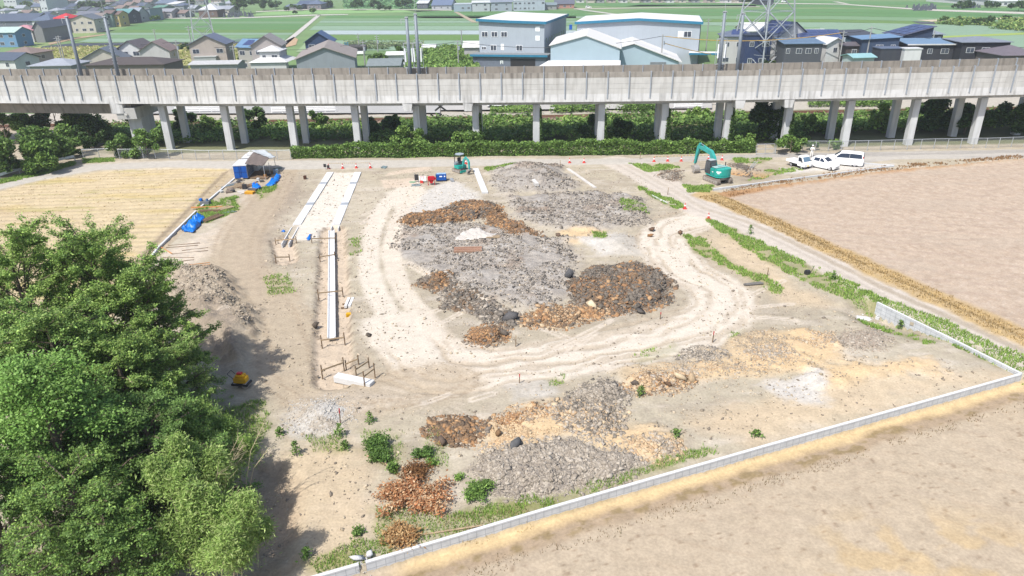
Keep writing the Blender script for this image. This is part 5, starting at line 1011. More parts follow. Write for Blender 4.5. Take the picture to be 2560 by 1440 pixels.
# rubble at the wall gap, white heap by the right wall
# ------------------------------------------------------------ soil piles made of clods
def ico():
    f = (1+5**.5)/2; V = np.array([(-1, f, 0), (1, f, 0), (-1, -f, 0), (1, -f, 0), (0, -1, f), (0, 1, f), (0, -1, -f), (0, 1, -f), (f, 0, -1), (f, 0, 1), (-f, 0, -1), (-f, 0, 1)])/math.hypot(1, f)
    F_ = np.array([(0, 11, 5), (0, 5, 1), (0, 1, 7), (0, 7, 10), (0, 10, 11), (1, 5, 9), (5, 11, 4), (11, 10, 2), (10, 7, 6), (7, 1, 8), (3, 9, 4), (3, 4, 2), (3, 2, 6), (3, 6, 8), (3, 8, 9), (4, 9, 5), (2, 4, 11), (6, 2, 10), (8, 6, 7), (9, 8, 1)]); return V, F_
IV, IF = ico()
def ico2():
    V = list(map(tuple, IV)); mid = {}; F_ = []
    def m(a, b):
        k = (min(a, b), max(a, b))
        if k not in mid: q = np.array(V[a])+np.array(V[b]); V.append(tuple(q/np.linalg.norm(q))); mid[k] = len(V)-1
        return mid[k]
    for a, b, c in IF: d, e, f = m(a, b), m(b, c), m(c, a); F_ += [(a, d, f), (b, e, d), (c, f, e), (d, e, f)]
    return np.array(V), np.array(F_)
IV2, IF2 = ico2()
def rocks(P, size, cols, fine=False, flat=.6):
    """vertices, faces, tint of many irregular stones"""
    bv, bf = (IV2, IF2) if fine else (IV, IF); n = len(P); k = len(bv); P = np.asarray(P)
    d = 1+.34*rng.normal(size=(n, k)).clip(-1.5, 1.8)*(.55 if fine else 1.); st = np.stack([.7+.6*rng.random(n), .7+.6*rng.random(n), flat*(.6+.6*rng.random(n))], 1)
    V = bv[None]*d[..., None]*st[:, None]; a = rng.random(n)*6.283; c, s = np.cos(a), np.sin(a); X = V[..., 0]*c[:, None]-V[..., 1]*s[:, None]; Y = V[..., 0]*s[:, None]+V[..., 1]*c[:, None]; V = np.stack([X, Y, V[..., 2]], -1)
    b = rng.normal(size=n)*.5; c, s = np.cos(b), np.sin(b); Z = V[..., 2]*c[:, None]-V[..., 0]*s[:, None]; X = V[..., 2]*s[:, None]+V[..., 0]*c[:, None]; V = np.stack([X, V[..., 1], Z], -1)
    V = V*np.asarray(size).reshape(-1, 1, 1)+P[:, None]; T = np.repeat(cols, k, 0); F_ = (bf[None]+(np.arange(n)*k)[:, None, None]).reshape(-1, 3); return V.reshape(-1, 3), F_, T
M_ROCK = mat('clod_earth', (1, 1, 1), .95, var=.22, scale=7, attr=True, bump=.03, spec=.12)
ORG = [A(196, 146, 98), A(180, 130, 86), A(216, 170, 120), A(160, 120, 88)]; BRN = [A(134, 106, 82), A(112, 92, 76), A(154, 122, 92), A(100, 84, 72)]; GRY = [A(106, 102, 98), A(126, 120, 113), A(90, 88, 86), A(142, 134, 126)]; LGR = [A(196, 185, 170), A(178, 167, 153), A(210, 199, 184), A(164, 153, 140)]; TAN = [A(232, 200, 158), A(220, 186, 146), A(206, 174, 138), A(240, 214, 176)]
def pile(poly, hgt, palette, n, cs, lab, ruff=.5, mixscale=.5, core=None, name='soil_pile', group='heaps of dug soil', fine=False, slope=1.2):
    W = PW(poly); pts = np.array(W); x0, y0 = pts.min(0); x1, y1 = pts.max(0); step = .12 if y0 < 50 else .18
    X, Y = np.meshgrid(np.arange(x0-.3, x1+.3, step), np.arange(y0-.3, y1+.3, step))
    prof = lambda X, Y: (lambda s: (.72*hgt*sst(0, slope, s)*(.45+.8*fbm(X*.55, Y*.55, 31, 3))-.12+.8*ruff*(fbm(X*1.6, Y*1.6, 37, 3)-.5)*sst(0, .6, s)+ruff*.3*(vn(X*5, Y*5, 39)-.5)*sst(0, .5, s), s))(sdf(X, Y, W)+(fbm(X*.7, Y*.7, 35)-.5)*.9)
    H_, s = prof(X, Y); Z = Hq(X, Y)+H_
    idx = np.arange(X.size).reshape(X.shape); ok = s > -.25; f = ok[:-1, :-1] & ok[1:, :-1] & ok[:-1, 1:] & ok[1:, 1:]; Q = np.stack([idx[:-1, :-1], idx[:-1, 1:], idx[1:, 1:], idx[1:, :-1]], -1)[f]
    def pick(x, y):                        # which colour family lies where: patches, not shading
        k = fbm(x*mixscale+3, y*mixscale, 43, 3)+.13*rng.normal(size=np.shape(x)); q = np.clip(((k-.28)/.44*len(palette)).astype(int), 0, len(palette)-1); j = rng.integers(0, 4, np.shape(x)); return np.array(palette)[q, j]
    T = pick(X, Y).reshape(-1, 3); core = core if core is not None else None
    if core is not None: T = T*.3+np.array(core)*.7
    u, inv = np.unique(Q, return_inverse=True); V = np.stack([X, Y, Z], -1).reshape(-1, 3)[u]; F1 = inv.reshape(Q.shape); F1 = np.concatenate([F1[:, [0, 1, 2]], F1[:, [0, 2, 3]]]); T1 = T[u]
    px = rng.uniform(x0-.4, x1+.4, n*12); py = rng.uniform(y0-.4, y1+.4, n*12); h, s = prof(px, py); k = np.where((s > -.35) & ((s > .1) | (rng.random(n*12) < .35)))[0][:int(n*3.4)]; px, py, h, s = px[k], py[k], h[k], s[k]
    size = cs*.33*np.exp(.72*rng.normal(size=len(px))).clip(.3, 5.); Vr, Fr, Tr = rocks(np.stack([px, py, Hq(px, py)+np.maximum(h, 0)-size*.12], 1), size, pick(px, py)*.72+.16*pick(px, py).mean(0)+.12*np.array(A(206, 190, 164)), fine)
    V = np.concatenate([V, Vr]); F_ = np.concatenate([F1, Fr+len(T1)]); T = np.concatenate([T1, Tr]); c = np.array([(x0+x1)/2, (y0+y1)/2, hz((x0+x1)/2, (y0+y1)/2)])
    o = raw(name, V-c, F_, M_ROCK, T); o.location = c; return tag(o, lab, 'soil pile' if name == 'soil_pile' else name.replace('_', ' '), group)
pile([(990, 558), (1010, 541), (1090, 530), (1140, 508), (1180, 503), (1245, 507), (1250, 528), (1200, 548), (1120, 563), (1030, 568)], 1.0, [GRY, BRN, ORG, ORG, BRN], 1900, .15, 'long orange and grey clod ridge, the topmost of the heaps, left arm', .5, .45)
pile([(1200, 520), (1252, 512), (1265, 540), (1320, 568), (1360, 592), (1300, 592), (1250, 580), (1215, 555)], .8, [BRN, ORG, ORG, GRY, BRN], 1300, .15, 'orange clod ridge running down right from the topmost ridge', .5, .45)
pile([(1412, 715), (1450, 690), (1480, 665), (1530, 668), (1590, 655), (1640, 672), (1677, 700), (1676, 752), (1640, 776), (1560, 783), (1500, 778), (1430, 755)], 1.0, [GRY, GRY, BRN, BRN, ORG, GRY], 3600, .17, 'largest heap of dark grey and brown clods', .6, .4)
pile([(1290, 795), (1340, 775), (1430, 765), (1510, 765), (1530, 785), (1470, 800), (1410, 822), (1310, 818)], .7, [TAN, ORG, BRN, GRY, BRN, TAN, ORG], 1500, .15, 'mixed orange and dark clod ridge below the largest heap', .4, .5)
pile([(1040, 712), (1070, 690), (1120, 690), (1135, 715), (1090, 730)], .8, [BRN, ORG, BRN, GRY], 700, .17, 'small brown clod heap left of the rubble field', .4, .5)
pile([(1100, 720), (1140, 702), (1200, 745), (1260, 770), (1300, 790), (1295, 815), (1230, 805), (1180, 780), (1110, 765)], .6, [GRY, GRY, LGR, GRY, BRN], 1500, .17, 'dark grey clod ridge below the rubble field', .4, .5)
pile([(1170, 845), (1185, 822), (1230, 812), (1272, 825), (1275, 845), (1230, 862), (1185, 860)], .8, [ORG, BRN, ORG, GRY], 900, .11, 'round orange heap standing alone on the wheel track', .3, .6)
pile([(1060, 1075), (1080, 1050), (1150, 1045), (1220, 1060), (1215, 1090), (1170, 1115), (1100, 1105)], .7, [GRY, BRN, ORG, BRN], 1200, .13, 'dark brown clod heap above the green bushes', .3, .6)
pile([(1180, 1170), (1215, 1130), (1290, 1110), (1450, 1095), (1600, 1135), (1610, 1165), (1540, 1200), (1400, 1235), (1290, 1245), (1220, 1235)], .85, [LGR, LGR, [A(160, 150, 140)]*4, LGR], 3600, .10, 'large low heap of pale grey earth nearest the front wall', .3, .5)
pile([(1425, 985), (1470, 960), (1540, 950), (1580, 975), (1560, 1000), (1490, 1010)], .6, [LGR, GRY, LGR], 900, .12, 'grey stone heap above the mixed mounds', .3, .6)
pile([(1370, 1020), (1420, 1000), (1520, 1005), (1560, 1040), (1540, 1085), (1470, 1095), (1420, 1075)], .6, [LGR, TAN, GRY, LGR], 1400, .12, 'grey and tan mixed mound in the middle of the front heaps', .35, .6)
pile([(1230, 1050), (1290, 1025), (1380, 1015), (1400, 1040), (1330, 1060), (1250, 1070)], .45, [ORG, TAN, LGR, TAN], 900, .09, 'low orange rubble mound left of the grey and tan mound', .3, .7)
pile([(1185, 1120), (1240, 1080), (1330, 1070), (1400, 1085), (1330, 1105), (1230, 1128)], .6, [TAN, TAN, TAN], 700, .06, 'smooth sand-coloured mound behind the large pale grey heap', .2, .7)
pile([(1530, 965), (1600, 945), (1700, 940), (1745, 950), (1700, 978), (1600, 990)], .4, [TAN, ORG, LGR, TAN, BRN], 1100, .11, 'tan rubble mound around the split boulder', .3, .7)
pile([(1688, 890), (1730, 868), (1790, 872), (1815, 890), (1760, 905), (1700, 902)], .45, [LGR, GRY, LGR], 800, .10, 'grey stone heap beside a red-topped stake', .25, .7)
pile([(2075, 850), (2120, 820), (2190, 825), (2230, 850), (2200, 875), (2130, 875)], .5, [LGR, [A(186, 168, 152)]*4, LGR], 1200, .08, 'grey-brown earth heap near the right block wall', .25, .6)
pile([(1985, 855), (2020, 835), (2080, 832), (2095, 855), (2040, 870)], .4, [TAN, LGR, TAN], 600, .08, 'tan earth heap left of the grey-brown heap', .25, .7)
pile([(1570, 1105), (1640, 1090), (1695, 1110), (1700, 1135), (1640, 1150), (1580, 1140)], .4, [TAN, TAN, LGR], 800, .10, 'sandy stone mound at the right end of the front heaps', .25, .7)
pile([(1870, 880), (1960, 865), (1985, 890), (1900, 905)], .25, [LGR, TAN], 600, .10, 'low stony patch left of the yellow sand spread', .2, .8)
pile([(1640, 440), (1660, 425), (1700, 428), (1712, 445), (1680, 452)], .5, [BRN, GRY, LGR], 500, .14, 'dark earth heap left of the large excavator', .3, .7)
pile([(1826, 412), (1850, 408), (1900, 428), (1905, 438), (1870, 432), (1835, 420)], .5, [GRY, BRN, LGR], 700, .15, 'dark earth ridge behind the pit right of the large excavator', .3, .7)
pile([(430, 700), (500, 690), (545, 690), (580, 740), (630, 800), (620, 830), (560, 780), (520, 790), (430, 770)], .22, [[A(200, 186, 166), A(184, 170, 150), A(210, 196, 176), A(170, 156, 138)]]*3, 1700, .09, 'rough grey-brown bank of turned earth beside the big trees', .4, .6)
pile([(2140, 770), (2150, 762), (2185, 764), (2188, 774), (2150, 779)], .4, [[A(250, 250, 250)]*4], 60, .05, 'small heap of white material at the head of the right wall', .05, .7, name='white_heap', group=None, slope=.5)
pile([(893, 1440), (898, 1400), (915, 1398), (922, 1408), (918, 1440)], .15, [[A(236, 236, 234)]*4, LGR], 140, .08, 'white rubble filling the gap in the front block wall', .1, .7, name='rubble_heap', group=None, slope=.3)
pile([(703, 1062), (738, 1005), (850, 985), (900, 1015), (865, 1080), (770, 1096)], .6, [[A(228, 224, 216)]*4, [A(216, 210, 202)]*4, LGR[:1]*4], 2200, .05, 'pale gravel heap near the trees', .1, .7, name='gravel_heap', group=None, slope=2.)
pile([(1600, 930), (1700, 905), (1860, 905), (1980, 880), (2020, 905), (1900, 935), (1760, 950), (1660, 960)], .22, [TAN, [A(190, 178, 158)]*4, TAN, LGR], 1500, .08, 'churned tan and grey earth between the split boulder and the yellow sand', .3, .6)
pile([(1820, 860), (1890, 835), (1980, 850), (1960, 880), (1880, 900)], .2, [LGR, TAN, [A(186, 170, 148)]*4], 900, .08, 'stony tan patch right of the grey stone heap', .3, .6)
# single boulders
def boulder(px, py, s, col, lab, flat=.7, seed=0, sc=(1, 1)):
    V, F_, T = rocks(np.array([[0, 0, s*.35]]), [s], np.array([col]), False, flat); V[:, 0] *= sc[0]; V[:, 1] *= sc[1]
    o = raw('boulder', V, F_, M_ROCK, T); o.location = gp(px, py)+Vector((0, 0, .15 if py > 1000 else .05)); tag(o, lab, 'boulder', 'single boulders')
for q in ((1287, 1122, .42, A(112, 112, 112), 'rounded dark grey boulder on top of the large pale heap'), (1300, 1158, .46, A(136, 112, 94), 'flat brown boulder on the large pale heap below the dark one', .5, 0, (1.4, .8)), (1700, 947, .42, A(226, 204, 170), 'long pale split boulder leaning on the tan mound', .5, 0, (1.7, .7)), (1732, 952, .33, A(200, 176, 144), 'upright tan boulder at the right of the split boulder', 1.2), (1262, 838, .3, A(120, 110, 100), 'dark stone on the side of the round orange heap'), (1275, 800, .55, A(110, 108, 108), 'large dark slab at the foot of the dark grey ridge', .6, 0, (1.3, .8)), (1480, 770, .4, A(248, 226, 190), 'cream white block on the mixed ridge', .8), (1600, 782, .4, A(112, 106, 100), 'dark boulder at the lower edge of the largest heap'), (1420, 690, .5, A(104, 104, 106), 'dark slab at the left edge of the largest heap', .6, 0, (1.4, .8)), (921, 842, .32, A(120, 110, 98), 'lone dark stone on the dirt beside the yellow pallet', .5), (791, 816, .3, A(110, 100, 90), 'dark clod on the left lip of the trench'), (1105, 1110, .25, A(120, 104, 92), 'round stone at the lower edge of the dark brown heap'), (1245, 1088, .22, A(150, 120, 90), 'small brown stone on the sand-coloured mound'), (1395, 590, .35, A(130, 110, 95), 'brown clod beside the yellow sand patch'), (1630, 578, .4, A(120, 96, 78), 'brown clod left of the dirt track junction', .5), (1625, 592, .25, A(170, 128, 90), 'orange clod below the brown one at the junction'), (1700, 585, .3, A(130, 104, 84), 'dark clod right of the dirt track junction'), (1590, 955, .28, A(110, 100, 92), 'dark stone on the tan mound left of the split boulder'), (1670, 965, .3, A(120, 96, 76), 'dark stone below the split boulder'), (927, 1392, .22, A(240, 240, 240), 'white lump beside the gap in the front wall'), (893, 1404, .22, A(240, 240, 240), 'white lump on the left side of the wall gap')): boulder(*q)
# loose stones everywhere on the rubble
def stones(polys, n, s, pal, lab, name):
    V_, F_, T_ = [], [], []; off = 0; tot = sum(abs(np.sum(np.array(p)[:, 0]*np.roll(np.array(p)[:, 1], 1)-np.roll(np.array(p)[:, 0], 1)*np.array(p)[:, 1])) for p in polys)
    for p in polys:
        a = np.array(p); ar = abs(np.sum(a[:, 0]*np.roll(a[:, 1], 1)-np.roll(a[:, 0], 1)*a[:, 1])); k = int(n*ar/tot*2.2)
        x = rng.uniform(*np.array([a[:, 0].min(), a[:, 0].max()]), k); y = rng.uniform(a[:, 1].min(), a[:, 1].max(), k); sd = sdf(x, y, p)+(fbm(x*.6, y*.6, 5)-.5)*1.5; ok = (sd > -.2) & (vn(x*.5, y*.5, 53) > .25); x, y = x[ok], y[ok]
        sz = s*np.exp(.5*rng.normal(size=len(x))).clip(.4, 3); c = np.array(pal)[rng.integers(0, len(pal), len(x))]; v, f, t = rocks(np.stack([x, y, Hq(x, y)+sz*.1], 1), sz, c); V_.append(v); F_.append(f+off); T_.append(t); off += len(v)
    stuff(raw(name, np.concatenate(V_), np.concatenate(F_), M_ROCK, np.concatenate(T_)), lab, name.replace('_', ' '))
stones(RUBBLE, 13000, .058, LGR+GRY[:2], 'broken grey stones strewn over the rubble field', 'rubble')
stones([PW([(640, 1130), (720, 1120), (930, 1180), (960, 1300), (860, 1400), (700, 1430), (640, 1300)]), PW([(1500, 930), (1900, 850), (2150, 850), (2500, 935), (2100, 1050), (1750, 1110), (1450, 1000)]), PW([(1000, 1050), (1250, 1000), (1300, 1060), (1180, 1130), (1000, 1150)]), PW([(880, 640), (920, 560), (960, 700), (1010, 850), (960, 900), (870, 880), (860, 760)]), PW([(620, 1130), (720, 1180), (740, 1300), (690, 1440), (610, 1420), (580, 1200)]), PW([(700, 430), (1560, 420), (1760, 560), (2150, 780), (2400, 920), (1000, 1300), (700, 1100), (640, 800)])], 11000, .042, [A(214, 198, 172), A(192, 176, 152), A(228, 210, 184), A(166, 152, 134), A(150, 138, 124)], 'small stones scattered over the bare earth', 'loose_stones')
# ------------------------------------------------------------ grass and weeds
def blades(polys, dens, h, cols, lab, name, wdt=.02, m=None, kind='stuff', nzs=.7, thr=.35):
    V_, T_ = [], []
    for p, s in polys:
        a = np.array(p); k = int((np.ptp(a[:, 0])*np.ptp(a[:, 1]))*dens*s); x = rng.uniform(a[:, 0].min(), a[:, 0].max(), k); y = rng.uniform(a[:, 1].min(), a[:, 1].max(), k)
        ok = (sdf(x, y, p)+(fbm(x*1.2, y*1.2, 57)-.5)*1.4 > 0) & (vn(x*nzs, y*nzs, 59)*.6+vn(x*2.3, y*2.3, 60)*.4 > thr+.25*(1-s)); x, y = x[ok], y[ok]; n = len(x); d = np.hypot(x, y); w = wdt*(d/35).clip(1, 3)
        hh = h*(.5+.8*rng.random(n)); a_ = rng.random(n)*6.283; lx, ly = np.cos(a_), np.sin(a_); le = hh*(.2+.5*rng.random(n)); b_ = rng.random(n)*6.283; z = Hq(x, y)
        V = np.stack([np.stack([x-lx*w, y-ly*w, z-.02], 1), np.stack([x+lx*w, y+ly*w, z-.02], 1), np.stack([x+np.cos(b_)*le, y+np.sin(b_)*le, z+hh], 1)], 1); c = np.array(cols)[rng.integers(0, len(cols), n)]*(.75+.5*rng.random((n, 1))); V_.append(V.reshape(-1, 3)); T_.append(np.repeat(c, 3, 0))
    V = np.concatenate(V_); stuff(raw(name, V, np.arange(len(V)).reshape(-1, 3), m or M_LEAF, np.concatenate(T_)), lab, 'grass')
blades(GRASSP, 210, .2, [(.22, .36, .07), (.27, .41, .08), (.17, .29, .06), (.32, .40, .12)], 'green weeds and grass growing in patches on the site', 'grass', .028, thr=.24)
def ribbon(L, w): 
    a = np.array(L); d = np.gradient(a, axis=0); d /= np.linalg.norm(d, axis=1)[:, None]; nn = np.stack([-d[:, 1], d[:, 0]], 1)*w; return [tuple(q) for q in a+nn]+[tuple(q) for q in (a-nn)[::-1]]
DRY = [A(226, 196, 140), A(214, 182, 124), A(236, 212, 164), A(196, 168, 118)]
gl = [(ribbon(GOLD[i:i+8], 1.45), 1.) for i in range(0, len(GOLD)-7, 7)]
blades(gl, 55, .13, DRY, 'golden dry grass along the edge of the ploughed field', 'dry_grass', .03, M_STRAW, thr=.2)
blades([(ribbon(BROWNB, .8), .8)], 40, .22, [A(206, 164, 118), A(186, 148, 108)], 'brown withered grass below the low block wall by the cars', 'withered_grass', .03, M_STRAW)
FBW = [(x+.45, y-1.75) for x, y in WALL_FW[1:]]; blades([(ribbon(FBW[i:i+2], .3), .8) for i in range(len(FBW)-1)], 60, .13, [A(150, 124, 86), A(128, 120, 70), A(176, 150, 110)], 'thin brown weed line along the front field', 'weed_line', .02, M_STRAW)
blades([(PW([(1090, 1300), (1330, 1265), (1340, 1300), (1150, 1345)]), 1.)], 90, .16, [A(232, 214, 168), A(220, 196, 140)], 'pale dry straw lying in the grass by the front wall', 'straw', .025, M_STRAW, thr=.3)
blades([(P_STUB, .25)], 9, .09, [A(236, 210, 160), A(214, 184, 130)], 'short stubble on the cut field at left', 'stubble', .03, M_STRAW, thr=.2)
# separate bushes and dead branch heaps at the front
DEAD = [A(240, 178, 126), A(222, 156, 108), A(248, 204, 156), A(200, 138, 96), A(250, 220, 180)]
def sprays(n, w, h, nb, flat=0., jit=.07):     # leaf points along uneven branches that arch out from the root
    a = rng.random(nb)*6.283; ln = w*(.45+.75*rng.random(nb)); up = h*(.35+.75*rng.random(nb))*(1-flat*rng.random(nb)); k = rng.integers(0, nb, n); s = (.15+.85*rng.random(n))**.9
    r = ln[k]*s; z = up[k]*np.sin(s*1.9)/np.sin(1.57)*(.6+.4*(1-s)); tw = rng.normal(size=nb)[k]*.5*s; q = rng.normal(size=(n, 3))*jit*(1+.8*s)[:, None]
    return np.stack([np.cos(a[k]+tw)*r, np.sin(a[k]+tw)*r*.9, z+.05], 1)+q*np.array([1, 1, .7]), a, ln, up
for px, py, w_, h_, n, lab, c, s in ((942, 1122, 62, 46, 2800, 'taller dark green bush in the pair right of the gravel heap', GREENS[:3], .07), (948, 1150, 56, 34, 2000, 'lower dark green bush in the pair right of the gravel heap', GREENS[:3], .07), (1060, 1143, 46, 26, 1600, 'round green bush above the dead branches', GREENS[:3], .07), (983, 1180, 28, 34, 800, 'narrow green bush left of the dead branches', LGREEN[:2]+GREENS[:2], .065), (1083, 1162, 26, 16, 500, 'tiny green bush beside the round one', LGREEN[:2], .06), (1197, 1236, 80, 34, 2600, 'feathery green bush beside the large pale heap', LGREEN[:2]+GREENS, .06), (1148, 1200, 18, 20, 400, 'tiny green shoot left of the large pale heap', LGREEN[:2], .055), (895, 1335, 30, 18, 600, 'small green tuft on the bare earth near the front', GREENS, .06)):
    x, y = G(px, py); q = mpp(px, py); w = w_*q/2; hh = h_*q*.8; t = thing('bush', lab, 'bush', (x, y, hz(x, y)), rnd.random()*6, 'bushes on the site'); P, a, ln, up = sprays(n, w, hh, max(9, n//90), 0., .06)
    leafcloud('foliage', P, s, c, t); mb = MB()
    for k in range(len(a)): mb.cyl((0, 0, 0), (math.cos(a[k])*ln[k]*.6, math.sin(a[k])*ln[k]*.55, up[k]*.8), .015, .006, 4)
    mb.build('stems', M_BARK, t)
for px, py, w_, h_, n, lab, c, s in ((1032, 1252, 180, 54, 6500, 'wide heap of dead branches with rust-coloured leaves', DEAD, .075), (1040, 1188, 84, 34, 3000, 'small heap of dark brown dead twigs above the rusty heap', [A(170, 126, 82), A(140, 100, 66), A(190, 142, 94)], .05), (1003, 1346, 76, 40, 3400, 'bushy heap of tan dead branches against the front wall', [A(228, 186, 130), A(200, 150, 98), A(240, 206, 152)], .07)):
    x, y = G(px, py); q = mpp(px, py); w = w_*q/2; hh = h_*q*.7; t = thing('dead_branches', lab, 'dead branches', (x, y, hz(x, y)), 0, 'heaps of dead branches'); P, a, ln, up = sprays(n, w, hh, 34, .6, .11)
    leafcloud('dry_leaves', P, s, c, t, .9, m=M_STRAW); mb = MB()
    for k in range(len(a)): mb.tube([(0, 0, .05), (math.cos(a[k])*ln[k]*.5, math.sin(a[k])*ln[k]*.45, up[k]*.8), (math.cos(a[k])*ln[k]*1.02, math.sin(a[k])*ln[k]*.92, up[k]*.6)], .014, 4)
    mb.build('twigs', mat('dead_twig', A(170, 140, 112), .9, var=.2), t)
WEEDS = [(850, 1090, .7, 'by the red-topped stake'), (741, 1138, .8, 'below the gravel heap'), (863, 1122, .45, 'below the red-topped stake'), (926, 1055, .55, 'right of the gravel heap'), (700, 1088, .4, 'at the left edge of the gravel heap'), (768, 1395, .5, 'at the bottom of the bare slope'), (1602, 990, .6, 'among the front mounds'), (2083, 700, .7, 'on the green verge at right'), (1875, 585, .8, 'upright on the verge of the dirt path'), (1890, 1090, .3, 'beside the sandy mound'), (2252, 815, .6, 'along the right block wall'), (1690, 1090, .4, 'right of the sandy mound')]
for px, py, h, lab in WEEDS:
    p = gp(px, py); t = thing('tall_weed', 'upright green weed growing '+lab, 'weed', tuple(p), group='upright weeds'); n = 160; z = rng.random(n)*h*1.2; r = .16*(1-z/h/1.4)+.03
    leafcloud('leaves', np.stack([rng.normal(size=n)*r, rng.normal(size=n)*r, z+.05], 1), .07, LGREEN[:2]+GREENS, t); MB().cyl((0, 0, -.05), (0, 0, h), .015, .008, 5).build('stem', M_BARK, t)
# ------------------------------------------------------------ the big trees and bamboo at the left
def branchy(x, y, h, r, n, label, cols, size, nb=26, low=.18, group='big broadleaf trees at left', up=.55, name='broadleaf_tree', seed=0, z0=None, sub=5, puff=.16, lean=(0, 0)):
    R_ = np.random.default_rng(seed); t = thing(name, label, 'tree', (x, y, hz(x, y) if z0 is None else z0), group=group); mb = MB(); pts = []; wt = []
    mb.cyl((0, 0, -.3), (lean[0]*.5, lean[1]*.5, h*.5), .28, .2, 10); mb.cyl((lean[0]*.5, lean[1]*.5, h*.5), (*lean, h*.93), .2, .04, 8)
    def line(a, b, droop, w, k=7):
        P = [a+(b-a)*i/k+np.array([0, 0, droop*math.sin(math.pi*i/k*.9)]) for i in range(k+1)]; return P
    for i in range(nb):
        f = low+(1-low)*((i+.5)/nb)**.9; z = h*f*.95; a = i*2.4+R_.normal()*.3; ln = r*(1.05-.75*f**1.6)*(.75+.5*R_.random())
        u = up*(.4+f)*(.6+.8*R_.random()); s = np.array([lean[0]*f, lean[1]*f, z]); e = s+np.array([math.cos(a)*ln, math.sin(a)*ln, ln*u]); P = line(s, e, ln*.08, 0)
        for p, q in zip(P[:-1], P[1:]): mb.cyl(p, q, .07*(1-f*.5), .05*(1-f*.5), 5, cap=False)
        pts.append((s+(e-s)*.3, e, .75, ln))
        for j in range(sub):
            g = .3+.65*(j+R_.random())/sub; b0 = s+(e-s)*g; a2 = a+R_.choice([-1, 1])*(.5+.6*R_.random()); l2 = ln*(1.05-g)*(.55+.6*R_.random())+.35
            e2 = b0+np.array([math.cos(a2)*l2, math.sin(a2)*l2, l2*(R_.random()*1.0-.25)]); mb.cyl(b0, e2, .03, .012, 4, cap=False); pts.append((b0, e2, 1., l2))
            for _ in range(2):
                b1 = b0+(e2-b0)*(.4+.6*R_.random()); d = R_.normal(size=3); d[2] = d[2]*.6+.15; e3 = b1+d/np.linalg.norm(d)*(.35+.5*R_.random()); pts.append((b1, e3, .8, .6))
    for k in range(4): a = R_.random()*6.28; pts.append((np.array([lean[0]*.9, lean[1]*.9, h*.88]), np.array([lean[0]+math.cos(a)*.7, lean[1]+math.sin(a)*.7, h*(.97+.06*R_.random())]), 1., 1.2))
    w = np.array([q[2]*q[3] for q in pts]); n = int(n*1.95); k = R_.choice(len(pts), n, p=w/w.sum()); A0 = np.array([q[0] for q in pts])[k]; B0 = np.array([q[1] for q in pts])[k]; tt = R_.random(n)[:, None]**.8
    P = A0+(B0-A0)*tt+R_.normal(size=(n, 3))*puff*np.array([1, 1, .6])*(1.1-.5*tt)
    tone = np.repeat((.8+.4*R_.random(len(pts)))[k][:, None], 3, 1)[:, 0]
    leafcloud('crown', P, size*.6, cols, t, .45, .2, shade=tone); mb.build('trunk', M_BARK, t); return t
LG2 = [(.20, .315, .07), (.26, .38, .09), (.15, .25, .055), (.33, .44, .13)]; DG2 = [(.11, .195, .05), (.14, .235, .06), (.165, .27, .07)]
branchy(-29.2, 38.5, 10.9, 4.8, 52000, 'tallest broadleaf tree at the left edge of the photo', LG2, .11, 40, .12, seed=1, up=.8)
branchy(-24.6, 38.6, 10.7, 3.9, 40000, 'broadleaf tree with spiky upright branches before the stubble field', LG2+DG2[:1], .105, 36, .12, seed=2, up=1.)
branchy(-22.3, 38.2, 9.2, 3.5, 34000, 'broadleaf tree whose long branch tips reach towards the grey earth bank', LG2+DG2[:1], .105, 32, .12, seed=3, up=.8)
branchy(-24.0, 32.6, 9.6, 4.6, 38000, 'broad middle tree with drooping leafy branches', LG2+DG2, .105, 32, .12, seed=4, up=.35)
branchy(-20.9, 32.6, 8.0, 3.2, 30000, 'tree with drooping branch tips above the dark gully', LG2+DG2[:1], .10, 28, .12, seed=5, up=.25)
branchy(-20.8, 26.6, 9.8, 2.9, 20000, 'bright green glossy tree at the lower left edge', [(.15, .28, .06), (.18, .32, .07), (.22, .36, .09)], .12, 26, .2, seed=6, puff=.36)
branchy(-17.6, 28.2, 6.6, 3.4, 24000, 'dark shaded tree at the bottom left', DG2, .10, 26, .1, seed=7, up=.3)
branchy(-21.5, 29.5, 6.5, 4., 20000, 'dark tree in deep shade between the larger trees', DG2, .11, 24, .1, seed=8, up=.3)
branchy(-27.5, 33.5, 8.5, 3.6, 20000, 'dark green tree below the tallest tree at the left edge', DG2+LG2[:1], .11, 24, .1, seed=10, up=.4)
branchy(-20.2, 35.6, 5.8, 2.4, 24000, 'rounded pale green tree beside the yellow compactor', [(.19, .30, .075), (.23, .35, .09), (.16, .26, .06), (.30, .36, .14)], .09, 26, .1, seed=9, up=.6)
branchy(-18.6, 23.6, 6.4, 3.0, 20000, 'leafy tree filling the lower left corner below the dark shade', LG2[:2]+DG2, .09, 26, .08, seed=12, up=.4)
branchy(-17.0, 22.8, 4.6, 2.4, 16000, 'leafy tree at the bottom edge left of the bright bamboo', DG2+LG2[:1], .09, 26, .08, seed=13, up=.4)
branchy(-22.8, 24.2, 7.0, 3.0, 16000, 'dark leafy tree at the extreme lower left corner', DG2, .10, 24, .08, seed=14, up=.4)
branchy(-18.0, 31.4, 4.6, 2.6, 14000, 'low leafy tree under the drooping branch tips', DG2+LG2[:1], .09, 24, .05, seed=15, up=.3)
M_CULM = mat('dry_bamboo', (.40, .34, .22), .7, var=.15)
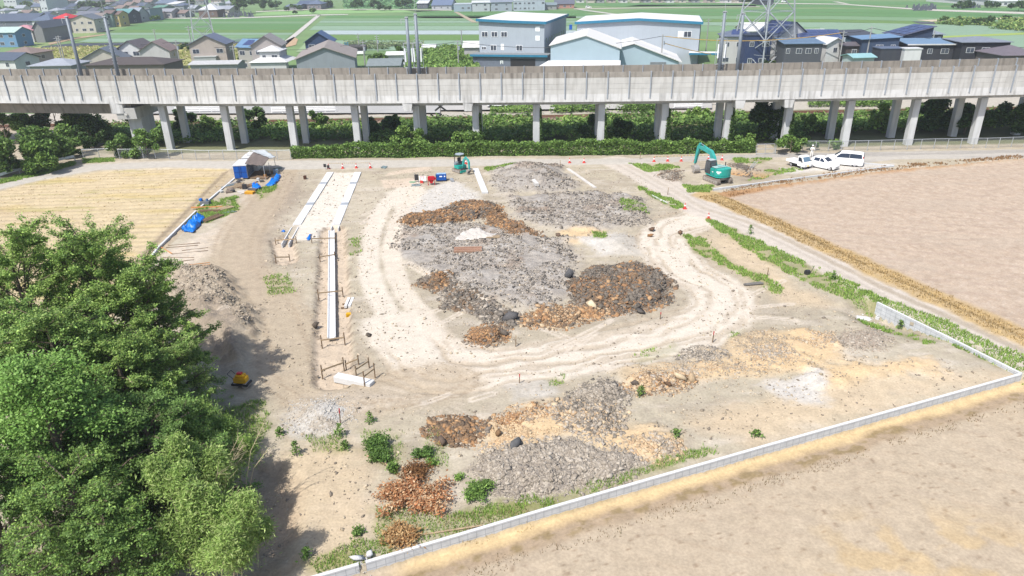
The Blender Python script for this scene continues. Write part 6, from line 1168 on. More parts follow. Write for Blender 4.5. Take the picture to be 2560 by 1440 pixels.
def bamboo(px, py, x, y, hs, n, lab, cols, dead=0, size=.092, rad=.36, spread=1.0, group='bamboo clumps at the lower left', full=.45):
    t = thing('bamboo_clump', lab, 'bamboo', (x, y, hz(x, y)), group=group); mb = MB(); P = []
    for h in hs:
        a = rnd.random()*6.28; b = Vector((rnd.uniform(-1, 1)*spread*.5, rnd.uniform(-1, 1)*spread*.5, -.1)); ln = rnd.uniform(.1, .3)*h; tip = b+Vector((math.cos(a)*ln, math.sin(a)*ln, h)); mid = b.lerp(tip, .55)+Vector((-math.cos(a), -math.sin(a), 0))*ln*.2
        mb.tube([b, mid, tip], .022, 5); k = int(1.6*n)//len(hs); s = full+(1-full)*rng.random(k)**.8; q = np.array(mid)[None]*(1-s[:, None])+np.array(tip)[None]*s[:, None]; w = rad*(1.25-s)[:, None]+.08
        P.append(q+rng.normal(size=(k, 3))*w*np.array([1, 1, .7]))
    mb.build('culms', M_CULM, t); leafcloud('foliage', np.concatenate(P), size, cols, t, .2, .2, asp=.22); return t
YG = [(.25, .37, .09), (.30, .41, .12), (.19, .30, .07), (.36, .44, .16)]
bamboo(0, 0, -13.6, 23.2, [5.0, 4.6, 4.2, 4.8, 4.3, 3.9], 18000, 'bright bamboo at the very bottom edge of the photo', YG, spread=2.4, full=.15)
bamboo(0, 0, -14.2, 25.3, [6.2, 5.8, 5.4, 6.0, 4.6, 5.0, 5.3, 4.4, 4.8], 24000, 'bright bamboo clump at the bottom edge with standing plumes', YG, spread=2.4)
bamboo(0, 0, -12.8, 24.0, [2.6, 2.9, 2.4, 2.7, 2.2, 2.5], 11000, 'low bright bamboo at the bottom edge beside the bare slope', YG, spread=2.2)
bamboo(0, 0, -17.2, 25.2, [5.2, 4.8, 4.4, 4.6], 7000, 'slender bamboo plumes left of the bright clump', YG[:2]+DG2[:1], spread=2.2)
bamboo(0, 0, -15.4, 29.8, [4.6, 3.4, 3.6, 3.0, 3.3], 12000, 'leafy green bamboo overhanging the shaded gully', YG[:1]+LG2, spread=1.8, full=.1)
bamboo(0, 0, -17.0, 32.4, [3.6, 3.0, 3.3, 2.6], 9000, 'green bamboo fringe below the pale green rounded tree', YG[:1]+LG2, spread=1.8, full=.1)
bamboo(0, 0, -15.6, 28.0, [3.4, 3.0, 3.2, 2.8, 3.5], 10000, 'shaded bamboo behind the bright clump at the bottom edge', DG2+LG2[:1], spread=2.4, full=.1)
t = thing('dead_bamboo', 'bare dry bamboo poles leaning over the gully at the lower left', 'bamboo', (-14.6, 27, 0)); mb = MB()
for k in range(16):
    b = Vector((rnd.uniform(-1.6, 1.2), rnd.uniform(-1.5, 1.5), .5)); e = b+Vector((rnd.uniform(.2, 2.2), rnd.uniform(-.6, 1.4), rnd.uniform(2.2, 4.6))); m = b.lerp(e, .6)+Vector((-.2, 0, .35)); mb.tube([b, m, e], .016, 5)
    for j in range(9): q = m.lerp(e, .2+.8*rnd.random()); mb.cyl(q, q+Vector((rnd.uniform(-.1, .7), rnd.uniform(-.4, .4), rnd.uniform(.1, .6))), .008, .004, 4)
mb.build('poles', M_CULM, t)
# ------------------------------------------------------------ the plain behind: ground, fields, roads
M_FAR = mat('far_grass', A(126, 156, 98), .95, var=.18, scale=.05)
mN = mat('bare_earth', A(204, 188, 164), .95, var=.15, scale=.4); o = MB().poly([(-600, -60, -1.6), (600, -60, -1.6), (600, 146, -1.6), (-600, 146, -1.6)], 1).poly([(-4000, 145.9, -.03), (4000, 145.9, -.03), (4000, 7000, -.03), (-4000, 7000, -.03)]).build('ground', [M_FAR, mN]); struct(o)
def field(pts, col, z, name='paddy_field', rows=0., var=.08, sc=.25):
    m = mat('field_%d_%d_%d' % col, A(*col), .9, var=var, scale=sc, spec=.2); W = PW(pts, z); o = MB().poly([(x, y, z) for x, y in W]).build(name, m); struct(o); return o
GR1, GR2, GR3, GR4, WAT = (106, 150, 90), (132, 166, 122), (150, 178, 150), (116, 150, 82), (188, 202, 202)
xr_ = lambda y: 803-(y-37)*1.28
def band(y0, y1, xl0, xl1, xr0, xr1, c, z=.04): field([(xl0, y0), (xr0, y0), (xr1, y1), (xl1, y1)], c, z)
for y0, y1, l0, l1, c in ((46, 53, 400, 375, GR1), (54, 58.5, 370, 352, GR2), (59.3, 66, 350, 326, GR1), (67, 74, 322, 300, GR1), (75, 81, 298, 276, GR4), (82, 87, 272, 258, GR3), (88, 95, 255, 230, GR2), (96, 105, 226, 195, GR3)): band(y0, y1, l0, l1, xr_(y0)-12, xr_(y1)-12, c)
for y0, y1, c in ((39, 45, GR1), (46, 51, GR2), (51.7, 57, GR3), (57.8, 64, GR2), (64.8, 75, GR3), (76, 86, WAT), (88, 100, GR4), (101, 112, GR3), (113, 126, GR3)): band(y0, y1, xr_(y0)+(18 if y0 < 75 else 55), xr_(y1)+(18 if y0 < 75 else 55), 1440, 1440, c)
for y0, y1, c in ((26, 31, GR1), (32, 40, GR1), (41, 45, GR3)): band(y0, y1, 1010, 1060, 1460, 1500, c)
for (a, b, c_, d, c) in ((12, 16, 13, 19, GR1), (24, 31, 20, 30, GR1), (32, 39, 31, 39, GR1), (40, 47, 40, 49, GR2), (48, 54, 50, 56, GR4), (55, 62, 57, 70, GR3)): field([(1600, a), (2080, (a+c_)/2), (2560, c_+8), (2560, d+10), (2080, (b+d)/2), (1560, b)], c, .04)
field([(1860, 56), (2300, 58), (2560, 82), (2560, 150), (1860, 150)], GR3, .03); field([(2340, 91), (2570, 81), (2570, 86), (2340, 95)], (170, 190, 96), .07, 'field_bank')
field([(1900, 2), (2400, 4), (2400, 14), (1900, 11)], GR1, .04); field([(1440, 12), (1560, 17), (1700, 14), (1890, 16), (1890, 8), (1440, 8)], GR1, .04)
field([(1570, 63), (2050, 68), (2050, 78), (1570, 80)], GR2, .045); field([(70, 104), (165, 85), (300, 70), (180, 100), (100, 118)], (150, 170, 110), .035, 'grass_strip')
field([(640, 30), (860, 24), (1120, 26), (1000, 31), (800, 35), (640, 38)], (150, 190, 120), .04); field([(860, -4), (1120, -6), (1120, 22), (860, 22)], (138, 184, 122), .03, 'meadow')
for pts, c, nm in (([(690, 120), (707, 120), (803, 37), (793, 37)], (216, 212, 204), 'farm_road'), ([(380, 44), (560, 45), (790, 36.4), (870, 35.4), (870, 36.8), (800, 38.4), (560, 47), (380, 46)], (222, 218, 208), 'farm_road'), ([(640, 28), (760, 23), (960, 22.5), (1130, 25), (1130, 26.5), (960, 24), (760, 25), (640, 30)], (210, 206, 190), 'farm_road'),
    ([(1440, 23.5), (1455, 23), (1570, 38.5), (1552, 39)], (214, 210, 200), 'farm_road'), ([(1435, 21), (1640, 18.5), (1900, 16), (1900, 17.2), (1640, 20), (1435, 23)], (216, 206, 190), 'farm_road'), ([(1560, 1.5), (1900, 7), (2000, 8), (2110, 9.5), (2240, 18), (2330, 23), (2560, 30), (2560, 35), (2330, 27), (2230, 20), (2100, 11), (1900, 9), (1560, 3)], (214, 208, 196), 'farm_road'), ([(2110, 9), (2080, 4), (2095, 4), (2125, 9.5)], (214, 208, 196), 'farm_road'),
    ([(1135, 30), (1145, 30), (1195, 56), (1180, 56)], (190, 176, 150), 'farm_road'), ([(2290, 50), (2400, 47), (2560, 42), (2560, 46), (2400, 52), (2330, 54)], (222, 206, 176), 'bare_soil'), ([(2280, 53), (2335, 55), (2340, 60), (2300, 59)], (96, 98, 108), 'bare_soil'),
    ([(105, 116), (180, 108), (330, 106), (480, 106), (478, 112), (330, 112), (180, 116), (100, 120)], (84, 90, 100), 'mulch_strip'), ([(545, 105), (610, 103), (610, 109), (545, 112)], (84, 90, 100), 'mulch_strip'), ([(120, 108), (180, 94), (260, 85), (265, 87), (190, 97), (125, 112)], (196, 170, 140), 'dirt_track'),
    ([(60, 122), (100, 117), (480, 114), (640, 112), (640, 180), (60, 180)], (186, 184, 120), 'weed_field'), ([(770, 100), (830, 96), (860, 130), (740, 130)], (160, 184, 140), 'grass_strip'), ([(715, 102), (735, 92), (745, 98), (740, 112), (715, 118)], (206, 176, 140), 'bare_soil'),
    ([(1870, 82), (1990, 82), (1990, 108), (1870, 112)], (236, 236, 232), 'factory_yard'), ([(1870, 74), (1900, 72), (1960, 79), (1870, 82)], (214, 206, 190), 'farm_road')): field(pts, c, .08+.004*len(nm), nm, var=.12, sc=.4)
def farleaf(pts, n, h, size, cols, lab, nm):
    W = PW(pts); a = np.array(W); x = rng.uniform(a[:, 0].min(), a[:, 0].max(), n*2); y = rng.uniform(a[:, 1].min(), a[:, 1].max(), n*2); ok = (sdf(x, y, W) > 0) & (vn(x*.15, y*.1, 71) > .3); x, y = x[ok], y[ok]
    stuff(leafcloud(nm, np.stack([x, y, .1+h*rng.random(len(x))*(.5+vn(x*.2, y*.2, 73))], 1), size, cols, None, .6), lab, nm.replace('_', ' '))
farleaf([(60, 122), (480, 115), (640, 113), (660, 175), (60, 175)], 9000, .9, .4, [A(196, 192, 120), A(160, 178, 90), A(220, 210, 160)], 'yellow-green weeds around the houses behind the viaduct', 'tall_weeds')
farleaf([(1045, 124), (1190, 116), (1200, 185), (1000, 190)], 9000, 1.5, .45, LGREEN+GREENS[:2], 'bright green crops between the shed and the pale warehouse', 'crops')
farleaf([(860, 112), (1060, 108), (1060, 122), (860, 126)], 2500, 1.3, .4, [A(150, 176, 130), A(176, 190, 140)], 'reeds along the paddy behind the grey shed', 'reeds')
farleaf([(2330, 58), (2400, 50), (2570, 50), (2570, 80), (2450, 70)], 4500, 1.6, .7, [A(150, 180, 100), A(176, 196, 110), A(120, 160, 84)], 'rough green scrub beyond the houses at right', 'scrub')
farleaf([(860, 0), (1120, -4), (1120, 22), (860, 21)], 3000, 2., 1.6, [A(120, 168, 112), A(140, 184, 124)], 'green scrub on the rise at the top', 'scrub')
farleaf([(1230, 262), (1420, 262), (1430, 284), (1225, 284)], 3000, 1.3, .22, LGREEN+GREENS[:1], 'tall grass along the road beyond the railway', 'tall_grass'); farleaf([(1420, 262), (1660, 262), (1660, 282), (1420, 282)], 4500, 1.5, .22, LGREEN[:2]+GREENS, 'high green reeds beyond the railway', 'high_reeds'); farleaf([(2020, 246), (2240, 240), (2240, 268), (2020, 270)], 4000, 1.5, .24, LGREEN[:2]+GREENS[:2], 'grass bank beyond the railway at right', 'bank_grass')
field([(350, 262), (1100, 258), (1100, 282), (350, 284)], (196, 194, 190), .35, 'back_road'); field([(1100, 256), (1780, 252), (1780, 270), (1100, 275)], (206, 202, 196), .36, 'back_road')
# ------------------------------------------------------------ houses
M_PANE = mat('window_pane', (.05, .06, .08), .15, spec=.5); M_FRAME = mat('window_frame', (.55, .56, .57), .5); M_SOLAR = mat('solar_panel', A(70, 84, 130), .35, var=.2, scale=1.5, spec=.5)
def wm(c): return mat('wall_%d_%d_%d' % c, A(*c), .85, var=.06, scale=.6, streak=.12)
def rm(c): return mat('roof_%d_%d_%d' % c, A(*c), .75, var=.12, scale=1.2)
def house(xl, xr, yb, ye, yr, kind, d, rot, wc, rc, lab, win=3, solar=False, cat='house', name='house', group='houses beyond the viaduct', lower=None, fascia=None, storeys=None):
    xc = (xl+xr)/2; X, Y = G(xc, yb); q = mpp(xc, yb); w = (xr-xl)*q*.96; h = max(2.2, (yb-ye)*q*1.03); dpx = CAMH/(Y*Y)*FPX; rp = (ye-yr)-(0 if kind == 'gy' else d*.5*dpx if kind in ('gx', 'hip') else d*dpx); rh = max(.5 if kind != 'flat' else .25, rp*q*1.05)
    a = math.radians(rot); ca, sa = math.cos(a), math.sin(a); t = thing(name, lab, cat, (X-sa*0, Y+d/2, 0), a, group); W2, D2, ov = w/2, d/2, .5
    mb = MB(); th = .14
    if kind == 'gx': mb.prism([(-D2, 0), (D2, 0), (D2, h), (0, h+rh), (-D2, h)], -W2, W2, 'x')
    elif kind == 'gy': mb.prism([(-W2, 0), (W2, 0), (W2, h), (0, h+rh), (-W2, h)], -D2, D2, 'y')
    elif kind == 'mono': mb.prism([(-D2, 0), (D2, 0), (D2, h+rh), (-D2, h)], -W2, W2, 'x')
    elif kind == 'monox': mb.prism([(-W2, 0), (W2, 0), (W2, h+rh), (-W2, h)], -D2, D2, 'y')
    else: mb.box(-W2, W2, -D2, D2, 0, h)
    mb.build('wall', wm(wc), t); mr = MB(); e = .02
    def slabq(p0, p1, p2, p3): mr.hexa([(*p[:2], p[2]+e) for p in (p0, p1, p2, p3)]+[(*p[:2], p[2]+e+th) for p in (p0, p1, p2, p3)])
    if kind == 'gx':
        k = rh/D2; z0 = h-ov*k
        slabq((-W2-ov, -D2-ov, z0), (W2+ov, -D2-ov, z0), (W2+ov, 0, h+rh), (-W2-ov, 0, h+rh)); slabq((-W2-ov, 0, h+rh), (W2+ov, 0, h+rh), (W2+ov, D2+ov, z0), (-W2-ov, D2+ov, z0))
    elif kind == 'gy':
        k = rh/W2; z0 = h-ov*k
        slabq((-W2-ov, -D2-ov, z0), (0, -D2-ov, h+rh), (0, D2+ov, h+rh), (-W2-ov, D2+ov, z0)); slabq((0, -D2-ov, h+rh), (W2+ov, -D2-ov, z0), (W2+ov, D2+ov, z0), (0, D2+ov, h+rh))
    elif kind == 'hip':
        rl = max(0, W2-D2)*.9+.05; A0 = [(-W2-ov, -D2-ov, h), (W2+ov, -D2-ov, h), (W2+ov, D2+ov, h), (-W2-ov, D2+ov, h)]; r0, r1 = (-rl, 0, h+rh), (rl, 0, h+rh)
        A1 = [(p[0], p[1], p[2]+th) for p in A0]; mr.poly(list(reversed(A0)))
        for i in range(4): mr.poly([A0[i], A0[(i+1) % 4], A1[(i+1) % 4], A1[i]])
        mr.poly([A1[0], A1[1], r1, r0]); mr.poly([A1[1], A1[2], r1]); mr.poly([A1[2], A1[3], r0, r1]); mr.poly([A1[3], A1[0], r0])
    elif kind == 'mono': k = rh/d; slabq((-W2-ov, -D2-ov, h-ov*k), (W2+ov, -D2-ov, h-ov*k), (W2+ov, D2+ov, h+rh+ov*k), (-W2-ov, D2+ov, h+rh+ov*k))
    elif kind == 'monox': k = rh/w; slabq((-W2-ov, -D2-ov, h-ov*k), (W2+ov, -D2-ov, h+rh+ov*k), (W2+ov, D2+ov, h+rh+ov*k), (-W2-ov, D2+ov, h-ov*k))
    else: mr.box(-W2-.15, W2+.15, -D2-.15, D2+.15, h+.005, h+.25)
    rf = mr.build('roof', rm(rc), t)
    if fascia: MB().obox((-W2-ov, -D2-ov-.05, h), (W2+ov, -D2-ov-.05, h), .06, .3).build('fascia', wm(fascia), rf)
    if solar:
        mb = MB(); n = 4; k = rh/(D2 if kind in ('gx', 'hip') else W2 if kind == 'gy' else d)
        if kind in ('gx', 'hip'): z = lambda y: h+th+.06+(y+D2)*k; mb.hexa([(-W2*.5, -D2*.85, z(-D2*.85)), (W2*.5, -D2*.85, z(-D2*.85)), (W2*.35, -D2*.2, z(-D2*.2)), (-W2*.35, -D2*.2, z(-D2*.2)), (-W2*.5, -D2*.85, z(-D2*.85)+.06), (W2*.5, -D2*.85, z(-D2*.85)+.06), (W2*.35, -D2*.2, z(-D2*.2)+.06), (-W2*.35, -D2*.2, z(-D2*.2)+.06)])
        elif kind == 'gy': z = lambda x: h+th+.06+(x+W2)*k; mb.hexa([(-W2*.9, -D2*.8, z(-W2*.9)), (-W2*.1, -D2*.8, z(-W2*.1)), (-W2*.1, D2*.8, z(-W2*.1)), (-W2*.9, D2*.8, z(-W2*.9)), (-W2*.9, -D2*.8, z(-W2*.9)+.06), (-W2*.1, -D2*.8, z(-W2*.1)+.06), (-W2*.1, D2*.8, z(-W2*.1)+.06), (-W2*.9, D2*.8, z(-W2*.9)+.06)])
        else:
            for r_ in range(3):
                for c_ in range(4):
                    x0 = -W2+w*(c_+.08)/4; x1 = -W2+w*(c_+.94)/4; y0 = -D2+d*(r_+.08)/3; y1 = -D2+d*(r_+.94)/3; z = (lambda x, y: h+th+.05+(y+D2)*k) if kind == 'mono' else (lambda x, y: h+th+.05+(x+W2)*rh/w)
                    mb.hexa([(x0, y0, z(x0, y0)), (x1, y0, z(x1, y0)), (x1, y1, z(x1, y1)), (x0, y1, z(x0, y1)), (x0, y0, z(x0, y0)+.05), (x1, y0, z(x1, y0)+.05), (x1, y1, z(x1, y1)+.05), (x0, y1, z(x0, y1)+.05)])
        mb.build('solar_panel', M_SOLAR, rf)
    st = storeys or (2 if h > 4.6 else 1); R_ = random.Random(int(xl*7+yb*3))
    for k in range(win):
        for s in range(st):
            if R_.random() < .15: continue
            x = -W2+w*(k+.5)/win+R_.uniform(-.3, .3); z = h*(s+.5)/st; ww = min(1.7, w/win*.55)*R_.choice([.6, 1, 1]); f = MB().box(x-ww/2-.08, x+ww/2+.08, -D2-.05, -D2-.004, z-.62, z+.62).build('window', M_FRAME, t); MB().box(x-ww/2, x-.03, -D2-.07, -D2-.052, z-.54, z+.54).box(x+.03, x+ww/2, -D2-.07, -D2-.052, z-.54, z+.54).build('pane', M_PANE, f)
    if win and abs(rot) > 3:
        s_ = 1 if rot < 0 else 1
        for s in range(st): z = h*(s+.5)/st; f = MB().box(s_*W2+.004 if s_ > 0 else -W2-.05, s_*W2+.05 if s_ > 0 else -W2-.004, -.8, .8, z-.6, z+.5).build('window', M_FRAME, t); MB().box(W2+.052, W2+.07, -.7, .7, z-.52, z+.42).build('pane', M_PANE, f)
    if lower:                                  # skirt roof over the ground floor
        lw, lz, lc = lower; a0 = W2+lw; b0 = D2+lw; mb = MB()
        o1 = [(-a0, -b0, lz), (a0, -b0, lz), (a0, b0, lz), (-a0, b0, lz)]; i1 = [(-W2-.01, -D2-.01, lz+lw*.42), (W2+.01, -D2-.01, lz+lw*.42), (W2+.01, D2+.01, lz+lw*.42), (-W2-.01, D2+.01, lz+lw*.42)]
        for i in range(4): mb.poly([o1[i], o1[(i+1) % 4], i1[(i+1) % 4], i1[i]])
        mb.build('lower_roof', rm(lc), t); MB().box(-a0+.5, a0-.5, -b0+.5, -D2-.01, 0, lz-.01).build('ground_floor', wm(wc), t)
    return t
WH, CR, BG, GY_, NV, BK = (236, 237, 236), (226, 218, 204), (206, 194, 184), (178, 180, 182), (62, 84, 122), (62, 64, 72)
SL, BR, DK = (108, 120, 140), (150, 132, 124), (96, 88, 86)
HS = [(-22, 66, 196, 153, 136, 'gx', 8, -14, WH, (92, 104, 122), 'white house with dark slate roof at the far left behind the viaduct', 2), (12, 98, 176, 138, 121, 'hip', 9, -6, (196, 188, 184), BR, 'grey-walled house with brown hipped roof behind the slate-roofed one', 3),
 (84, 190, 208, 168, 149, 'hip', 9, 0, GY_, (176, 182, 192), 'house showing only its pale grey hipped tile roof beside the thick mast', 0), (206, 308, 186, 150, 127, 'gy', 9, 12, CR, (118, 128, 142), 'gabled house with grey roof and solar water panels by the laddered mast', 2, True),
 (222, 428, 212, 166, 146, 'hip', 10, -3, (150, 140, 132), DK, 'wide low house with very dark brown roof just behind the viaduct', 0), (308, 362, 176, 124, 109, 'gy', 9, 0, WH, (112, 106, 110), 'bright white gabled house behind the dark brown roof', 2), (354, 426, 180, 131, 111, 'gy', 9, 9, (224, 222, 220), (156, 138, 134), 'white house with brown half-timbered gable beside the bright white one', 2),
 (480, 570, 178, 116, 97, 'gy', 9, 6, BG, (116, 126, 148), 'beige two-storey house with blue-grey gable roof and garage', 3), (606, 664, 178, 122, 104, 'gx', 7, -20, (188, 186, 180), (116, 152, 186), 'house with a bright blue solar roof beside the brown gabled house', 2, True), (630, 704, 180, 119, 98, 'gy', 10, 8, (196, 188, 184), (164, 160, 158), 'grey-brown house with twin gables behind the white hipped roof', 2),
 (655, 706, 184, 133, 118, 'hip', 6, 0, WH, (238, 238, 238), 'two-storey white house with white hipped roof and skirt roof', 2, False, 'house', 'house', 'houses beyond the viaduct', (2.6, 3.2, (238, 238, 238))), (764, 832, 152, 108, 88, 'gy', 9, 6, NV, (84, 110, 150), 'navy blue gabled house standing before the paddies', 2), (922, 1002, 196, 166, 150, 'gx', 8, 0, GY_, (140, 150, 152), 'low building with grey-green roof right of the grey shed', 0),
 (1806, 1890, 168, 98, 78, 'hip', 9, -10, (214, 214, 212), (114, 124, 144), 'pale house with solar hipped roof between the masts at right', 3, True), (1856, 1922, 172, 96, 94, 'flat', 7, 0, (54, 72, 112), (60, 70, 90), 'dark navy box-shaped house behind the lattice tower', 2), (1918, 2006, 160, 94, 66, 'gy', 10, 18, WH, (86, 98, 120), 'white house with steep dark solar roof behind the lattice tower', 2, True),
 (2000, 2098, 164, 102, 80, 'mono', 8, -14, WH, (84, 100, 140), 'white house with large sloping solar roof', 3, True), (2048, 2100, 172, 114, 102, 'gy', 7, 12, (240, 240, 240), (224, 226, 228), 'bright white gable-ended house in front of the sloping solar roof', 1), (1956, 2050, 180, 115, 108, 'mono', 8, -4, (92, 96, 104), (112, 138, 166), 'charcoal box house with flat blue roof nearest the lattice tower', 4),
 (2108, 2180, 160, 96, 80, 'mono', 8, 8, (76, 112, 130), (82, 86, 98), 'teal-walled house with dark eaves', 2), (2102, 2160, 174, 119, 110, 'gx', 6, -10, (92, 84, 82), (110, 104, 110), 'low dark brown house with deep eaves below the teal-walled one', 1), (2150, 2240, 176, 105, 92, 'monox', 9, -8, (64, 84, 112), (124, 158, 194), 'large slate-blue house with pale blue sloping roof', 3),
 (2238, 2316, 160, 94, 67, 'monox', 9, 4, (66, 84, 116), (98, 104, 130), 'tall navy house with steep single-slope solar roof', 2, True), (2312, 2350, 128, 90, 76, 'hip', 8, 0, (84, 88, 102), (146, 156, 170), 'small house with pale grey hipped roof behind the tall navy house', 2), (2264, 2376, 178, 116, 102, 'mono', 9, -6, (66, 68, 76), (126, 156, 186), 'charcoal house with wide blue roof and white fascia', 3, False, 'house', 'house', 'houses beyond the viaduct', None, (236, 236, 236)),
 (2396, 2512, 182, 112, 95, 'hip', 10, -6, (54, 56, 64), (142, 150, 164), 'black-walled house with broad grey hipped roof', 3), (2492, 2590, 196, 143, 116, 'hip', 10, 0, (120, 112, 112), (124, 116, 124), 'house with brownish purple roof at the right edge', 0), (2192, 2250, 182, 127, 124, 'flat', 5, -3, (70, 74, 84), (110, 124, 150), 'dark carport with flat grey roof', 0), (2122, 2178, 190, 147, 138, 'gx', 5, 6, (200, 214, 214), (160, 204, 208), 'low shed with turquoise roof just behind the viaduct', 0),
 (1864, 1994, 112, 80, 60, 'gx', 16, -4, (230, 228, 224), (240, 240, 238), 'long white factory roof behind the lattice tower', 0), (1994, 2070, 112, 84, 76, 'gx', 12, -4, (236, 236, 232), (244, 244, 242), 'white barn roof beside the long factory', 0), (2384, 2430, 176, 134, 132, 'flat', 5, -4, (96, 78, 76), (92, 76, 74), 'dark maroon annex in front of the black-walled house', 0),
 (-2, 52, 118, 84, 72, 'gx', 9, -6, (124, 168, 206), (196, 218, 212), 'sky-blue house with mint roof at the far left', 2), (26, 92, 106, 80, 66, 'hip', 9, -4, (226, 222, 224), (206, 150, 160), 'white house with pink hipped roof', 3), (88, 110, 107, 72, 60, 'gy', 22, 4, (156, 158, 158), (112, 118, 130), 'tall plain grey gable of a long barn', 0), (-30, 96, 78, 55, 38, 'gx', 18, -2, (124, 130, 142), (94, 106, 126), 'long low hall with wide slate-blue roof', 4),
 (88, 140, 84, 55, 38, 'hip', 12, -6, WH, (106, 120, 142), 'white two-storey house with blue-grey roof left of the red roof', 3), (140, 180, 82, 50, 37, 'hip', 12, 0, (176, 180, 184), (226, 70, 78), 'grey house under a vivid red roof', 2), (180, 236, 83, 52, 42, 'gy', 14, 8, CR, (120, 128, 140), 'cream two-storey house with verandas behind the thick mast', 3), (190, 250, 70, 46, 32, 'gx', 12, -10, (200, 196, 186), (126, 130, 142), 'large grey-roofed house behind the cream one', 2),
 (238, 264, 70, 44, 36, 'gx', 9, -6, WH, (150, 140, 134), 'narrow white house beside the pale green one', 1), (264, 286, 68, 37, 30, 'gx', 9, 0, (160, 184, 176), (130, 112, 108), 'pale green narrow house', 2), (285, 305, 67, 39, 31, 'gx', 9, -4, (226, 204, 140), (132, 112, 106), 'narrow yellow house with brown roof', 2), (288, 330, 60, 38, 26, 'gx', 12, -8, (76, 84, 98), (112, 164, 166), 'dark house with teal roof', 2), (318, 352, 56, 38, 23, 'gx', 12, -12, (200, 202, 206), (160, 170, 184), 'pale house with grey roof left of the corrugated shed', 2),
 (343, 384, 53, 30, 22, 'monox', 14, -6, (160, 178, 188), (236, 238, 240), 'grey-blue corrugated shed with white roof', 0), (384, 432, 46, 31, 24, 'gx', 14, 0, (196, 192, 190), (166, 168, 176), 'low grey house in front of the green roof', 3), (386, 414, 30, 20, 15, 'gx', 16, -6, (120, 160, 140), (110, 160, 140), 'green-roofed house behind the low grey one', 1), (498, 546, 44, 27, 12, 'hip', 14, 0, (132, 112, 104), (228, 230, 234), 'temple hall with pale pyramid roof', 2), (540, 580, 38, 25, 17, 'gx', 16, -6, CR, (170, 176, 186), 'house with pale grey roof beside the temple hall', 2), (524, 550, 27, 10, 6, 'flat', 14, 0, WH, (220, 220, 220), 'white flat-roofed house behind the temple hall', 2),
 (14, 46, 24, 0, -1, 'flat', 24, 0, (228, 232, 236), (214, 218, 222), 'white apartment block at the top left corner', 4), (105, 122, 31, -6, -8, 'flat', 30, 0, (230, 236, 240), (220, 226, 230), 'tall narrow white apartment block at top left', 2), (392, 440, 24, 10, 1, 'gx', 24, -8, (150, 156, 166), (120, 134, 154), 'big blue-grey roofed house behind the green roof', 3), (418, 444, 26, 12, 6, 'mono', 18, 0, WH, (236, 236, 238), 'white-roofed house beside the big blue-grey roof', 2), (438, 462, 30, 16, 9, 'hip', 18, 0, (170, 176, 184), (110, 122, 144), 'blue-roofed house near the first lattice tower', 2),
 (716, 750, 25, 17, 12, 'gx', 20, -4, (150, 154, 160), (124, 138, 160), 'long low farm building left of the dark farmhouse', 2), (744, 790, 22, 11, 3, 'gx', 22, 0, (110, 112, 120), (92, 106, 132), 'big dark-roofed farmhouse on the low rise', 4), (768, 804, 24, 12, 2, 'hip', 20, 0, (150, 144, 146), (112, 126, 150), 'two-storey farmhouse with blue-grey roof', 3), (800, 820, 20, 15, 10, 'gx', 18, 0, (120, 122, 130), (226, 232, 234), 'small farm shed with white roof', 0), (1042, 1070, 22, 10, 3, 'mono', 18, 0, (110, 116, 130), (232, 234, 236), 'house with white roof among trees at the top', 2), (1082, 1134, 25, 14, 0, 'gx', 20, -6, (200, 204, 210), (116, 132, 160), 'large blue-roofed farmhouse left of the office block', 3),
 (1134, 1180, 29, 13, 10, 'flat', 20, 0, (176, 194, 208), (196, 206, 214), 'grey-blue flat warehouse left of the white shutters', 3), (1180, 1226, 29, 9, 4, 'gx', 20, 0, (206, 214, 220), (226, 230, 234), 'white-shuttered shed at the top', 2), (1226, 1282, 28, 8, 2, 'gx', 20, 0, (180, 192, 204), (150, 160, 174), 'grey-blue workshop left of the office block', 2), (1282, 1364, 27, 4, 3, 'flat', 18, 0, (198, 210, 222), (214, 220, 226), 'long pale office block with rows of windows', 7, False, 'office', 'office_building'), (1362, 1392, 24, 14, 8, 'gx', 16, 0, GY_, (140, 156, 162), 'small grey-green roofed house right of the office block', 1), (1388, 1438, 21, 11, 2, 'gx', 18, -3, (208, 152, 138), (112, 116, 130), 'low pinkish brick house at the top', 3),
 (1902, 1934, 13, 2, -4, 'gx', 20, 0, (80, 84, 96), (110, 118, 136), 'dark house at the top left of the second lattice tower', 2), (2396, 2462, 9, 2, -2, 'gx', 40, 0, (236, 236, 236), (244, 244, 244), 'white factory roof at the upper right', 2), (2494, 2590, 15, 4, -2, 'gx', 40, 0, (232, 234, 236), (240, 242, 244), 'wide white factory at the top right corner', 3)]
for q in HS: house(*q)
R3 = random.Random(5); WCs = [('white', WH), ('cream', CR), ('grey', GY_), ('beige', BG)]; RCs = [('blue-grey', SL), ('dark grey', (100, 106, 118)), ('brown', BR), ('pale grey', (176, 182, 192)), ('slate', (92, 104, 124))]
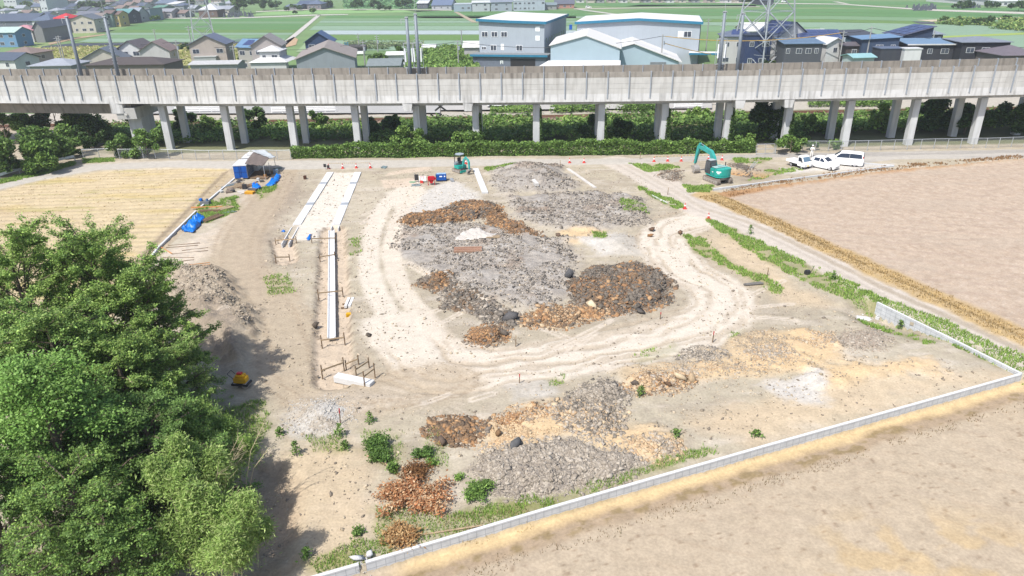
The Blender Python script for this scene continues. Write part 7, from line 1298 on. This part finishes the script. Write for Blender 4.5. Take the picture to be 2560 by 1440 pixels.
SPT = [(62, 36, 'in front of the apartment block'), (135, 30, 'right of the tall apartment block'), (158, 28, 'behind the red-roofed house'), (180, 20, 'below the round green trees at top left'), (210, 28, 'at the foot of the green trees'), (235, 30, 'in the middle of the far left town'), (262, 26, 'behind the pale green house'), (285, 18, 'right of the green trees'), (300, 14, 'under a utility pole at top'), (322, 16, 'left of the teal roofs'), (340, 10, 'near the top edge over the corrugated shed'), (355, 18, 'behind the corrugated shed'), (372, 8, 'left of the big blue-grey roof'), (465, 12, 'left of the first lattice tower'), (482, 24, 'under the first lattice tower'), (70, 14, 'between the two apartment blocks'), (92, 20, 'left of the tall apartment block'), (150, 10, 'at the top right of the apartment block'), (172, 6, 'at the top edge left of the trees'), (240, 6, 'behind the round green trees'), (268, 8, 'at the top edge above the yellow house'), (410, 4, 'at the top edge above the green roof'), (448, 4, 'at the top edge near the first lattice tower'), (570, 12, 'left of the dark wood'), (8, 30, 'at the far left below the corner apartment block'), (30, 40, 'behind the long slate-blue hall'), (48, 24, 'right of the corner apartment block'), (112, 40, 'behind the blue-grey roof beside the red one'), (200, 12, 'left of the round green trees'), (224, 2, 'at the top edge behind the green trees'), (300, 24, 'behind the yellow house'), (312, 4, 'at the top edge above the teal roof'), (332, 26, 'just behind the teal roof'), (390, 40, 'right of the corrugated shed'), (428, 36, 'right of the low grey house'), (456, 36, 'left of the white field wall'), (500, 4, 'at the top edge right of the first lattice tower'), (540, 2, 'at the top edge over the temple'), (100, 4, 'at the top edge beside the tall apartment block')]
for i, (px, yb, wh) in enumerate(SPT): a, b = WCs[R3.randrange(4)], RCs[R3.randrange(5)]; w_ = R3.uniform(18, 26); house(px-w_/2, px+w_/2, yb+8, yb-2, yb-9, R3.choice(['hip', 'gx', 'gx']), 12, R3.uniform(-12, 6), a[1], b[1], 'far %s house with %s roof %s' % (a[0], b[0], wh), 2, group='far houses of the town')
for i, px in enumerate((1452, 1478, 1502, 1530, 1560, 1590, 1618, 1648, 1676, 1706, 1740, 1778, 1820, 1850)):
    a, b = WCs[i % 4], RCs[(i*2) % 5]; house(px-9, px+9, 7+.2*(i % 3), 0, -5, ['hip', 'gx'][i % 2], 14, 0, a[1], b[1], 'tiny far house in the row along the top edge', 1, group='row of far houses at the top')
house(727, 874, 196, 150, 126, 'gy', 22, 10, (168, 176, 184), (168, 158, 152), 'big grey corrugated shed with brown roof behind the viaduct', 0, False, 'shed', 'shed', 'sheds'); house(490, 545, 180, 146, 142, 'flat', 5, 3, (196, 200, 198), (206, 208, 206), 'pale flat-roofed garage at the foot of the beige house', 0, False, 'garage', 'garage', 'sheds'); house(482, 602, 206, 164, 158, 'gx', 6, 0, GY_, (206, 206, 206), 'low white-tiled roof in front of the beige house', 0, False, 'outbuilding', 'outbuilding', 'sheds')
house(1162, 1200, 150, 120, 107, 'gx', 6, -4, (200, 200, 200), (240, 240, 238), 'open white-roofed carport left of the pale warehouse', 0, False, 'carport', 'carport', 'sheds'); house(2252, 2294, 184, 128, 126, 'flat', 3, -5, (238, 239, 240), (230, 232, 234), 'white box container beside the dark carport', 0, False, 'container', 'box_container', 'sheds'); house(968, 1012, 156, 143, 136, 'gx', 5, 0, (230, 232, 232), (240, 240, 240), 'small white shed beside the crop rows', 0, False, 'shed', 'shed', 'sheds')
o = MB().prism([(3*math.cos(a), 2.2*math.sin(a)) for a in [math.pi*k/10 for k in range(11)]], 0, 5, 'x').build('greenhouse', mat('greenhouse_film', A(240, 242, 242), .5)); x, y = G(1056, 127); o.location = (x, y, 0); tag(o, 'white plastic tunnel greenhouse by the crop rows', 'greenhouse')
# the three warehouses
M_WGREY = mat('warehouse_grey', A(198, 208, 218), .7, var=.04, scale=.4, streak=.2, streakcol=A(170, 180, 190)); M_WSIDE = mat('warehouse_side', A(150, 158, 172), .7, var=.05, scale=.4); M_WLB = mat('warehouse_light_blue', A(194, 216, 230), .7, var=.05, scale=.4); M_TRIM = mat('teal_trim', A(56, 142, 180), .5); M_WROOF = mat('white_metal_roof', A(250, 248, 246), .6, var=.04)
def ware(xl, xr, yb, hl, hm, hr, d, rot, lab, ridge=.5, m=M_WGREY, wins=(), side_w=0, trim=True, ovh=.6):
    X, Y = G((xl+xr)/2, yb); q = mpp((xl+xr)/2, yb); w = (xr-xl)*q; a = math.radians(rot); t = thing('warehouse', lab, 'warehouse', (X, Y, 0), a, 'warehouses behind the viaduct'); x0, x1 = -w/2, w/2; xm = x0+w*ridge
    MB().prism([(x0, 0), (x1, 0), (x1, hr), (xm, hm), (x0, hl)], 0, d, 'y').build('wall', m, t); mr = MB()
    for (p, q_, zp, zq) in ((x0-ovh, xm, hl, hm), (xm, x1+ovh, hm, hr)): mr.hexa([(p, -ovh, zp+.02), (q_, -ovh, zq+.02), (q_, d+ovh, zq+.02), (p, d+ovh, zp+.02), (p, -ovh, zp+.25), (q_, -ovh, zq+.25), (q_, d+ovh, zq+.25), (p, d+ovh, zp+.25)])
    r = mr.build('roof', M_WROOF, t)
    if trim:
        mb = MB(); mb.obox((x0-ovh, -ovh-.06, hl), (xm, -ovh-.06, hm), .1, .7).obox((xm, -ovh-.06, hm), (x1+ovh, -ovh-.06, hr), .1, .7).obox((x1+ovh+.06, -ovh, hr), (x1+ovh+.06, d+ovh, hr), .1, .7); mb.build('trim', M_TRIM, r)
    for (fx, fz, ww, wh_, lt) in wins: x = x0+w*fx; z = fz; f = MB().box(x-ww/2-.1, x+ww/2+.1, -.06, -.005, z-wh_/2-.1, z+wh_/2+.1).build('window', mat('white_frame', (.8, .8, .8), .5), t); MB().box(x-ww/2, x-.05, -.09, -.065, z-wh_/2, z+wh_/2).box(x+.05, x+ww/2, -.09, -.065, z-wh_/2, z+wh_/2).build('pane', M_DECAL if lt else M_PANE, f)
    return t, w, x0, x1
t, w, x0, x1 = ware(1197, 1362, 166, 12.4, 11.9, 11.6, 36, -14, 'tall pale grey warehouse with white roof and lower lean-to', .5, wins=((.09, 8.6, 1.6, 1.2, 0), (.24, 8.6, 1.6, 1.2, 0), (.39, 8.6, 1.6, 1.2, 0), (.22, 5.0, 1.6, 1.3, 0), (.36, 5.2, .7, 1.5, 1), (.62, 5.0, 1.6, 1.3, 0), (.90, 10., 1., 1.1, 1), (.90, 7.6, 1., 1.1, 1), (.07, 4.9, 1.2, .6, 0)))
mb = MB(); mb.box(x0-.6, x1+1.5, -5, -.02, 0, 3.3); mb.build('lean_to', mat('lean_to_grey', A(128, 136, 152), .8), t); MB().box(x0-1.2, x1+2, -5.6, .3, 3.32, 3.7).build('lean_to_roof', mat('lean_to_roof', A(150, 156, 160), .7), t); MB().box(x0-1.2, x1+2, -5.72, -5.62, 3.2, 3.75).build('lean_to_trim', M_TRIM, t); MB().box(x1-8.5, x1-1.5, -5.04, -5.005, .2, 2.7).build('doorway', M_DARK, t)
MB().box(x1-11.4, x1-10.6, -5.03, -5.005, 1.9, 2.1).box(x1-11.4, x1-11.25, -5.03, -5.005, 1.2, 1.9).box(x1-10.75, x1-10.6, -5.03, -5.005, 1.2, 1.9).box(x1-11.25, x1-10.75, -5.03, -5.005, 1.5, 1.62).build('sign_letter', M_DECAL, t)
mb = MB()
for k in range(8): mb.box(x1+.01, x1+.05, 3+k*4, 3.7+k*4, 6.2+.0*k, 7.4)
mb.build('side_windows', M_PANE, t)
t, w, x0, x1 = ware(1440, 1738, 160, 11.0, 11.9, 10.9, 28, -12, 'widest pale grey warehouse with low white roof and blue trim', .5, wins=((.07, 8.6, 1.8, 1.4, 0), (.905, 8.0, 1.9, 1.4, 0), (.85, 8.0, 1.2, 1.4, 1)))
mb = MB()
for k in range(12): mb.box(x1+.01, x1+.25, 1+k*2.4, 1.2+k*2.4, .1, 10.4)
mb.build('side_ribs', M_WSIDE, t)
MB().box(x1-2.5, x1+6, -4, -.1, 3.2, 3.5).build('canopy', M_WROOF, t); MB().box(x1-2.5, x1+6, -4.12, -4.02, 3.0, 3.5).build('canopy_trim', M_TRIM, t)
t, w, x0, x1 = ware(1376, 1546, 186, 7.0, 9.4, 6.2, 24, -8, 'light blue gabled workshop in front of the two grey warehouses', .51, M_WLB, (), trim=False, ovh=.4)
mb = MB(); mb.prism([(x1+.02, 0), (x1+15.2, 0), (x1+15.2, 2.6), (x1+4.2, 6.9), (x1+.02, 6.2)], 4, 23, 'y'); mb.build('annex', M_WLB, t); mr = MB(); mr.hexa([(x1+3.6, 3.4, 7.1), (x1+16, 3.4, 2.5), (x1+16, 24, 2.5), (x1+3.6, 24, 7.1), (x1+3.6, 3.4, 7.3), (x1+16, 3.4, 2.75), (x1+16, 24, 2.75), (x1+3.6, 24, 7.3)]).hexa([(x1+.5, 3.5, 6.3), (x1+3.59, 3.5, 7.1), (x1+3.59, 24, 7.1), (x1+.5, 24, 6.3), (x1+.5, 3.5, 6.5), (x1+3.59, 3.5, 7.3), (x1+3.59, 24, 7.3), (x1+.5, 24, 6.5)]); mr.build('annex_roof', M_WROOF, t)
MB().box(x1+8, x1+12, 3.8, 3.98, 0, 2.6).build('shutter', mat('shutter_grey', A(140, 146, 152), .6), t); MB().hexa([(x0-3, -4, 2.2), (x1+.3, -4, 2.2), (x1+.3, -.02, 3.3), (x0-.5, -.02, 3.3), (x0-3, -4, 2.35), (x1+.3, -4, 2.35), (x1+.3, -.02, 3.45), (x0-.5, -.02, 3.45)]).build('porch_roof', M_WROOF, t); MB().box(x0+3.4, x0+4.2, 22, 23, 9.3, 10.6).build('roof_vent', M_CBLUE, t)
# ------------------------------------------------------------ lattice towers, poles and wires
M_LATT = mat('lattice_steel', A(206, 212, 218), .5, .2)
def tower(px, py, wb, hh, wt, lab, rot=20):
    X, Y = G(px, py); t = thing('lattice_tower', lab, 'pylon', (X, Y, 0), math.radians(rot), 'lattice power towers'); n = 9; lev = [hh*(1-(1-k/n)**1.25) for k in range(n+1)]; W_ = lambda z: (wb+(wt-wb)*min(1, z/hh))/2
    C_ = lambda i, z: Vector(((-1, 1, 1, -1)[i]*W_(z), (-1, -1, 1, 1)[i]*W_(z), z))
    for i in range(4): MB().obox(C_(i, 0), C_(i, hh), .28, .28).build('leg', M_LATT, t)
    mb = MB()
    for z0, z1 in zip(lev[:-1], lev[1:]):
        for i in range(4):
            j = (i+1) % 4; mb.obox(C_(i, z0), C_(j, z1), .17, .17).obox(C_(j, z0), C_(i, z1), .17, .17).obox(C_(i, z1), C_(j, z1), .15, .15); zm = (z0+z1)/2; mb.obox((C_(i, zm)), (C_(i, z0)+C_(j, z1))/2, .07, .07).obox((C_(j, zm)), (C_(i, z0)+C_(j, z1))/2, .07, .07)
    o = mb.build('bracing', M_LATT, t); mb = MB()
    for z in (hh*.72, hh*.85, hh*.97):
        for s in (-1, 1): mb.obox((s*W_(z), 0, z), (s*(W_(z)+4.5), 0, z+.4), .18, .18).obox((s*W_(z), 0, z+1.8), (s*(W_(z)+4.5), 0, z+.5), .12, .12)
    mb.build('cross_arm', M_LATT, t)
tower(512, 108, 8.2, 46, 1.6, 'slim lattice power tower standing in the paddies at left', 24); tower(1903, 166, 12., 52, 2.0, 'large lattice power tower rising among the houses at right', 28)
M_POLE = mat('concrete_pole', A(186, 186, 184), .85); M_WIREK = mat('black_wire', (.03, .03, .035), .6); M_WIREY = mat('yellow_sleeve', A(214, 170, 70), .6)
PO = [(160, 166, 92, 'left of a pair of poles behind the thick mast'), (166, 168, 88, 'right of a pair of poles behind the thick mast'), (392, 112, 72, 'standing at the paddy edge behind the brown gabled house'), (454, 176, 100, 'left of the beige two-storey house'), (491, 176, 64, 'tall and slim before the first lattice tower'), (592, 178, 112, 'right of the beige two-storey house'), (899, 130, 84, 'behind the big grey shed'), (914, 176, 102, 'at the right end of the big grey shed'), (945, 130, 88, 'with a transformer near the paddy'), (1147, 172, 100, 'among the crops left of the pale warehouse'), (1155, 122, 74, 'behind the crops left of the pale warehouse'), (1651, 178, 86, 'in front of the light blue workshop annex'), (1764, 134, 47, 'right of the widest warehouse'), (2094, 176, 77, 'before the sloping solar roof'), (2160, 176, 66, 'before the slate-blue house'), (2326, 130, 76, 'behind the charcoal house roof'), (118, 60, 28, 'among the far left houses'), (368, 40, 6, 'beside the corrugated shed'), (1467, 22, 2, 'beside a far field road')]
PT = {}
for px, yb, yt, lab in PO:
    X, Y = G(px, yb); h = atY(px, yt, Y)[2]; t = thing('utility_pole', 'utility pole '+lab, 'pole', (X, Y, 0), group='utility poles'); MB().cyl((0, 0, 0), (0, 0, h), .2, .14, 8).build('pole', M_POLE, t); MB().obox((-.9, -.1, h-.4), (.9, -.1, h-.4), .1, .1).obox((-.7, -.1, h-1.1), (.7, -.1, h-1.1), .1, .1).build('crossarm', M_GALV, t); PT[px] = Vector((X, Y, h-.4))
    if px in (914, 945, 1147, 1651, 454, 2094): MB().cyl((.35, -.2, h-2.6), (.35, -.2, h-1.6), .28, .28, 10).build('transformer', M_STEELP, t)
def wire(a, b, sag, r, lab, m=M_WIREK, cat='cable'):
    P = [a.lerp(b, k/14)-Vector((0, 0, sag*4*(k/14)*(1-k/14))) for k in range(15)]; o = MB().tube([p-a for p in P], r, 5, 0).build('overhead_cable', m); o.location = a; tag(o, lab, cat, 'overhead cables')
wire(PT[914], PT[1147], 1.0, .06, 'black cable from the grey shed to the pole in the crops'); wire(PT[1147], PT[1651], 2.2, .06, 'long black cable sagging across the front of the warehouses'); wire(PT[1651], PT[2094], 1.6, .09, 'yellow-sleeved cable from the workshop pole to the solar-roofed house', M_WIREY); wire(PT[1651]-Vector((0, 0, 1.6)), Vector(atY(1900, 150, 210)), .8, .09, 'lower yellow-sleeved cable running down to the lattice tower foot', M_WIREY); wire(PT[2094], PT[2160], .4, .06, 'short black cable between the two poles at right'); wire(PT[2160], Vector(atY(2600, 120, 200)), 1., .06, 'black cable crossing the dark houses to the right edge'); wire(PT[454], PT[592], .8, .05, 'black cable passing in front of the beige house'); wire(PT[160], PT[454], 1.4, .05, 'black cable across the left cluster of houses'); wire(PT[592], PT[914], 1.4, .05, 'thin black cable in front of the white hipped roof')
wire(Vector(atY(1880, 148, 205)), Vector(atY(2240, 133, 215)), .4, .09, 'yellow-sleeved cable low in front of the charcoal houses', M_WIREY)
# far trees, graves, tank, cars
def ptree(px, py, wpx, hpx, lab, cols=GREENS, n=700, size=.9, tf=.15): x, y = G(px, py); q = mpp(px, py); tree(x, y, 0, wpx*q/2, hpx*q*1.05, n, lab, cols, size, 'tree', 'trees on the plain', 14, tf=tf)
for q in ((610, 34, 70, 36, 'dark dense wood edge right of the temple hall', DGREEN, 1500, 1.1), (592, 24, 40, 26, 'bright leafy tree above the dark wood edge', GREENS, 900, 1.1), (225, 26, 50, 22, 'left one of the round green trees at top left', DGREEN, 1200, 1.2), (260, 25, 40, 18, 'right one of the round green trees at top left', DGREEN, 900, 1.2), (660, 26, 50, 26, 'dark tree left of the farm buildings', DGREEN, 900, 1.1), (690, 22, 30, 18, 'smaller tree left of the farm buildings', DGREEN, 600, 1.1), (735, 28, 50, 14, 'bushy trees in front of the dark farmhouse', DGREEN, 800, .9), (738, 36, 10, 8, 'small round bush beside the far field road', DGREEN, 300, .6), (783, 34, 16, 12, 'round bush at the end of the farm road', GREENS, 300, .7), (822, 20, 24, 16, 'tree right of the farm shed', DGREEN, 500, 1.), (895, 26, 36, 22, 'dark tree left of the rise', DGREEN, 700, 1.2), (935, 22, 36, 18, 'tree in the middle of the rise', DGREEN, 600, 1.2), (962, 27, 40, 14, 'dark bush row below the rise', DGREEN, 700, 1.), (1005, 22, 40, 20, 'tree right of the rise', DGREEN, 700, 1.2), (905, 8, 30, 14, 'tree on the top of the rise at left', DGREEN, 500, 1.4), (1080, 16, 24, 20, 'tree left of the large blue-roofed farmhouse', DGREEN, 500, 1.), (1020, 14, 24, 18, 'tree behind the rise at right', DGREEN, 500, 1.2), (1000, 138, 18, 26, 'small upright tree beside the laddered mast', GREENS, 700, .35), (945, 160, 55, 24, 'leafy bushes right of the big grey shed', GREENS, 1600, .4), (1600, 4, 24, 9, 'far tree in the row along the top', DGREEN, 300, 1.4), (1735, 6, 30, 9, 'wide far tree in the row along the top', DGREEN, 300, 1.4), (1870, 10, 36, 12, 'tree left of the dark far house', DGREEN, 500, 1.2), (2410, 20, 50, 14, 'tree behind the graves at upper right', DGREEN, 800, 1.1), (2480, 20, 40, 14, 'tree right of the graves at upper right', DGREEN, 700, 1.1), (2545, 28, 40, 22, 'dark tree at the upper right edge', DGREEN, 800, 1.), (2395, 22, 30, 10, 'grey-green shrubs over the second graveyard', DGREEN, 400, .9), (2360, 56, 22, 12, 'small lone tree beside the bare soil strip', GREENS, 500, .6), (2405, 59, 26, 9, 'dark low bush in the scrub', DGREEN, 500, .6), (2455, 62, 50, 16, 'clump of dark bushes in the scrub', DGREEN, 1000, .6), (2475, 56, 26, 14, 'taller dark bush in the scrub', DGREEN, 600, .6), (2515, 50, 20, 10, 'dark round tree on the soil strip at right', DGREEN, 500, .6), (2328, 168, 56, 34, 'golden-green garden tree in front of the charcoal house', [A(150, 160, 70), A(120, 140, 56), A(176, 176, 90)], 2600, .35), (2500, 172, 60, 26, 'green garden tree before the purple-brown roof', GREENS, 1600, .4), (2030, 172, 14, 26, 'small garden tree beside the charcoal box house', GREENS, 500, .3), (60, 104, 24, 16, 'hedge shrub before the pink-roofed house', DGREEN, 500, .5), (118, 102, 22, 12, 'trimmed dark pine in the garden right of the grey barn', DGREEN, 500, .5), (390, 54, 26, 14, 'bushy shrub at the paddy corner beside the corrugated shed', GREENS, 500, .7), (470, 128, 50, 18, 'dark shrubs behind the poles left of the beige house', DGREEN, 1200, .4), (608, 160, 24, 26, 'dark garden tree left of the solar-roofed house', DGREEN, 900, .35), (1920, 172, 60, 20, 'garden shrubs at the foot of the lattice tower', GREENS, 1500, .35), (350, 32, 22, 14, 'tree among roofs left of the green roof', GREENS, 400, .9), (20, 34, 40, 18, 'tree below the apartment block', GREENS, 500, 1.), (70, 24, 30, 18, 'tree between the apartment blocks', GREENS, 500, 1.), (480, 22, 20, 22, 'dark conical tree beside the first lattice tower', DGREEN, 500, .9)): ptree(*q)
g = mat('grave_granite', A(110, 116, 128), .5, var=.15)
def graves(x0, x1, y0, y1, n, lab):
    first = None
    for k in range(n):
        x, y = G(rnd.uniform(x0, x1), rnd.uniform(y0, y1))
        if first is None: me = MB().box(-.7, .7, -.6, .6, 0, .6).box(-.45, .45, -.4, .4, .6, 1.0).box(-.25, .25, -.25, .25, 1.0, 2.4).mesh('gravestone', g)
        o = bpy.data.objects.new('gravestone', me); COL.objects.link(o); o.location = (x, y, 0); o.scale = (1, 1, rnd.uniform(.7, 1.3)); tag(o, lab, 'gravestone', lab); first = me
graves(560, 640, 38, 44, 26, 'gravestone in the cemetery beside the temple hall'); graves(2258, 2344, 18, 27, 34, 'dark gravestone in the cemetery island among the paddies'); graves(2395, 2450, 16, 21, 16, 'gravestone in the cemetery at the upper right')
x, y = G(895, 138); t = thing('tank_truck', 'black tank truck with white cab side behind the grey shed', 'truck', (x, y, 0)); MB().cyl((-2.6, 0, 2.4), (3., 0, 2.4), 1.0, 1.0, 14).build('tank', M_BLACKP, t); MB().box(-2.8, 2.4, -1.0, 1.0, .5, 1.35).build('chassis', M_WHITE, t); mb = MB()
for s in (-.5, .5): mb.obox((-3.3+s, -.6, 0), (-3.3+s, -.6, 4.2), .14, .14)
for k in range(8): mb.obox((-3.8, -.6, .5+k*.5), (-2.8, -.6, .5+k*.5), .1, .1)
mb.build('blue_ladder', mat('light_blue_paint', A(60, 170, 230), .5), t)
for px, py, c, lab in ((610, 172, (.05, .08, .2), 'dark blue car parked beside the beige house'), (1243, 272, (.75, .75, .75), 'white car parked on the road beyond the railway'), (1471, 21, (.7, .7, .7), 'tiny white car on the far field road'), (1960, 7, (.7, .7, .7), 'tiny pale car on the road at upper right'), (1005, 172, (.75, .75, .75), 'white van at the foot of the plain mast')):
    x, y = G(px, py); t = thing('parked_car', lab, 'car', (x, y, .36 if py > 200 else .15)); m = mat('paint_%d' % int(c[2]*100), c, .3); MB().prism([(-2, .3), (2, .3), (2, .8), (1.1, .9), (.6, 1.45), (-1.3, 1.45), (-1.9, .95)], -.8, .8, 'y').build('body', m, t, bevel=.05)
    mb = MB()
    for s in (-1, 1): mb.poly([(.9, s*.81, .95), (.5, s*.81, 1.38), (-1.2, s*.81, 1.38), (-1.6, s*.81, .95)])
    mb.build('windows', M_PANE, t); mb = MB()
    for xx in (-1.25, 1.25): mb.cyl((xx, -.82, .3), (xx, .82, .3), .3, .3, 10)
    mb.build('wheels', M_TYRE, t)
for px, py, w_, lab in ((1720, 274, 70, 'long white railing beyond the railway left of the round bush'), (1770, 263, 36, 'short white railing beyond the railway right of the round bush'), (760, 285, 160, 'low white fence along the back road behind the fourth column'), (500, 285, 120, 'low white fence beyond the railway behind the first columns')):
    x, y = G(px, py); q = mpp(px, py); w = w_*q; t = thing('white_railing', lab, 'railing', (x, y, .3)); mb = MB()
    for z in (.35, .7, 1.0): mb.box(-w/2, w/2, -.04, .04, z, z+.14)
    mb.build('rails', M_WHITE, t); mb = MB(); k = int(w/2)
    for i in range(k+1): mb.box(-w/2+w*i/k-.06, -w/2+w*i/k+.06, .05, .13, 0, 1.15)
    mb.build('posts', M_WHITE, t)
# ------------------------------------------------------------ air
hm = bpy.data.materials.new('haze_air'); hm.use_nodes = True; nt_ = hm.node_tree; nt_.nodes.clear(); om = nt_.nodes.new('ShaderNodeOutputMaterial'); pv = nt_.nodes.new('ShaderNodeVolumePrincipled')
pv.inputs['Color'].default_value = (.92, .95, 1, 1); pv.inputs['Density'].default_value = .00028; pv.inputs['Anisotropy'].default_value = .2; nt_.links.new(pv.outputs[0], om.inputs['Volume'])
o = MB().box(-1500, 1500, -120, 1400, -2.7, 62).build('haze', hm); stuff(o, 'thin summer haze over the whole plain', 'haze')
SC.cycles.volume_bounces = 0
